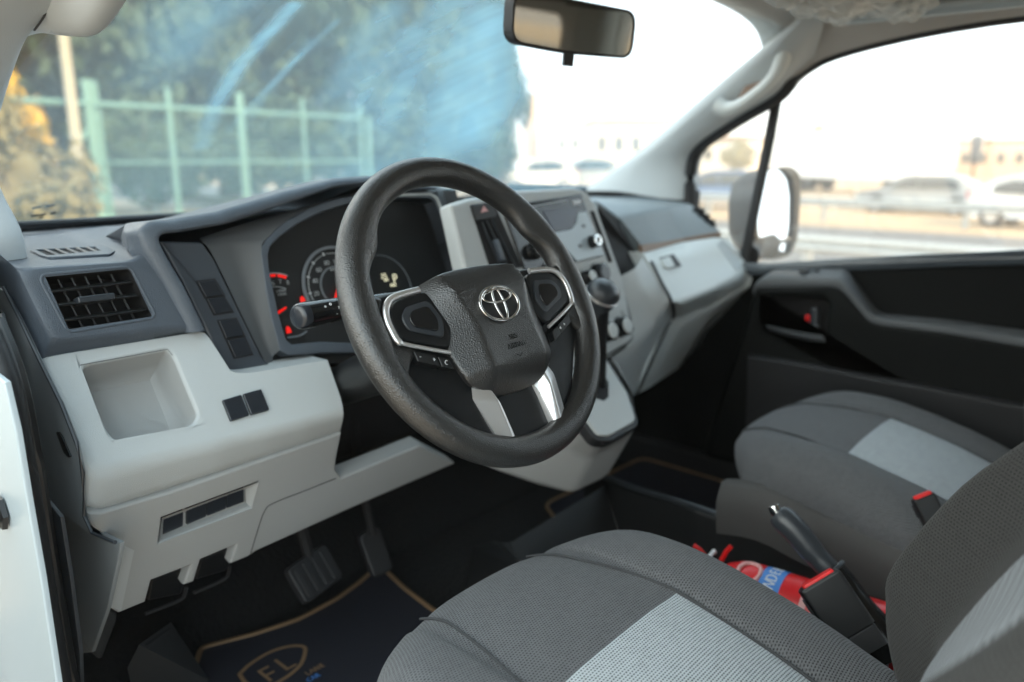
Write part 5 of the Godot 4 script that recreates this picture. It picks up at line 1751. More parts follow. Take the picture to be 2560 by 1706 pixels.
# ---------- steering wheel ----------
func steering_wheel() -> void:
	var tilt := 0.5201
	var w := thing("steering_wheel", "black leather steering wheel with silver lower spokes and oval emblem in front of the instruments", "steering wheel", Vector3(-0.44, 1.32, 0))
	w.rotation.x = -tilt
	# rim with thumb bulges at ten and two o'clock
	var b := B.new()
	var rows := []
	var n := 120
	var m := 20
	for i in n + 1:
		var th := TAU * (i % n) / n
		var dir := Vector3(cos(th), sin(th), 0)
		var k := 0.0
		for c in [34.0, 146.0]:
			var dd := absf(wrapf(rad_to_deg(th) - c, -180.0, 180.0))
			k = maxf(k, exp(-pow(dd / 9.0, 2.0)))
		var sp := 0.0
		for c in [0.0, 180.0]:
			var dd := absf(wrapf(rad_to_deg(th) - c, -180.0, 180.0))
			sp = maxf(sp, exp(-pow(dd / 13.0, 4.0)))
		var row := []
		for j in m + 1:
			var ph := TAU * (j % m) / m
			var inn := maxf(0.0, -cos(ph))
			var rr := 0.0178 * cos(ph) - 0.0095 * k * pow(inn, 1.5) - 0.006 * sp * inn
			row.append(dir * (0.1765 + rr) + Vector3(0, 0, 0.0165 * sin(ph) * (1.0 - 0.12 * k * inn)))
		rows.append(row)
	b.grid(rows)
	b.solid(0)
	put(w, "rim", b, M.rim_leather, 60)
	# stitched seam on the inner side of the rim
	# padded cover: outline, then a swelling surface with two creases
	var half := [Vector2(0.0, 0.0465), Vector2(0.045, 0.0445), Vector2(0.080, 0.0385), Vector2(0.0885, 0.034), Vector2(0.0895, 0.022), Vector2(0.087, -0.010), Vector2(0.083, -0.042), Vector2(0.0775, -0.070), Vector2(0.070, -0.086), Vector2(0.052, -0.098), Vector2(0.032, -0.1065), Vector2(0.0, -0.1085)]
	var o3 := []
	for q in half:
		o3.append(Vector3(q.x, q.y, 0))
	for i in range(half.size() - 2, 0, -1):
		o3.append(Vector3(-half[i].x, half[i].y, 0))
	o3.append(o3[0])
	var o := smooth_line(o3, 4)
	o.pop_back()
	var mid := Vector3(0, -0.028, 0)
	rows = []
	for s in [0.0, 0.1, 0.2, 0.3, 0.4, 0.48, 0.54, 0.6, 0.66, 0.72, 0.78, 0.84, 0.9, 0.95, 0.985]:
		var row := []
		for q in o:
			var p: Vector3 = mid.lerp(q, s)
			p.z = pad_height(p.x, p.y)
			row.append(p)
		row.append(row[0])
		rows.append(row)
	for k in [[1.0, -0.002], [1.0, -0.006], [0.97, -0.025]]:
		var row := []
		for q in o:
			var p: Vector3 = mid.lerp(q, k[0])
			p.z = pad_height(q.x * 0.985, q.y * 0.985) + k[1]
			row.append(p)
		row.append(row[0])
		rows.append(row)
	b = B.new()
	b.grid(rows)
	b.solid(0)
	var pad := put(w, "airbag_cover", b, M.pad_leather, 35)
	# emblem: an oval ring holding two crossed ovals
	var ec := Vector3(0.000, -0.0075, 0)
	ec.z = pad_height(ec.x, ec.y)
	b = B.new()
	var plate_o := []
	for i in 40:
		plate_o.append(Vector2(cos(TAU * i / 40) * 0.0335, sin(TAU * i / 40) * 0.0228))
	plate(b, Transform3D(Basis(), ec + Vector3(0, 0, 0.0006)), plate_o, 0.006, 0.001)
	var em := put(w, "emblem", b, M.black)
	for e in [[0.0, 0.0, 0.0315, 0.0210, 0.0021], [0.0, 0.0092, 0.0232, 0.0078, 0.0017], [0.0, 0.0, 0.0078, 0.0198, 0.0017]]:
		var path := []
		for i in 56:
			path.append(ec + Vector3(e[0] + cos(TAU * i / 56) * e[2], e[1] + sin(TAU * i / 56) * e[3], 0.0018))
		b = B.new()
		tube(b, path, e[4], 8, true, 0.8, Vector3(0, 0, 1))
		put(em, "chrome_oval", b, M.chrome, 70)
	lettering(pad, "airbag_lettering", "SRS", Transform3D(Basis(), Vector3(0.003, -0.0485, pad_height(0.003, -0.0485) + 0.0002)), 0.0062, M.black, "Droid Sans", 0.0008)
	lettering(pad, "airbag_lettering", "AIRBAG", Transform3D(Basis(), Vector3(0.003, -0.0590, pad_height(0.003, -0.0590) + 0.0002)), 0.0064, M.black, "Droid Sans", 0.0008)
	b = B.new()
	tube(b, [Vector3(-0.002, -0.070, pad_height(0, -0.07) + 0.0002), Vector3(0.003, -0.0725, pad_height(0, -0.07) + 0.0002), Vector3(0.008, -0.0695, pad_height(0, -0.07) + 0.0002)], 0.0006, 5)
	put(pad, "airbag_mark", b, M.black)
	# black spoke carrier behind everything
	b = B.new()
	var sp_l := [Vector2(-0.172, 0.030), Vector2(-0.150, 0.034), Vector2(-0.100, 0.038), Vector2(-0.06, 0.03), Vector2(-0.05, -0.09), Vector2(-0.048, -0.160), Vector2(-0.060, -0.166), Vector2(-0.0785, -0.152), Vector2(-0.098, -0.128), Vector2(-0.118, -0.100), Vector2(-0.136, -0.077), Vector2(-0.158, -0.060), Vector2(-0.170, -0.050)]
	for s in [1.0, -1.0]:
		b = B.new()
		var out := []
		for q in sp_l:
			out.append(Vector2(q.x * s, q.y))
		plate(b, Transform3D(Basis(), Vector3(0, 0, 0.0)), corners(out, 0.008), 0.022, 0.006)
		var spoke := put(w, "spoke", b, M.wheel_black)
		# grained outer half of the spoke that flows into the rim
		b = B.new()
		var lo := []
		for q in [Vector2(-0.176, 0.034), Vector2(-0.158, 0.036), Vector2(-0.143, 0.0285), Vector2(-0.1545, 0.008), Vector2(-0.152, -0.0225), Vector2(-0.125, -0.034), Vector2(-0.140, -0.047), Vector2(-0.150, -0.062), Vector2(-0.158, -0.068), Vector2(-0.172, -0.058)]:
			lo.append(Vector2(q.x * s, q.y))
		plate(b, Transform3D(Basis(), Vector3(0, 0, 0.0075)), corners(lo, 0.006), 0.02, 0.005)
		put(spoke, "grained_grip", b, M.rim_leather)
		# button pod with its silver edge
		b = B.new()
		var pod := []
		for q in [Vector2(-0.086, 0.0275), Vector2(-0.134, 0.0225), Vector2(-0.149, 0.0065), Vector2(-0.1465, -0.0195), Vector2(-0.084, -0.0430), Vector2(-0.07, -0.02)]:
			pod.append(Vector2(q.x * s, q.y))
		plate(b, Transform3D(Basis(), Vector3(0, 0, 0.0105)), corners(pod, 0.008), 0.012, 0.003)
		var buttons := put(w, "button_pod", b, M.wheel_black)
		b = B.new()
		var edge := []
		for q in [Vector3(-0.094, 0.0300, 0.0085), Vector3(-0.120, 0.0280, 0.010), Vector3(-0.138, 0.0245, 0.0105), Vector3(-0.148, 0.016, 0.0105), Vector3(-0.1525, 0.004, 0.0105), Vector3(-0.152, -0.010, 0.0105), Vector3(-0.149, -0.0215, 0.0105), Vector3(-0.140, -0.0265, 0.0105), Vector3(-0.118, -0.0350, 0.0105), Vector3(-0.086, -0.0460, 0.009)]:
			edge.append(Vector3(q.x * s, q.y, q.z))
		edge = smooth_line(edge, 4)
		var rad := []
		for i in edge.size():
			rad.append(0.0040 if i < 26 else 0.0024)
		tube(b, edge, rad, 10, false, 0.7, Vector3(0, 0, 1))
		put(buttons, "silver_edge", b, M.satin_silver, 70)
		for k in [[0.0, 0.0125], [0.010, 0.0142]]:
			b = B.new()
			var dp := []
			for q in [Vector2(-0.090, 0.0160), Vector2(-0.124, 0.0130), Vector2(-0.135, 0.002), Vector2(-0.132, -0.0125), Vector2(-0.088, -0.0290), Vector2(-0.080, -0.01)]:
				var c := Vector2(-0.107, -0.005)
				dp.append(c.lerp(q, 1.0 if k[0] == 0.0 else 0.70) * Vector2(s, 1))
			plate(b, Transform3D(Basis(), Vector3(0, 0, k[1])), corners(dp, 0.006), 0.004, 0.0012)
			put(buttons, "button_pad", b, M.dark_smooth if k[0] == 0.0 else M.gloss_black)
		# lower button strip
		for q in [[Vector2(-0.1335, -0.0345), Vector2(-0.1065, -0.0455), Vector2(-0.1065, -0.0580), Vector2(-0.1330, -0.0470)], [Vector2(-0.1045, -0.0465), Vector2(-0.0905, -0.0520), Vector2(-0.0890, -0.0650), Vector2(-0.1045, -0.0590)]]:
			b = B.new()
			var bq := []
			for c in q:
				bq.append(Vector2(c.x * s, c.y))
			plate(b, Transform3D(Basis(), Vector3(0, 0, 0.0095)), corners(bq, 0.002), 0.010, 0.0012)
			put(buttons, "button", b, M.black)

		for q in ([["-", -0.128, -0.0420], ["+", -0.1115, -0.0490], ["C", -0.097, -0.0555]] if s > 0 else [["»", 0.117, -0.0470], ["«", 0.107, -0.0505]]):
			lettering(buttons, "button_mark", q[0], Transform3D(Basis(Vector3(0, 0, 1), -0.38 if s > 0 else 0.38), Vector3(q[1], q[2], 0.0096)), 0.0052, M.white_print)
		# satin silver lower spoke with a folded face
		b = B.new()
		var tri := [[Vector3(-0.0765, -0.0640, -0.008), Vector3(-0.050, -0.0755, 0.002), Vector3(-0.0315, -0.0900, -0.008)], [Vector3(-0.0710, -0.105, 0.001), Vector3(-0.0465, -0.113, 0.0125), Vector3(-0.0350, -0.122, 0.002)], [Vector3(-0.0615, -0.1500, 0.003), Vector3(-0.0430, -0.158, 0.0085), Vector3(-0.0355, -0.165, 0.004)]]
		for row in tri:
			for i in 3:
				row[i] = row[i] * Vector3(s, 1, 1)
		cage(b, tri, 0.003, Vector3(0, 0, 1), [], Vector3(0, 0, -0.012))
		put(w, "silver_spoke", b, M.satin_silver, 50)
	# recessed centre between the silver spokes
	b = B.new()
	plate(b, Transform3D(Basis(), Vector3(0, 0, -0.006)), corners([Vector2(-0.052, -0.085), Vector2(0.052, -0.085), Vector2(0.060, -0.162), Vector2(0.03, -0.173), Vector2(0, -0.176), Vector2(-0.03, -0.173), Vector2(-0.060, -0.162)], 0.006), 0.015, 0.003)
	put(w, "lower_cover", b, M.wheel_black)
	b = B.new()
	lathe(b, Transform3D(Basis(), Vector3(0, -0.035, -0.055)), [Vector2(0, 0.045), Vector2(0.066, 0.040), Vector2(0.062, 0.01), Vector2(0.055, 0.0), Vector2(0, 0)], 28)
	put(w, "hub", b, M.black)

	# light stalk on the column
	var st := thing("indicator_stalk", "black light switch stalk with rounded end left of the steering wheel", "control stalk", Vector3(-0.6, 1.3142, -0.1352))
	b = B.new()
	var R := at(Vector3.ZERO, Vector3(-1, 0.02, 0.10))
	lathe(b, R, [Vector2(0, 0.0062), Vector2(0.009, 0.0060), Vector2(0.0128, 0.0048), Vector2(0.0148, 0.002), Vector2(0.0155, -0.002), Vector2(0.0155, -0.006), Vector2(0, -0.006)], 28)
	put(st, "end_cap", b, M.switch_cap, 60)
	b = B.new()
	lathe(b, R, [Vector2(0, -0.006), Vector2(0.0152, -0.006), Vector2(0.0158, -0.008), Vector2(0.0150, -0.038), Vector2(0.0146, -0.0385), Vector2(0.0146, -0.0395), Vector2(0.0150, -0.040), Vector2(0.0145, -0.052), Vector2(0.0141, -0.0525), Vector2(0.0141, -0.0535), Vector2(0.0143, -0.054), Vector2(0.0120, -0.085), Vector2(0.009, -0.16), Vector2(0, -0.16)], 28)
	var grip := put(st, "barrel", b, M.gloss_black, 50)
	for k in [[0.026, 0.55, "☼"], [0.034, 0.80, "o"], [0.044, 0.42, "x"], [0.047, -0.10, "o"], [0.040, -0.06, "-"]]:
		var a: float = k[1]
		var nn := Vector3(0, sin(a), cos(a))
		lettering(grip, "stalk_mark", "*" if k[2] == "☼" else k[2], at(Vector3(k[0], 0, 0) + nn * 0.0152, nn), 0.0042, M.white_print)


func pad_height(u: float, v: float) -> float:
	var h := 0.0250
	var a := absf(u)
	var crease := lerpf(0.062, 0.046, smoothstep(0.03, -0.03, v))
	if a > crease:
		var t := (a - crease) / (0.090 - crease)
		h -= 0.026 * t
	else:
		h -= 0.0022 * (1.0 - pow(a / crease, 2.0)) * smoothstep(0.04, -0.1, v)
	if v > 0.012:
		h -= 0.013 * pow((v - 0.012) / 0.034, 1.6)
	if v < -0.074:
		h -= 0.024 * pow((-0.074 - v) / 0.034, 1.3)
	return h


# ---------- seats ----------
func seats() -> void:
	var s := seat()
	tag(s, "grey woven driver's seat with pale blue grey centre, facing the steering wheel", "car seat", "front seats of the van")
	s.position = Vector3(-0.455, FLOOR, 0.0)
	var o := s.duplicate()
	o.name = numbered("car_seat")
	add_child(o)
	o.position = Vector3(0.405, FLOOR, 0.0)
	tag(o, "grey passenger seat with pale centre panel beside the black passenger door", "car seat", "front seats of the van")


func seat() -> Node3D:
	var t := thing("car_seat", "", "car seat")
	# cushion
	var xs := [-0.250, -0.266, -0.264, -0.245, -0.205, -0.148, -0.128, -0.070, 0.0, 0.070, 0.128, 0.148, 0.205, 0.245, 0.264, 0.266, 0.250]
	var ys := [0.215, 0.275, 0.325, 0.362, 0.382, 0.376, 0.367, 0.371, 0.372, 0.371, 0.367, 0.376, 0.382, 0.362, 0.325, 0.275, 0.215]
	var zs := [[0.040, 0.84, 0.215, 0.05], [0.002, 0.87, 0.260, 0.15], [-0.016, 0.89, 0.306, 0.3], [-0.006, 0.915, 0.340, 0.55], [0.040, 0.945, 0.361, 0.9], [0.120, 0.975, 0.366, 1.0], [0.212, 0.99, 0.360, 1.0], [0.340, 1.0, 0.330, 1.0], [0.460, 1.0, 0.290, 1.0], [0.600, 1.0, 0.262, 1.0]]
	var rows := []
	for k in zs:
		var row := []
		for i in xs.size():
			var drop: float = (ys[i] - 0.372) * (k[3] if ys[i] > 0.33 else clampf((k[2] - 0.2) / 0.172, 0.1, 1.0))
			var bow: float = 0.085 * pow(absf(xs[i]) / 0.26, 2.6) * (1.0 - smoothstep(0.0, 0.16, k[0]))
			row.append(Vector3(xs[i] * k[1], k[2] + drop, k[0] + bow))
		rows.append(row)
	var b := B.new()
	soft(b, rows, 4, Vector3(0, 1, 0))
	var cushion := put(t, "seat_cushion", b, M.seat_cloth, 70)
	# pale centre panel, let into the cushion
	b = B.new()
	var fine := []
	for row in rows:
		fine.append(smooth_line(row, 4))
	var g := []
	for i in range(24, 37):
		var line := []
		for j in range(24, 41):
			var c := []
			for row in fine:
				c.append(row[j])
			var edge := minf(minf(i - 24, 2.0) / 2.0, minf(minf(j - 24, 40 - j), 2.0) / 2.0)
			line.append(smooth_line(c, 4)[i] + Vector3(0, 0.0008 + 0.0026 * sqrt(edge), 0))
		g.append(line)
	b.grid(g)
	skirt(b, g, Vector3(0, -0.006, 0))
	b.aim(0, Vector3.UP)
	put(cushion, "pale_panel", b, M.seat_insert, 60)
	# seams
	for k in [1.0, -1.0]:
		b = B.new()
		var line := []
		for i in 14:
			var z := lerpf(0.0, 0.58, pow(i / 13.0, 1.3))
			var x: float = lerpf(0.098, 0.130, smoothstep(0.0, 0.22, z)) * k
			line.append(Vector3(x, cushion_top(x, z) + 0.0012, z))
		tube(b, smooth_line(line, 3), 0.0016, 6)
		put(cushion, "seam_line", b, M.seam)
	# side bolster band and plastic shell
	for k in [1.0, -1.0]:
		b = B.new()
		var r0 := []
		var r1 := []
		var r2 := []
		for i in 8:
			var z := lerpf(0.035, 0.60, i / 7.0)
			var wide := 0.262 * lerpf(0.94, 1.0, smoothstep(0.02, 0.16, z))
			var lift := lerpf(0.322, 0.240, i / 7.0) - 0.03 * (1.0 - smoothstep(0.03, 0.10, z))
			r0.append(Vector3(k * (wide + 0.002), lift, z))
			r1.append(Vector3(k * (wide + 0.018), lift - 0.035, z))
			r2.append(Vector3(k * (wide + 0.010), lift - 0.10, z))
		soft(b, [r0, r1, r2], 3, Vector3(k, 0.2, 0), Vector3(-k * 0.02, 0, 0))
		put(cushion, "side_bolster", b, M.seat_side, 60)
		b = B.new()
		var shell := [[], [], [], []]
		for i in 8:
			var z := lerpf(0.02, 0.62, i / 7.0)
			var wide := 0.238 * lerpf(0.92, 1.0, smoothstep(0.02, 0.16, z))
			var top := lerpf(0.245, 0.155, i / 7.0) - 0.02 * (1.0 - smoothstep(0.04, 0.1, z))
			shell[0].append(Vector3(k * (wide - 0.015), top + 0.002, z))
			shell[1].append(Vector3(k * (wide + 0.012), top - 0.006, z))
			shell[2].append(Vector3(k * (wide + 0.004), top - 0.08, z))
			shell[3].append(Vector3(k * (wide - 0.03), 0.0, z + 0.01))
		soft(b, shell, 3, Vector3(k, 0.2, 0), Vector3(-k * 0.03, 0, 0))
		put(t, "side_shell", b, M.seat_shell, 50)
	b = B.new()
	box(b, at(Vector3(0, 0.12, 0.33)), Vector3(0.44, 0.22, 0.52), 0.03)
	put(t, "seat_base", b, M.rubber)
	# backrest
	var bx := [-0.225, -0.262, -0.268, -0.250, -0.215, -0.165, -0.130, -0.060, 0.0, 0.060, 0.130, 0.165, 0.215, 0.250, 0.268, 0.262, 0.225]
	var bz := [0.165, 0.130, 0.090, 0.062, 0.048, 0.070, 0.080, 0.086, 0.088, 0.086, 0.078, 0.052, 0.006, 0.020, 0.058, 0.110, 0.160]
	var hs := [[0.20, 0.450, 0.90, 0.97], [0.27, 0.446, 1.0, 0.99], [0.34, 0.425, 1.0, 1.0], [0.385, 0.418, 1.0, 1.0], [0.43, 0.420, 1.0, 1.0], [0.54, 0.470, 0.9, 0.985], [0.63, 0.532, 0.75, 0.96], [0.74, 0.595, 0.6, 0.91], [0.82, 0.640, 0.55, 0.82], [0.86, 0.690, 0.5, 0.66]]
	rows = []
	for k in hs:
		var row := []
		for i in bx.size():
			var dz: float = bz[i]
			if dz < 0.09:
				dz = lerpf(0.055, dz, k[2])
			row.append(Vector3(bx[i] * k[3], k[0], k[1] + dz))
		rows.append(row)
	b = B.new()
	soft(b, rows, 4, Vector3(0, 0, -1))
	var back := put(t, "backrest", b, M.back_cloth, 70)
	b = B.new()
	var back_rows := []
	for k in hs:
		var row := []
		for i in 7:
			var f := i / 6.0 * 2.0 - 1.0
			row.append(Vector3(f * 0.225 * k[3], k[0], k[1] + 0.15 + 0.025 * (1.0 - f * f)))
		back_rows.append(row)
	soft(b, back_rows, 3, Vector3(0, 0, 1))
	put(back, "rear_cover", b, M.seat_shell, 60)
	# ribbed pale middle of the backrest
	b = B.new()
	fine = []
	for row in rows:
		fine.append(smooth_line(row, 4))
	g = []
	for i in range(6, 33):
		var line := []
		for j in range(24, 38):
			var c := []
			for row in fine:
				c.append(row[j])
			var edge := minf(minf(i - 6, 2.0) / 2.0, minf(minf(j - 24, 37 - j), 2.0) / 2.0)
			line.append(smooth_line(c, 4)[i] + Vector3(0, 0, -0.0008 - 0.0042 * sqrt(edge)))
		g.append(line)
	b.grid(g)
	skirt(b, g, Vector3(0, 0, 0.006))
	b.aim(0, Vector3(0, 0, -1))
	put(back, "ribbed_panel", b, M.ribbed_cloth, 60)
	return t


func cushion_top(x: float, z: float) -> float:
	var tz := [[-0.016, 0.306], [-0.006, 0.340], [0.040, 0.361], [0.120, 0.366], [0.212, 0.360], [0.340, 0.330], [0.460, 0.290], [0.600, 0.262]]
	var y: float = tz[0][1]
	for i in tz.size() - 1:
		if z >= tz[i][0]:
			y = lerpf(tz[i][1], tz[i + 1][1], clampf((z - tz[i][0]) / (tz[i + 1][0] - tz[i][0]), 0.0, 1.0))
	var a := absf(x)
	return y + (-0.001 if a < 0.06 else lerpf(-0.001, -0.004, clampf((a - 0.06) / 0.068, 0.0, 1.0)))


# ---------- what stands between the seats ----------
func between_seats() -> void:
	# black tray with raised rims
	var tray := thing("floor_tray", "black plastic storage tray running between the two front seats", "storage tray", Vector3(0.0, FLOOR, 0.0))
	var b := B.new()
	cage(b, [
		[Vector3(-0.17, 0.0, 0.95), Vector3(-0.16, 0.2, 0.95), Vector3(-0.145, 0.2, 0.95), Vector3(-0.13, 0.10, 0.95), Vector3(0.13, 0.10, 0.95), Vector3(0.145, 0.2, 0.95), Vector3(0.16, 0.2, 0.95), Vector3(0.17, 0.0, 0.95)],
		[Vector3(-0.17, 0.0, 0.25), Vector3(-0.16, 0.215, 0.25), Vector3(-0.145, 0.215, 0.25), Vector3(-0.13, 0.10, 0.25), Vector3(0.135, 0.10, 0.25), Vector3(0.15, 0.215, 0.25), Vector3(0.165, 0.215, 0.25), Vector3(0.17, 0.0, 0.25)],
		[Vector3(-0.17, 0.0, -0.02), Vector3(-0.16, 0.20, -0.02), Vector3(-0.145, 0.20, -0.02), Vector3(-0.13, 0.08, -0.02), Vector3(0.155, 0.08, -0.02), Vector3(0.17, 0.215, -0.02), Vector3(0.185, 0.215, -0.02), Vector3(0.19, 0.0, -0.02)],
		[Vector3(-0.14, 0.0, -0.24), Vector3(-0.13, 0.16, -0.22), Vector3(-0.115, 0.16, -0.22), Vector3(-0.10, 0.07, -0.20), Vector3(0.20, 0.07, -0.20), Vector3(0.215, 0.19, -0.21), Vector3(0.235, 0.19, -0.22), Vector3(0.24, 0.0, -0.24)],
		[Vector3(-0.12, 0.0, -0.36), Vector3(-0.11, 0.14, -0.34), Vector3(-0.095, 0.16, -0.30), Vector3(-0.08, 0.16, -0.27), Vector3(0.22, 0.18, -0.26), Vector3(0.24, 0.19, -0.30), Vector3(0.26, 0.19, -0.34), Vector3(0.28, 0.0, -0.36)]],
		0.008, Vector3(0, 1, 0))
	put(tray, "tray_shell", b, M.black, 50)
	b = B.new()
	tube(b, smooth_line([Vector3(0.155, 0.203, 0.95), Vector3(0.158, 0.217, 0.25), Vector3(0.178, 0.217, -0.02), Vector3(0.226, 0.193, -0.215), Vector3(0.25, 0.192, -0.32)], 4), 0.006, 8)
	put(tray, "rim", b, M.dark_smooth)
	b = B.new()
	tube(b, [Vector3(0.20, 0.0, -0.10), Vector3(0.26, 0.02, -0.16)], 0.008, 8)
	put(tray, "cross_rib", b, M.dark_smooth)
	b = B.new()
	plate(b, at(Vector3(-0.02, 0.112, 0.50), Vector3(0, 1, 0.0), Vector3(0, 0, -1)), rect(0.16, 0.10, 0.03), 0.02, 0.006)
	put(tray, "grey_floor_plate", b, M.trim_grey)
	b = B.new()
	var ring := []
	for i in 40:
		ring.append(Vector3(-0.055 + 0.062 * cos(TAU * i / 40), 0.195, 0.46 + 0.042 * sin(TAU * i / 40)))
	tube(b, ring, 0.0065, 8, true, 1.5)
	put(tray, "cup_ring", b, M.rubber)

	# fire extinguisher lying on its side in the tray
	var ax0 := Vector3(0.02, 0.8274, 0.1383)
	var e := thing("fire_extinguisher", "red fire extinguisher with blue and white label lying between the seats", "fire extinguisher", Vector3(0.01, 0.80, 0.145))
	e.rotation = Vector3(deg_to_rad(-1.0), deg_to_rad(3.0), 0)
	var R := Transform3D(Basis(Vector3(1, 0, 0), Vector3(0, 0, 1), Vector3(0, -1, 0)).orthonormalized(), Vector3.ZERO)
	R = at(Vector3.ZERO, Vector3(0, 0, -1))
	b = B.new()
	var rb := 0.052
	lathe(b, R, [Vector2(0, -0.36), Vector2(rb * 0.8, -0.355), Vector2(rb, -0.335), Vector2(rb, -0.02), Vector2(rb * 0.95, 0.0), Vector2(rb * 0.78, 0.022), Vector2(rb * 0.5, 0.037), Vector2(0.016, 0.042), Vector2(0.016, 0.052), Vector2(0, 0.052)], 32)
	var cyl := put(e, "cylinder", b, M.red_paint, 60)
	for k in [[-0.075, 0.034, M.blue_print], [-0.118, 0.010, M.pink_print], [-0.136, 0.010, M.pink_print], [-0.24, 0.003, M.white_print]]:
		b = B.new()
		lathe(b, R, [Vector2(rb + 0.0002, k[0]), Vector2(rb + 0.0006, k[0]), Vector2(rb + 0.0006, k[0] + k[1]), Vector2(rb + 0.0002, k[0] + k[1])], 32)
		put(cyl, "label_band", b, k[2])
	b = B.new()
	var loop := []
	for i in 24:
		var a := TAU * i / 24
		var up := 1.9 + 0.42 * cos(a)
		loop.append(Vector3(cos(up) * (rb + 0.0008) , sin(up) * (rb + 0.0008), 0.022 + 0.017 * sin(a)))
	tube(b, loop, 0.0035, 6, true)
	put(cyl, "label_oval", b, M.pink_print)
	var word := "POWDER"
	for i in word.length():
		var a := 2.75 - 0.29 * i
		var nn := Vector3(cos(a), sin(a), 0)
		var T := Transform3D(Basis(nn.cross(Vector3(0, 0, -1)) * -1.0, Vector3(0, 0, -1), nn), Vector3(nn.x * (rb + 0.0007), nn.y * (rb + 0.0007), 0.058))
		T.basis = Basis(Vector3(0, 0, -1).cross(nn), Vector3(0, 0, -1), nn)
		lettering(cyl, "label_lettering", word[i], T, 0.017, M.white_print)
	for i in 5:
		b = B.new()
		var arc := []
		for j in 9:
			var a := 1.3 + 0.13 * j
			arc.append(Vector3(cos(a) * (rb + 0.0005), sin(a) * (rb + 0.0005), 0.255 + 0.009 * i))
		tube(b, arc, 0.0011, 5)
		put(cyl, "label_line", b, M.pink_print)
	b = B.new()
	box(b, at(Vector3(0, 0.004, -0.068)), Vector3(0.026, 0.026, 0.034), 0.005)
	var valve := put(e, "valve", b, M.satin_silver)
	b = B.new()
	tube(b, [Vector3(0.0, 0.02, -0.06), Vector3(-0.005, 0.046, -0.058), Vector3(-0.01, 0.058, -0.066), Vector3(-0.012, 0.063, -0.076)], 0.0042, 8)
	put(e, "squeeze_lever", b, M.red_plastic)
	b = B.new()
	tube(b, [Vector3(0.012, 0.03, -0.040), Vector3(0.016, 0.055, -0.030), Vector3(0.020, 0.064, -0.024)], 0.0042, 8)
	put(e, "handle", b, M.red_plastic)
	b = B.new()
	tube(b, [Vector3(-0.01, 0.018, -0.060), Vector3(-0.008, 0.048, -0.050), Vector3(0.008, 0.053, -0.048), Vector3(0.016, 0.046, -0.05)], 0.0034, 8)
	put(valve, "safety_pin", b, M.white_print)

	# hand brake
	var p := [Vector3(-0.02, 0.9773, 0.2039), Vector3(-0.02, 0.9679, 0.2094), Vector3(-0.02, 0.9505, 0.237), Vector3(-0.02, 0.9254, 0.266), Vector3(-0.02, 0.9056, 0.2914), Vector3(-0.02, 0.8916, 0.3081), Vector3(-0.02, 0.8614, 0.3338), Vector3(-0.02, 0.8298, 0.3616), Vector3(-0.02, 0.805, 0.3835)]
	var hb := thing("handbrake_lever", "dark grey hand brake lever with chrome release button, raised between the seats", "hand brake", p[7])
	var rel := []
	for q in p:
		rel.append(q - p[7])
	b = B.new()
	tube(b, [rel[0].lerp(rel[1], -0.25), rel[0], rel[1]], [0.0085, 0.0095, 0.0095], 14)
	put(hb, "release_button", b, M.chrome, 60)
	b = B.new()
	tube(b, smooth_line(rel.slice(1, 6), 4), [0.0150, 0.0190, 0.0198, 0.0200, 0.0195, 0.0192, 0.0188, 0.0184, 0.0180, 0.0165, 0.0165, 0.0165, 0.0165, 0.0165, 0.0165, 0.0165, 0.0165], 16)
	put(hb, "grip", b, M.dark_smooth, 60)
	b = B.new()
	tube(b, smooth_line(rel.slice(4), 4), [0.0185, 0.0195, 0.020, 0.0205, 0.021, 0.0215, 0.022, 0.0225, 0.0235, 0.025, 0.027, 0.029, 0.030, 0.031, 0.032, 0.033, 0.034], 14, false, 1.1)
	put(hb, "boot", b, M.gloss_black, 60)
	b = B.new()
	var rim := []
	var dirn: Vector3 = (rel[4] - rel[5]).normalized()
	var sx := Vector3(1, 0, 0)
	var sy := dirn.cross(sx).normalized()
	for i in 24:
		rim.append(rel[4].lerp(rel[5], 0.15) + sx * cos(TAU * i / 24) * 0.0205 + sy * sin(TAU * i / 24) * 0.0225)
	tube(b, rim, 0.0032, 8, true)
	put(hb, "collar", b, M.dark_smooth)

	# belt buckles
	var k0 := [Vector3(-0.13, 0.9459, 0.3128), Vector3(-0.13, 0.8679, 0.3824)]
	buckle("black seat belt buckle with red button beside the driver's seat cushion", k0[0], k0[1], 1.0)
	var k1 := [Vector3(0.155, 0.9829, 0.3644), Vector3(0.155, 0.9549, 0.3801)]
	buckle("seat belt buckle with faded red button beside the passenger seat", k1[0], k1[1] + Vector3(0, -0.05, 0.03), 0.6)


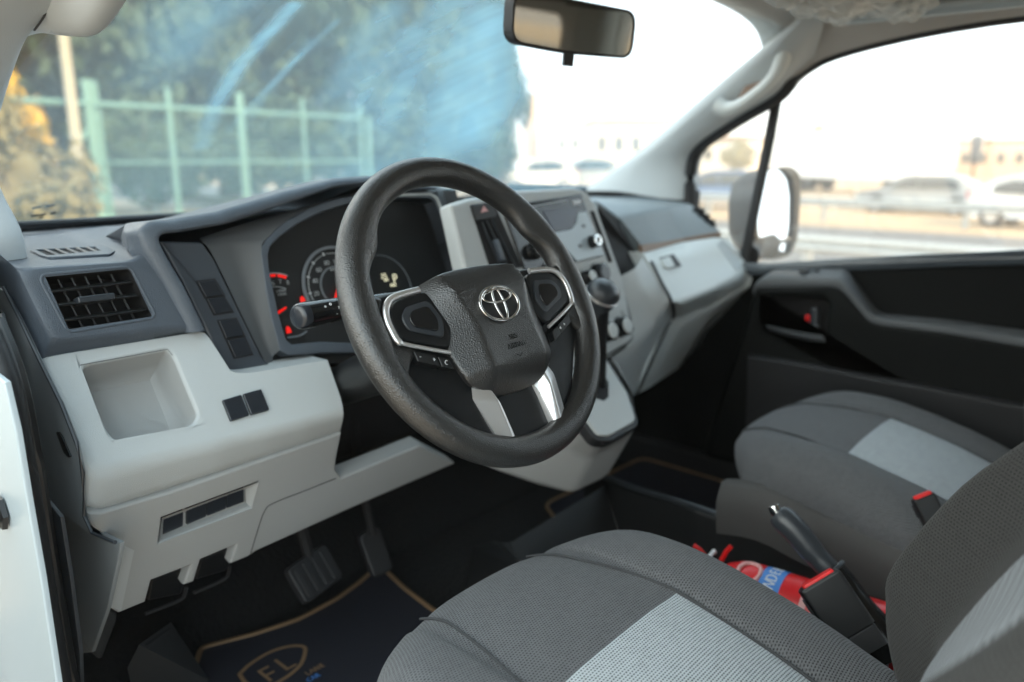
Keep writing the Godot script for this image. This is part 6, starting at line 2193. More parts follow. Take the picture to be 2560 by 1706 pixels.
func buckle(label: String, top: Vector3, foot: Vector3, size: float) -> void:
	var o := thing("seat_belt_buckle", label, "belt buckle", foot, "belt buckles of the front seats")
	var dir := (top - foot).normalized()
	var T := at(top - foot, dir, Vector3(-0.72, 0.15, 0.6))
	# local x across, y through the thickness, z along the buckle
	var b := B.new()
	plate(b, T, rect(0.060 * size, 0.030 * size, 0.006), 0.075 * size, 0.004)
	var head := put(o, "housing", b, M.black)
	b = B.new()
	plate(b, T.translated_local(Vector3(0, 0.001, 0.0035)), rect(0.046 * size, 0.020 * size, 0.004), 0.01, 0.002)
	put(head, "red_button", b, M.red_plastic)
	b = B.new()
	plate(b, T.translated_local(Vector3(0, 0, -0.076 * size)), rect(0.057 * size, 0.027 * size, 0.006), maxf(0.02, top.distance_to(foot) - 0.076 * size), 0.003)
	put(o, "stalk", b, M.rubber)
	b = B.new()
	plate(b, T * Transform3D(Basis(Vector3(0, 0, 1), Vector3(0, 1, 0), Vector3(-1, 0, 0)).orthonormalized(), Vector3(0.0302 * size, 0, -0.03 * size)), rect(0.034 * size, 0.012 * size, 0.002), 0.002, 0.0005)
	put(head, "side_label", b, M.rubber)


# ---------- footwell ----------
func footwell() -> void:
	# driver's mat: dark blue with a bronze border
	var y := FLOOR + 0.016
	var mat_o := thing("floor_mat", "dark blue driver's floor mat with bronze edging and emblem", "floor mat", Vector3(-0.44, FLOOR, -0.3))
	var edge := [Vector3(-0.5275, 0.636, -0.613), Vector3(-0.4392, 0.636, -0.5769), Vector3(-0.3628, 0.636, -0.5567), Vector3(-0.2716, 0.636, -0.5593), Vector3(-0.2005, 0.636, -0.5753), Vector3(-0.142, 0.636, -0.5946), Vector3(-0.1332, 0.636, -0.5909), Vector3(-0.1332, 0.636, -0.5779), Vector3(-0.1559, 0.636, -0.4919), Vector3(-0.173, 0.636, -0.3906)]
	edge.append_array([Vector3(-0.16, 0.636, -0.1), Vector3(-0.19, 0.636, 0.05), Vector3(-0.70, 0.636, 0.05), Vector3(-0.74, 0.636, -0.35)])
	var o := []
	for q in edge:
		o.append(Vector2(q.x + 0.44, -(q.z + 0.3)))
	var b := B.new()
	var T := Transform3D(Basis(Vector3(1, 0, 0), Vector3(0, 0, -1), Vector3(0, 1, 0)), Vector3(0, 0.014, 0))
	plate(b, T, corners(o, 0.012), 0.01, 0.003)
	var pile := put(mat_o, "pile", b, M.mat_navy)
	b = B.new()
	var loop := []
	for q in corners(o, 0.012):
		loop.append(T * Vector3(q.x, q.y, 0.0008))
	tube(b, loop, 0.0048, 8, true, 0.7)
	put(mat_o, "bronze_edging", b, M.gold)
	# emblem printed on the mat: a pointed oval holding two letters, a line of lettering below
	var em := [Vector3(-0.5221, 0.6346, -0.4947), Vector3(-0.4929, 0.6346, -0.5061), Vector3(-0.4514, 0.6346, -0.5089), Vector3(-0.4188, 0.6346, -0.4958), Vector3(-0.4058, 0.6346, -0.4763), Vector3(-0.4169, 0.6346, -0.4578), Vector3(-0.442, 0.6346, -0.4366), Vector3(-0.4784, 0.6346, -0.4272), Vector3(-0.5077, 0.6346, -0.4314), Vector3(-0.5271, 0.6346, -0.4605)]
	var ring := []
	for q in em:
		ring.append(Vector3(q.x + 0.44, 0.0146, q.z + 0.3))
	ring.append(ring[0])
	ring = smooth_line(ring, 4)
	ring.pop_back()
	b = B.new()
	tube(b, ring, 0.0036, 6, true, 0.25)
	put(mat_o, "emblem_ring", b, M.gold)
	var c0 := Vector3(-0.498, 0.635, -0.4591)
	var c1 := Vector3(-0.4591, 0.635, -0.4661)
	var rx := Vector3(0.80, 0, -0.10)
	var dir := Vector3(-0.4288, 0.635, -0.4707) - Vector3(-0.4914, 0.635, -0.472)
	dir = Vector3(dir.x, 0, dir.z).normalized()
	var yv := Vector3(0, 1, 0).cross(dir)
	var Tm := Transform3D(Basis(dir, yv, Vector3(0, 1, 0)), Vector3.ZERO)
	for k in [["F", Vector3(-0.4908, 0.635, -0.4577)], ["L", Vector3(-0.4553, 0.635, -0.4617)]]:
		var q: Vector3 = k[1]
		Tm.origin = Vector3(q.x + 0.44, 0.0145, q.z + 0.3)
		lettering(mat_o, "emblem_letter", k[0], Tm, 0.040, M.gold, "Droid Sans", 0.0008)
	var q2 := Vector3(-0.4309, 0.635, -0.4088)
	Tm.origin = Vector3(q2.x + 0.44, 0.0145, q2.z + 0.3)
	lettering(mat_o, "mat_lettering", "LANE", Tm, 0.011, M.gold, "Droid Sans", 0.0008)
	var q3 := Vector3(-0.4461, 0.635, -0.3923)
	Tm.origin = Vector3(q3.x + 0.44, 0.0145, q3.z + 0.3)
	lettering(mat_o, "mat_lettering", "CAR", Tm, 0.010, M.blue_print, "Droid Sans", 0.0008)
	# passenger mat
	var pm := thing("floor_mat", "black passenger floor mat with thin bronze edging in the dark far footwell", "floor mat", Vector3(0.5, FLOOR, -0.3))
	var po := [Vector2(-0.26, -0.30), Vector2(0.26, -0.30), Vector2(0.27, 0.2), Vector2(-0.16, 0.22), Vector2(-0.24, 0.1)]
	b = B.new()
	plate(b, T, corners(po, 0.03), 0.01, 0.003)
	put(pm, "pile", b, M.mat_navy)
	b = B.new()
	loop = []
	for q in corners(po, 0.03):
		loop.append(T * Vector3(q.x, q.y, 0.0008))
	tube(b, loop, 0.0045, 8, true, 0.7)
	put(pm, "bronze_edging", b, M.gold)
	# foot rest
	var fr := thing("foot_rest", "grey ribbed foot rest at the driver's left foot", "foot rest", Vector3(-0.66, FLOOR, -0.45))
	b = B.new()
	var f := [Vector3(-0.72, 0.8405, -0.3875), Vector3(-0.63, 0.7891, -0.4874), Vector3(-0.5712, 0.645, -0.5032), Vector3(-0.6618, 0.66, -0.5269)]
	var rel := []
	for q in f:
		rel.append(q - Vector3(-0.66, FLOOR, -0.45))
	cage(b, [[rel[0], rel[1]], [rel[3], rel[2]]], 0.004, Vector3(0, 1, 0.5), [], Vector3(0, -0.06, -0.05))
	var pad := put(fr, "pad", b, M.seat_shell)
	for i in 9:
		b = B.new()
		var k := 0.08 + 0.105 * i
		tube(b, [rel[0].lerp(rel[3], k) + Vector3(0.006, 0.002, 0), rel[1].lerp(rel[2], k) + Vector3(-0.004, 0.002, 0)], 0.003, 6)
		put(pad, "rib", b, M.rubber)
	# pedals
	var br := thing("brake_pedal", "worn grey rubber brake pedal under the steering column", "pedal", Vector3(-0.42, 0.8147, -0.4024), "pedals in the driver's footwell")
	b = B.new()
	var pq := [Vector3(0, -0.0325, -0.0816), Vector3(0, 0.0117, -0.027), Vector3(0, 0.064, 0.0586), Vector3(0, 0.0235, 0.0752), Vector3(0, -0.0285, 0.0181), Vector3(0, -0.0617, -0.0344)]
	var n := Vector3(0.1, 0.55, 0.83).normalized()
	var Tp := at(Vector3.ZERO, n)
	var po2 := []
	for q in [Vector2(-0.3419, -0.1914), Vector2(-0.3235, -0.1875), Vector2(-0.2928, -0.1884), Vector2(-0.2947, -0.212), Vector2(-0.318, -0.2173), Vector2(-0.3351, -0.2159)]:
		po2.append(q)
	# outline on the pedal's own plane
	po2 = rect(0.088, 0.066, 0.010)
	Tp = Tp.rotated_local(Vector3(0, 0, 1), 0.10)
	plate(b, Tp, po2, 0.014, 0.003)
	put(br, "rubber_pad", b, M.rubber)
	for i in 4:
		b = B.new()
		plate(b, Tp.translated_local(Vector3(-0.030 + 0.020 * i, 0, 0.0025)), rect(0.012, 0.052, 0.003), 0.004, 0.0012)
		put(br, "tread", b, M.rubber)
	b = B.new()
	tube(b, [Vector3(0, 0.0, -0.012), Vector3(0.02, 0.16, -0.10), Vector3(0.03, 0.36, -0.10)], 0.010, 8)
	put(br, "arm", b, M.deep_black)
	var ac := thing("accelerator_pedal", "narrow dark accelerator pedal right of the brake pedal", "pedal", Vector3(-0.27, 0.7827, -0.429), "pedals in the driver's footwell")
	b = B.new()
	var Ta := at(Vector3.ZERO, Vector3(-0.15, 0.45, 0.88)).rotated_local(Vector3(0, 0, 1), 0.08)
	plate(b, Ta, rect(0.045, 0.085, 0.014), 0.012, 0.004)
	put(ac, "pad", b, M.rubber)
	b = B.new()
	tube(b, [Vector3(0, 0.03, -0.01), Vector3(0.01, 0.16, -0.06), Vector3(0.02, 0.36, -0.08)], 0.008, 8)
	put(ac, "arm", b, M.deep_black)
	# gear lever
	var gl := thing("gear_selector", "dark gear selector knob standing on the gear console right of the wheel", "gear lever", Vector3(0.0904, 1.0708, -0.1929))
	var kc := Vector3(0.035, 1.2511, -0.1552) - gl.position
	b = B.new()
	tube(b, [Vector3(0, -0.02, 0), kc * 0.5, kc + Vector3(0, -0.02, 0)], [0.012, 0.011, 0.014], 12)
	put(gl, "shaft", b, M.black)
	b = B.new()
	var kt := at(kc, Vector3(0.0, 0.86, 0.5))
	lathe(b, kt, [Vector2(0, 0.026), Vector2(0.016, 0.025), Vector2(0.026, 0.019), Vector2(0.0305, 0.008), Vector2(0.031, -0.004), Vector2(0.027, -0.016), Vector2(0.021, -0.028), Vector2(0.016, -0.05), Vector2(0, -0.05)], 28)
	put(gl, "knob", b, M.dark_smooth, 60)
	b = B.new()
	lathe(b, kt, [Vector2(0.0308, 0.001), Vector2(0.0318, 0.0), Vector2(0.0316, -0.004), Vector2(0.030, -0.005)], 28)
	put(gl, "knob_band", b, M.satin_silver)


# ---------- inside mirror, visor ----------
func mirrors() -> void:
	var m := thing("rear_view_mirror", "dark framed rear view mirror hanging at the top of the windscreen", "rear view mirror", Vector3(-0.0139, 1.6927, -0.19))
	# turned a little towards the driver
	var T := at(Vector3.ZERO, Vector3(-0.16, -0.12, 1.0)).rotated_local(Vector3(0, 0, 1), -0.015)
	var b := B.new()
	var o := corners([Vector2(-0.131, 0.041), Vector2(0.146, 0.041), Vector2(0.148, -0.036), Vector2(0.0, -0.041), Vector2(-0.129, -0.036)], 0.026, 6)
	plate(b, T, o, 0.022, 0.0012, [offset(ccw(o), 0.0045)])
	put(m, "frame", b, M.rubber)
	b = B.new()
	plate(b, T.translated_local(Vector3(0, 0, -0.002)), offset(ccw(o), 0.004), 0.003, 0.0004)
	put(m, "mirror_glass", b, M.mirror_tinted)
	b = B.new()
	box(b, T.translated_local(Vector3(0.02, 0, -0.022)), Vector3(0.21, 0.06, 0.014), 0.006)
	put(m, "rear_shell", b, M.rubber)
	b = B.new()
	box(b, T.translated_local(Vector3(0.0, -0.050, -0.006)), Vector3(0.021, 0.020, 0.008), 0.002)
	put(m, "dimming_tab", b, M.rubber)
	b = B.new()
	tube(b, [Vector3(0.0, 0.0, -0.03), Vector3(-0.005, 0.05, -0.03), Vector3(-0.012, 0.10, -0.025), Vector3(-0.012, 0.15, -0.02)], [0.013, 0.012, 0.012, 0.02], 12)
	put(m, "stem", b, M.rubber)
	# sun visor still in its crumpled plastic sleeve
	var v := thing("sun_visor", "grey sun visor in a crumpled clear plastic sleeve at the top edge", "sun visor", Vector3(0.5, 1.7575, 0.0492))
	b = B.new()
	box(b, at(Vector3(-0.02, 0.035, 0.02), Vector3(0, -0.95, 0.3), Vector3(1, 0, 0)), Vector3(0.17, 0.30, 0.018), 0.008)
	put(v, "visor_board", b, M.headliner)
	b = B.new()
	var crease := FastNoiseLite.new()
	crease.seed = 4
	crease.frequency = 9.0
	crease.noise_type = FastNoiseLite.TYPE_SIMPLEX
	crease.fractal_octaves = 3
	var rows := []
	for i in 34:
		var row := []
		for j in 44:
			var x := lerpf(-0.20, 0.20, j / 43.0)
			var z := lerpf(-0.105, 0.13, i / 33.0)
			var h := 0.020 * crease.get_noise_2d(x, z) + 0.010 * absf(crease.get_noise_2d(x * 2.2 + 5.0, z * 2.2))
			var curl := 0.05 * pow(absf(z - 0.01) / 0.12, 3.0)
			row.append(Vector3(x + 0.006 * crease.get_noise_2d(z * 2.0, x), -0.005 + h + curl * 0.5 + 0.02 * absf(x) , z))
		rows.append(row)
	b.grid(rows)
	b.aim(0, Vector3(0, -1, 0))
	put(v, "plastic_sleeve", b, M.plastic_sleeve, 25)


# ---------- outside ----------
func ground() -> void:
	var b := B.new()
	var rows := []
	var zs := [60.0, 20.0, 8.0, 2.0, -2.0, -6.0, -10.0, -14.0, -18.0, -24.0, -30.0, -45.0, -80.0, -200.0, -600.0]
	var xs := [-300.0, -60.0, -20.0, -4.0, 2.0, 4.0, 6.0, 8.5, 12.0, 16.0, 22.0, 30.0, 45.0, 80.0, 200.0, 600.0]
	for z in zs:
		var row := []
		for x in xs:
			row.append(Vector3(x, ground_at(x), z))
		rows.append(row)
	b.grid(rows)
	b.aim(0, Vector3.UP)
	struct("ground", b, M.earth)
	# paving in front of the gate
	b = B.new()
	plate(b, Transform3D(Basis(Vector3(1, 0, 0), Vector3(0, 0, -1), Vector3(0, 1, 0)), Vector3(0, GROUND + 0.006, 0)), [Vector2(-8, -4), Vector2(3, -4), Vector2(3.5, 14), Vector2(9, 24), Vector2(-8, 24)], 0.005, 0.001)
	struct("pavement", b, M.paving)
	# carriageway to the right, running roughly along the van
	b = B.new()
	b.grid([[Vector3(14.0, -0.644, 40), Vector3(23.0, -0.644, 40)], [Vector3(14.0, -0.644, -12), Vector3(23.0, -0.644, -12)], [Vector3(16.0, -0.644, -45), Vector3(26.0, -0.644, -45)], [Vector3(30.0, -0.644, -140), Vector3(42.0, -0.644, -140)]])
	b.aim(0, Vector3.UP)
	struct("road", b, M.asphalt)
	# strip of dry grass between van and road
	b = B.new()
	var n := 5200
	for i in n:
		var x := rng.randf_range(4.2, 13.5)
		var z := rng.randf_range(-17.0, 4.0)
		var y := ground_at(x)
		var h := rng.randf_range(0.04, 0.16) * (1.6 if sin(x * 1.7 + z) > 0.6 else 0.8)
		var a := rng.randf() * TAU
		var d := Vector3(cos(a), 0, sin(a)) * 0.035
		var k := b.p(Vector3(x, y, z) - d)
		b.p(Vector3(x, y, z) + d)
		b.p(Vector3(x + rng.randf_range(-0.05, 0.05), y + h, z + rng.randf_range(-0.05, 0.05)))
		b.t.append_array([k, k + 1, k + 2])
	var g := struct("dry_grass", b, M.leaf_dry)
	g.set_meta("kind", "stuff")
	tag(g, "dry yellow grass on the bank between van and road", "grass", "", "stuff")


func ground_at(x: float) -> float:
	return GROUND - 0.5 * smoothstep(4.0, 11.0, x)


func leaf_mesh(kind: int, count: int, size: float, sd: int) -> ArrayMesh:
	# clumps of leaf-sized faces spread through a lumpy crown of radius 1
	var r := RandomNumberGenerator.new()
	r.seed = sd
	var lobes := []
	for i in 26:
		var d := Vector3(r.randfn(), r.randfn() * 0.9, r.randfn()).normalized()
		lobes.append([d * r.randf_range(0.35, 0.92), r.randf_range(0.16, 0.38)])
	var pos := PackedVector3Array()
	var nor := PackedVector3Array()
	for i in count:
		var l: Array = lobes[r.randi() % lobes.size()]
		var d := Vector3(r.randfn(), r.randfn(), r.randfn()).normalized()
		var c: Vector3 = l[0] + d * l[1] * pow(r.randf(), 0.35)
		var nn := (d + Vector3(r.randf_range(-0.7, 0.7), r.randf_range(-0.3, 1.0), r.randf_range(-0.7, 0.7))).normalized()
		var u := nn.cross(Vector3(r.randfn(), r.randfn(), r.randfn())).normalized()
		var w := nn.cross(u)
		var s := size * r.randf_range(0.6, 1.4)
		for q in [c - u * s, c + w * s * 0.5, c + u * s, c - u * s, c + u * s, c - w * s * 0.5]:
			pos.append(q)
			nor.append(nn)
	var a := []
	a.resize(Mesh.ARRAY_MAX)
	a[Mesh.ARRAY_VERTEX] = pos
	a[Mesh.ARRAY_NORMAL] = nor
	var m := ArrayMesh.new()
	m.add_surface_from_arrays(Mesh.PRIMITIVE_TRIANGLES, a)
	return m


func core_mesh(sd: int) -> ArrayMesh:
	var nz := FastNoiseLite.new()
	nz.seed = sd
	nz.frequency = 1.1
	var b := B.new()
	var rows := []
	for i in 13:
		var row := []
		var lat := -PI / 2 + PI * i / 12
		for j in 21:
			var lon := TAU * (j % 20) / 20
			var d := Vector3(cos(lat) * cos(lon), sin(lat), cos(lat) * sin(lon))
			row.append(d * (0.42 + 0.30 * nz.get_noise_3dv(d * 1.4)))
		rows.append(row)
	b.grid(rows)
	b.solid(0)
	return b.mesh(80)


func tree(called: String, label: String, cat: String, foot: Vector3, tall: float, wide: float, leaves: Mesh, core: Mesh, lm: Material, group: String, turn: float) -> void:
	var t := thing(called, label, cat, foot, group)
	var b := B.new()
	var top := Vector3(0.15, tall * 0.55, 0.1)
	tube(b, [Vector3(0, -0.1, 0), Vector3(0.03, tall * 0.2, 0.02), top * 0.7, top], [tall * 0.03, tall * 0.024, tall * 0.018, tall * 0.008], 8)
	for k in 3:
		var a := turn + k * 2.1
		tube(b, [top * (0.45 + 0.1 * k), top * (0.6 + 0.1 * k) + Vector3(cos(a), 0.6, sin(a)) * wide * 0.25, top + Vector3(cos(a), 0.5, sin(a)) * wide * 0.5], [tall * 0.014, tall * 0.010, tall * 0.005], 6)
	put(t, "trunk", b, M.bark, 60)
	var c := put(t, "crown", leaves, lm)
	c.transform = Transform3D(Basis(Vector3.UP, turn).scaled(Vector3(wide, tall * 0.52, wide)), Vector3(0, tall * 0.56, 0))
	c.set_meta("kind", "stuff")
	var k := put(c, "light_block_core", core, M.crown_shade if lm == M.leaf_green else lm)  # added core, put in to block light through the crown
	k.set_meta("kind", "stuff")


func street() -> void:
	var big := leaf_mesh(0, 7000, 0.055, 11)
	var big2 := leaf_mesh(0, 7000, 0.055, 12)
	var core := core_mesh(3)
	var small := leaf_mesh(0, 5000, 0.07, 13)
	# dense trees beyond the fence
	var spots := [
		[Vector3(7.3526, -0.15, -29.1931), 13.0, 5.2, 0.3, "tall dark tree at the far left behind the yellow shrub"],
		[Vector3(10.8207, -0.15, -31.2081), 14.0, 5.0, 1.4, "tall dark tree behind the light pole and gate post"],
		[Vector3(11.7195, -0.15, -26.488), 13.0, 4.6, 2.2, "dark leafy tree behind the left bay of the gate"],
		[Vector3(16.3538, -0.15, -29.7009), 15.0, 5.2, 3.9, "dark leafy tree behind the middle gate post"],
		[Vector3(16.5256, -0.15, -24.8634), 13.0, 4.6, 4.4, "dark leafy tree behind the right bay of the gate"],
		[Vector3(21.5635, -0.15, -27.3306), 15.0, 5.0, 5.6, "tall tree behind the right end post of the gate"],
		[Vector3(21.5511, -0.15, -23.3564), 14.0, 4.2, 0.9, "tall hazy tree straight above the steering wheel"],
		[Vector3(25.1315, -0.15, -24.0118), 14.5, 2.6, 2.9, "rightmost tall tree, its edge ragged against the white sky"],
		[Vector3(23.5829, -0.15, -21.2584), 7.6, 1.15, 5.1, "slimmer lower tree at the right foot of the tall ragged tree"]]
	for i in spots.size():
		var s: Array = spots[i]
		tree("tree", s[4], "tree", s[0], s[1], s[2], big if i % 2 == 0 else big2, core, M.leaf_green, "trees beyond the fence", s[3])
	var low := [[Vector3(10.2734, -0.15, -23.8527), 3.4, 2.6, "low dark bush seen through the left bay of the gate"], [Vector3(13.6947, -0.15, -21.9479), 3.6, 2.8, "low dark bush seen through the middle of the gate"], [Vector3(16.5378, -0.15, -19.8019), 3.8, 2.8, "low dark bush right of the gate's end post"], [Vector3(19.784, -0.15, -19.4775), 4.6, 2.0, "low bush at the foot of the rightmost tree"]]
	for i in low.size():
		var s: Array = low[i]
		tree("bush", s[3], "bush", s[0], s[1], s[2], small, core, M.leaf_green, "bushes beyond the gate", i * 1.3)
	tree("olive_shrub", "rounded olive yellow shrub at the left edge in front of the gate", "shrub", Vector3(2.0384, -0.15, -9.3873), 2.25, 0.80, small, core, M.leaf_olive, "", 0.4)
	tree("flowering_shrub", "shrub with bright yellow blossom behind the olive shrub", "shrub", Vector3(3.8971, -0.15, -15.6164), 3.3, 0.95, small, core, M.leaf_yellow, "", 1.9)
	tree("small_tree", "small pale tree on the skyline right of the black window bar", "tree", Vector3(69.2393, -0.65, -25.358), 4.3, 2.2, small, core, M.leaf_dry, "small trees on the skyline", 0.0)
	tree("small_tree", "small pale tree on the skyline seen through the quarter window", "tree", Vector3(71.2532, -0.65, -33.4725), 3.4, 1.6, small, core, M.leaf_dry, "small trees on the skyline", 2.0)
	gate()
	# light pole
	var pole := thing("light_pole", "cream painted light pole rising above the left gate post", "light pole", Vector3(4.6021, -0.15, -14.1014))
	var b := B.new()
	tube(b, [Vector3(0, 0, 0), Vector3(0, 2.6, 0), Vector3(0.0, 7.0, 0)], [0.10, 0.085, 0.06], 12)
	put(pole, "shaft", b, M.cream_paint, 60)
	b = B.new()
	tube(b, [Vector3(0, 6.95, 0), Vector3(0.5, 7.2, 0.1), Vector3(1.2, 7.25, 0.2)], 0.035, 8)
	put(pole, "arm", b, M.cream_paint)
	b = B.new()
	box(b, at(Vector3(1.35, 7.22, 0.22)), Vector3(0.55, 0.09, 0.2), 0.04)
	put(pole, "lamp_head", b, M.galvanised)
	# guard rails along the road
	rail("near grey steel guard rail between the dry grass and the road", 12.6, 0.60)
	rail("far pale guard rail on the other side of the road", 24.5, 0.62)
	# vehicles
	car("white hatchback on the road at the right edge", "parked_car", Vector3(26.6834, -0.65, -2.726), 2.95, M.car_white, 1.52)
	car("dark blue pickup bodied car seen through the quarter window", "parked_car", Vector3(28.4149, -0.65, -14.1024), 0.4, M.car_blue, 1.5)
	car("grey car far behind the white hatchback", "parked_car", Vector3(30.9197, -0.65, -7.2953), 0.0, M.car_grey, 1.4)
	car("white car in the glare right of the tree edge", "parked_car", Vector3(31.4474, -0.4, -25.8991), 1.0, M.car_white, 1.6)
	car("pale grey car in the glare beside the white one", "parked_car", Vector3(35.4404, -0.4, -25.6151), 0.8, M.car_grey, 1.6)
	# long white truck and low buildings in the haze
	var tr := thing("truck_trailer", "long white box trailer parked beyond the far guard rail", "trailer", Vector3(44.5271, -0.65, -14.2314))
	tr.rotation.y = -0.35
	b = B.new()
	box(b, at(Vector3(0, 2.0, 0)), Vector3(2.5, 2.5, 9.5), 0.06)
	put(tr, "box_body", b, M.car_white)
	for k in [-3.6, -2.5, 3.2]:
		for s in [-1.0, 1.0]:
			b = B.new()
			lathe(b, at(Vector3(s * 1.05, 0.5, k), Vector3(s, 0, 0)), [Vector2(0, -0.13), Vector2(0.46, -0.13), Vector2(0.5, -0.09), Vector2(0.5, 0.09), Vector2(0.46, 0.13), Vector2(0, 0.13)], 18)
			put(tr, "wheel", b, M.tyre)
	house("low cream building with flat roof beyond the road", Vector3(78.7245, -0.4, -50.8564), Vector3(15, 5.0, 9), M.wall_cream, 5, 0.7)
	house("pale building behind the pillar, left of the quarter window", Vector3(95.8085, -0.4, -70.1239), Vector3(15, 5.5, 9), M.wall_white, 5, 0.8)
	house("long sand coloured wall building on the far right skyline", Vector3(87.8227, -0.65, -13.1589), Vector3(13, 3.0, 6), M.wall_orange, 4, -0.2)
	house("low white building far behind the trailer", Vector3(124.6731, -0.65, -32.195), Vector3(26, 4.5, 10), M.wall_white, 7, 0.1)
	house("low cream building seen past the quarter window", Vector3(79.4212, -0.65, -39.5457), Vector3(14, 3.4, 8), M.wall_cream, 5, 0.3)
	var tw := thing("tower", "slender orange brick tower beside the tree edge", "tower", Vector3(91.5567, -0.4, -75.6082))
	b = B.new()
	box(b, at(Vector3(0, 5.0, 0)), Vector3(1.45, 10.0, 1.45), 0.05)
	put(tw, "shaft", b, M.wall_orange)
	b = B.new()
	box(b, at(Vector3(0, 10.1, 0)), Vector3(1.7, 0.4, 1.7), 0.05)
	put(tw, "cap", b, M.wall_cream)
	# road sign post
	var sg := thing("road_sign", "dark tall road sign on a brown post above the far cars", "road sign", Vector3(36.1588, -0.65, -6.7654))
	b = B.new()
	tube(b, [Vector3(0, 0, 0), Vector3(0, 2.0, 0)], 0.09, 8)
	put(sg, "post", b, M.roof_brown)
	b = B.new()
	box(b, at(Vector3(0, 2.25, 0)), Vector3(0.36, 1.15, 0.36), 0.04)
	put(sg, "panel", b, M.dark_smooth)


# mint green gate of posts, rails and wire
func gate() -> void:
	var g := thing("metal_gate", "mint green metal gate of posts and rails with wire infill across the way", "gate", Vector3.ZERO)
	var tops := [Vector3(5.1805, 2.7591, -14.7319), Vector3(7.1358, 2.7626, -15.7065), Vector3(9.1124, 2.8108, -16.3261), Vector3(11.2361, 2.8166, -16.9703), Vector3(13.6191, 2.774, -17.6793)]
	var upper := [Vector3(5.1384, 2.343, -14.7491), Vector3(7.1051, 2.388, -15.7219), Vector3(9.0862, 2.403, -16.3418), Vector3(11.2169, 2.4165, -16.9838), Vector3(13.6076, 2.4346, -17.6885)]
	var lower := [Vector3(5.1316, 1.3132, -14.7519), Vector3(7.0674, 1.2959, -15.7408), Vector3(9.096, 1.2829, -16.3359), Vector3(11.197, 1.2708, -16.9977), Vector3(13.6247, 1.2582, -17.6748)]
	var p := []
	for q in upper:
		p.append(Vector3(q.x, 0, q.z))
	var thick := [0.085, 0.055, 0.085, 0.045, 0.045]
	for i in 5:
		var q: Vector3 = p[i]
		var b := B.new()
		tube(b, [Vector3(q.x, GROUND, q.z), Vector3(q.x, tops[i].y, q.z)], thick[i], 10)
		put(g, "post", b, M.mint_paint, 60)
	var b := B.new()
	var q0: Vector3 = [Vector3(5.4002, 2.3473, -14.9656)][0]
	tube(b, [Vector3(q0.x, GROUND, q0.z), Vector3(q0.x - 0.05, tops[0].y, q0.z)], 0.06, 8)
	put(g, "post", b, M.mint_paint, 60)
	b = B.new()
	var q1: Vector3 = [Vector3(13.9659, 2.4601, -17.7842)][0]
	tube(b, [Vector3(q1.x, GROUND, q1.z), Vector3(q1.x, upper[4].y + 0.05, q1.z)], 0.06, 8)
	put(g, "post", b, M.mint_paint, 60)
	for h in [[upper, 0.045], [lower, 0.028]]:
		b = B.new()
		var line := []
		for i in 5:
			line.append(Vector3(p[i].x, h[0][i].y, p[i].z))
		tube(b, line, h[1], 8)
		put(g, "rail", b, M.mint_paint, 60)
	b = B.new()
	tube(b, [Vector3(p[0].x, 0.05, p[0].z), Vector3(p[2].x, 0.05, p[2].z), Vector3(p[4].x, 0.05, p[4].z)], 0.045, 8)
	put(g, "rail", b, M.mint_paint, 60)
	b = B.new()
	tube(b, [Vector3(q0.x, 2.2, q0.z), Vector3(q0.x - 0.7, 1.5, q0.z + 0.4)], 0.035, 8)
	put(g, "brace", b, M.mint_paint)
	b = B.new()
	tube(b, [Vector3(p[0].x, upper[0].y, p[0].z), Vector3(p[0].x - 1.6, upper[0].y - 0.05, p[0].z + 1.0)], 0.05, 8)
	put(g, "rail", b, M.mint_paint)
	b = B.new()
	for i in 60:
		var a: Vector3 = p[0].lerp(p[4], i / 60.0)
		tube(b, [Vector3(a.x, 0.12, a.z), Vector3(a.x, lerpf(upper[0].y, upper[4].y, i / 60.0), a.z)], 0.004, 4)
	for k in 16:
		var y := 0.2 + 0.125 * k
		tube(b, [Vector3(p[0].x, y, p[0].z), Vector3(p[4].x, y, p[4].z)], 0.004, 4)
	var w := put(g, "wire_infill", b, M.mint_paint)
	w.set_meta("kind", "stuff")


func rail(label: String, x: float, h: float) -> void:
	var o := thing("guard_rail", label, "guard rail", Vector3(x, -0.65, -10), "guard rails along the road")
	var b := B.new()
	var rows := []
	for q in [Vector2(0.0, 0.16), Vector2(-0.05, 0.12), Vector2(-0.05, 0.07), Vector2(0, 0.02), Vector2(-0.05, -0.03), Vector2(-0.05, -0.08), Vector2(0, -0.12)]:
		var row := []
		for k in 15:
			row.append(Vector3(q.x, h + q.y, -28.0 + 4.0 * k))
		rows.append(row)
	b.grid(rows)
	b.aim(0, Vector3(-1, 0, 0))
	skirt(b, rows, Vector3(0.01, 0, 0))
	put(o, "beam", b, M.galvanised, 60)
	for k in 14:
		b = B.new()
		box(b, at(Vector3(0.08, h * 0.5 + 0.05, -26.5 + 4.0 * k)), Vector3(0.12, h + 0.1, 0.15), 0.01)
		put(o, "post", b, M.galvanised)


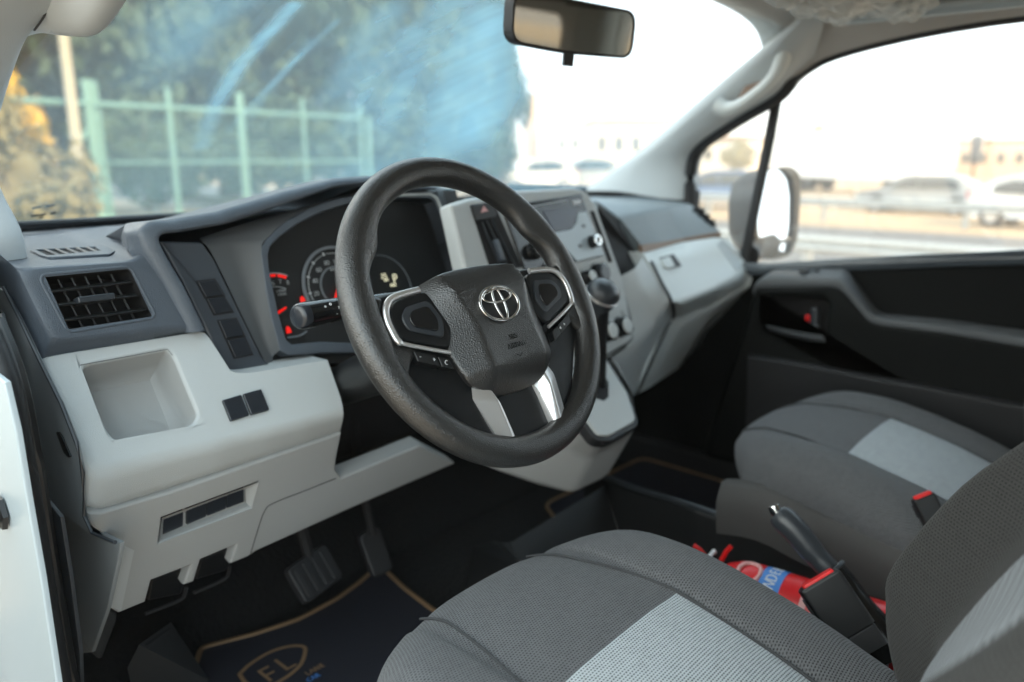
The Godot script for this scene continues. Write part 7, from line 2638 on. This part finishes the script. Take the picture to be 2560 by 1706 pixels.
func car(label: String, called: String, where: Vector3, turn: float, paint: Material, tall: float) -> void:
	var o := thing(called, label, "car", where, "cars along the road")
	o.rotation.y = turn
	# body: side outline along the car's length (front towards -z), swelling across its width
	var side := [Vector2(-2.05, 0.30), Vector2(-2.12, 0.55), Vector2(-2.05, 0.78), Vector2(-1.25, 0.95), Vector2(-0.55, 1.38), Vector2(-0.2, 1.46), Vector2(0.8, 1.47), Vector2(1.35, 1.38), Vector2(1.85, 1.02), Vector2(2.02, 0.90), Vector2(2.06, 0.55), Vector2(1.98, 0.28)]
	var k := tall / 1.5
	var b := B.new()
	var rows := []
	for w in [[-0.80, 0.94, 0.0], [-0.86, 0.985, 0.02], [-0.84, 1.0, 0.0], [-0.60, 1.0, 0.02], [0.0, 1.0, 0.03], [0.60, 1.0, 0.02], [0.84, 1.0, 0.0], [0.86, 0.985, 0.02], [0.80, 0.94, 0.0]]:
		var row := []
		for q in side:
			var x: float = w[0] * (1.0 - 0.16 * clampf((q.y - 0.95) / 0.5, 0.0, 1.0))
			row.append(Vector3(x, (q.y * w[1]) * k, q.x * (1.0 - 0.02 * absf(w[0]))))
		row.append(row[0])
		rows.append(row)
	b.grid(rows)
	b.loop_cap(rows[0].slice(0, -1))
	var e: Array = rows[-1].slice(0, -1)
	e.reverse()
	b.loop_cap(e)
	b.solid(0)
	put(o, "body", b, paint, 50)
	var T := Transform3D(Basis(Vector3(0, 0, 1), Vector3(0, 1, 0), Vector3(-1, 0, 0)), Vector3.ZERO)
	for s in [-1.0, 1.0]:
		for win in [[Vector2(-0.95, 0.97), Vector2(-0.42, 1.32), Vector2(0.02, 1.37), Vector2(0.02, 0.97)], [Vector2(0.08, 0.97), Vector2(0.08, 1.37), Vector2(0.85, 1.37), Vector2(1.30, 1.24), Vector2(1.38, 1.0)]]:
			b = B.new()
			var oo := []
			for q in win:
				oo.append(q * Vector2(1, k))
			var tilt := Transform3D(Basis(Vector3(0, 0, 1), Vector3(s * -0.20, 0.98, 0).normalized(), Vector3(0, 0, 1).cross(Vector3(s * -0.20, 0.98, 0).normalized()) ), Vector3(s * (0.86 + 0.2 * 0.97 * k), 0.0, 0))
			if s > 0:
				tilt.basis.z = -tilt.basis.z
				tilt.basis = Basis(tilt.basis.x, tilt.basis.y, tilt.basis.z)
			plate(b, tilt, oo, 0.02, 0.004)
			put(o, "side_window", b, M.car_glass)
		for z in [-1.32, 1.30]:
			b = B.new()
			var W := at(Vector3(s * 0.78, 0.32 * k, z), Vector3(s, 0, 0))
			lathe(b, W, [Vector2(0.20, 0.085), Vector2(0.21, 0.095), Vector2(0.30, 0.10), Vector2(0.325, 0.08), Vector2(0.325, -0.09), Vector2(0.2, -0.1)], 22)
			var wheel := put(o, "wheel", b, M.tyre, 50)
			b = B.new()
			lathe(b, W, [Vector2(0, 0.088), Vector2(0.05, 0.09), Vector2(0.19, 0.075), Vector2(0.21, 0.092), Vector2(0.2, 0.0), Vector2(0, 0.0)], 22)
			put(wheel, "rim", b, M.satin_silver, 50)
		b = B.new()
		box(b, at(Vector3(s * 0.70, 0.86 * k, 2.0)), Vector3(0.26, 0.20, 0.10), 0.03)
		put(o, "tail_lamp", b, M.tail_red)
		b = B.new()
		box(b, at(Vector3(s * 0.66, 0.70 * k, -2.05)), Vector3(0.30, 0.12, 0.12), 0.03)
		put(o, "headlamp", b, M.satin_silver)


func house(label: String, where: Vector3, size: Vector3, wall: Material, windows: int, turn: float) -> void:
	var o := thing("building", label, "building", where, "low buildings in the haze")
	o.rotation.y = turn
	var b := B.new()
	box(b, at(Vector3(0, size.y / 2, 0)), size, 0.03)
	var w := put(o, "wall", b, wall)
	b = B.new()
	box(b, at(Vector3(0, size.y + 0.15, 0)), Vector3(size.x + 0.5, 0.3, size.z + 0.5), 0.03)
	put(o, "roof", b, M.roof_brown)
	for i in windows:
		b = B.new()
		box(b, at(Vector3(-size.x / 2 + size.x * (i + 0.5) / windows, size.y * 0.55, size.z / 2)), Vector3(size.x / windows * 0.4, size.y * 0.3, 0.1), 0.02)
		put(w, "window", b, M.car_glass)
		b = B.new()
		box(b, at(Vector3(-size.x / 2 - 0.0, size.y * 0.55, -size.z / 2 + size.z * (i + 0.5) / windows)), Vector3(0.1, size.y * 0.3, size.z / windows * 0.4), 0.02)
		put(w, "window", b, M.car_glass)
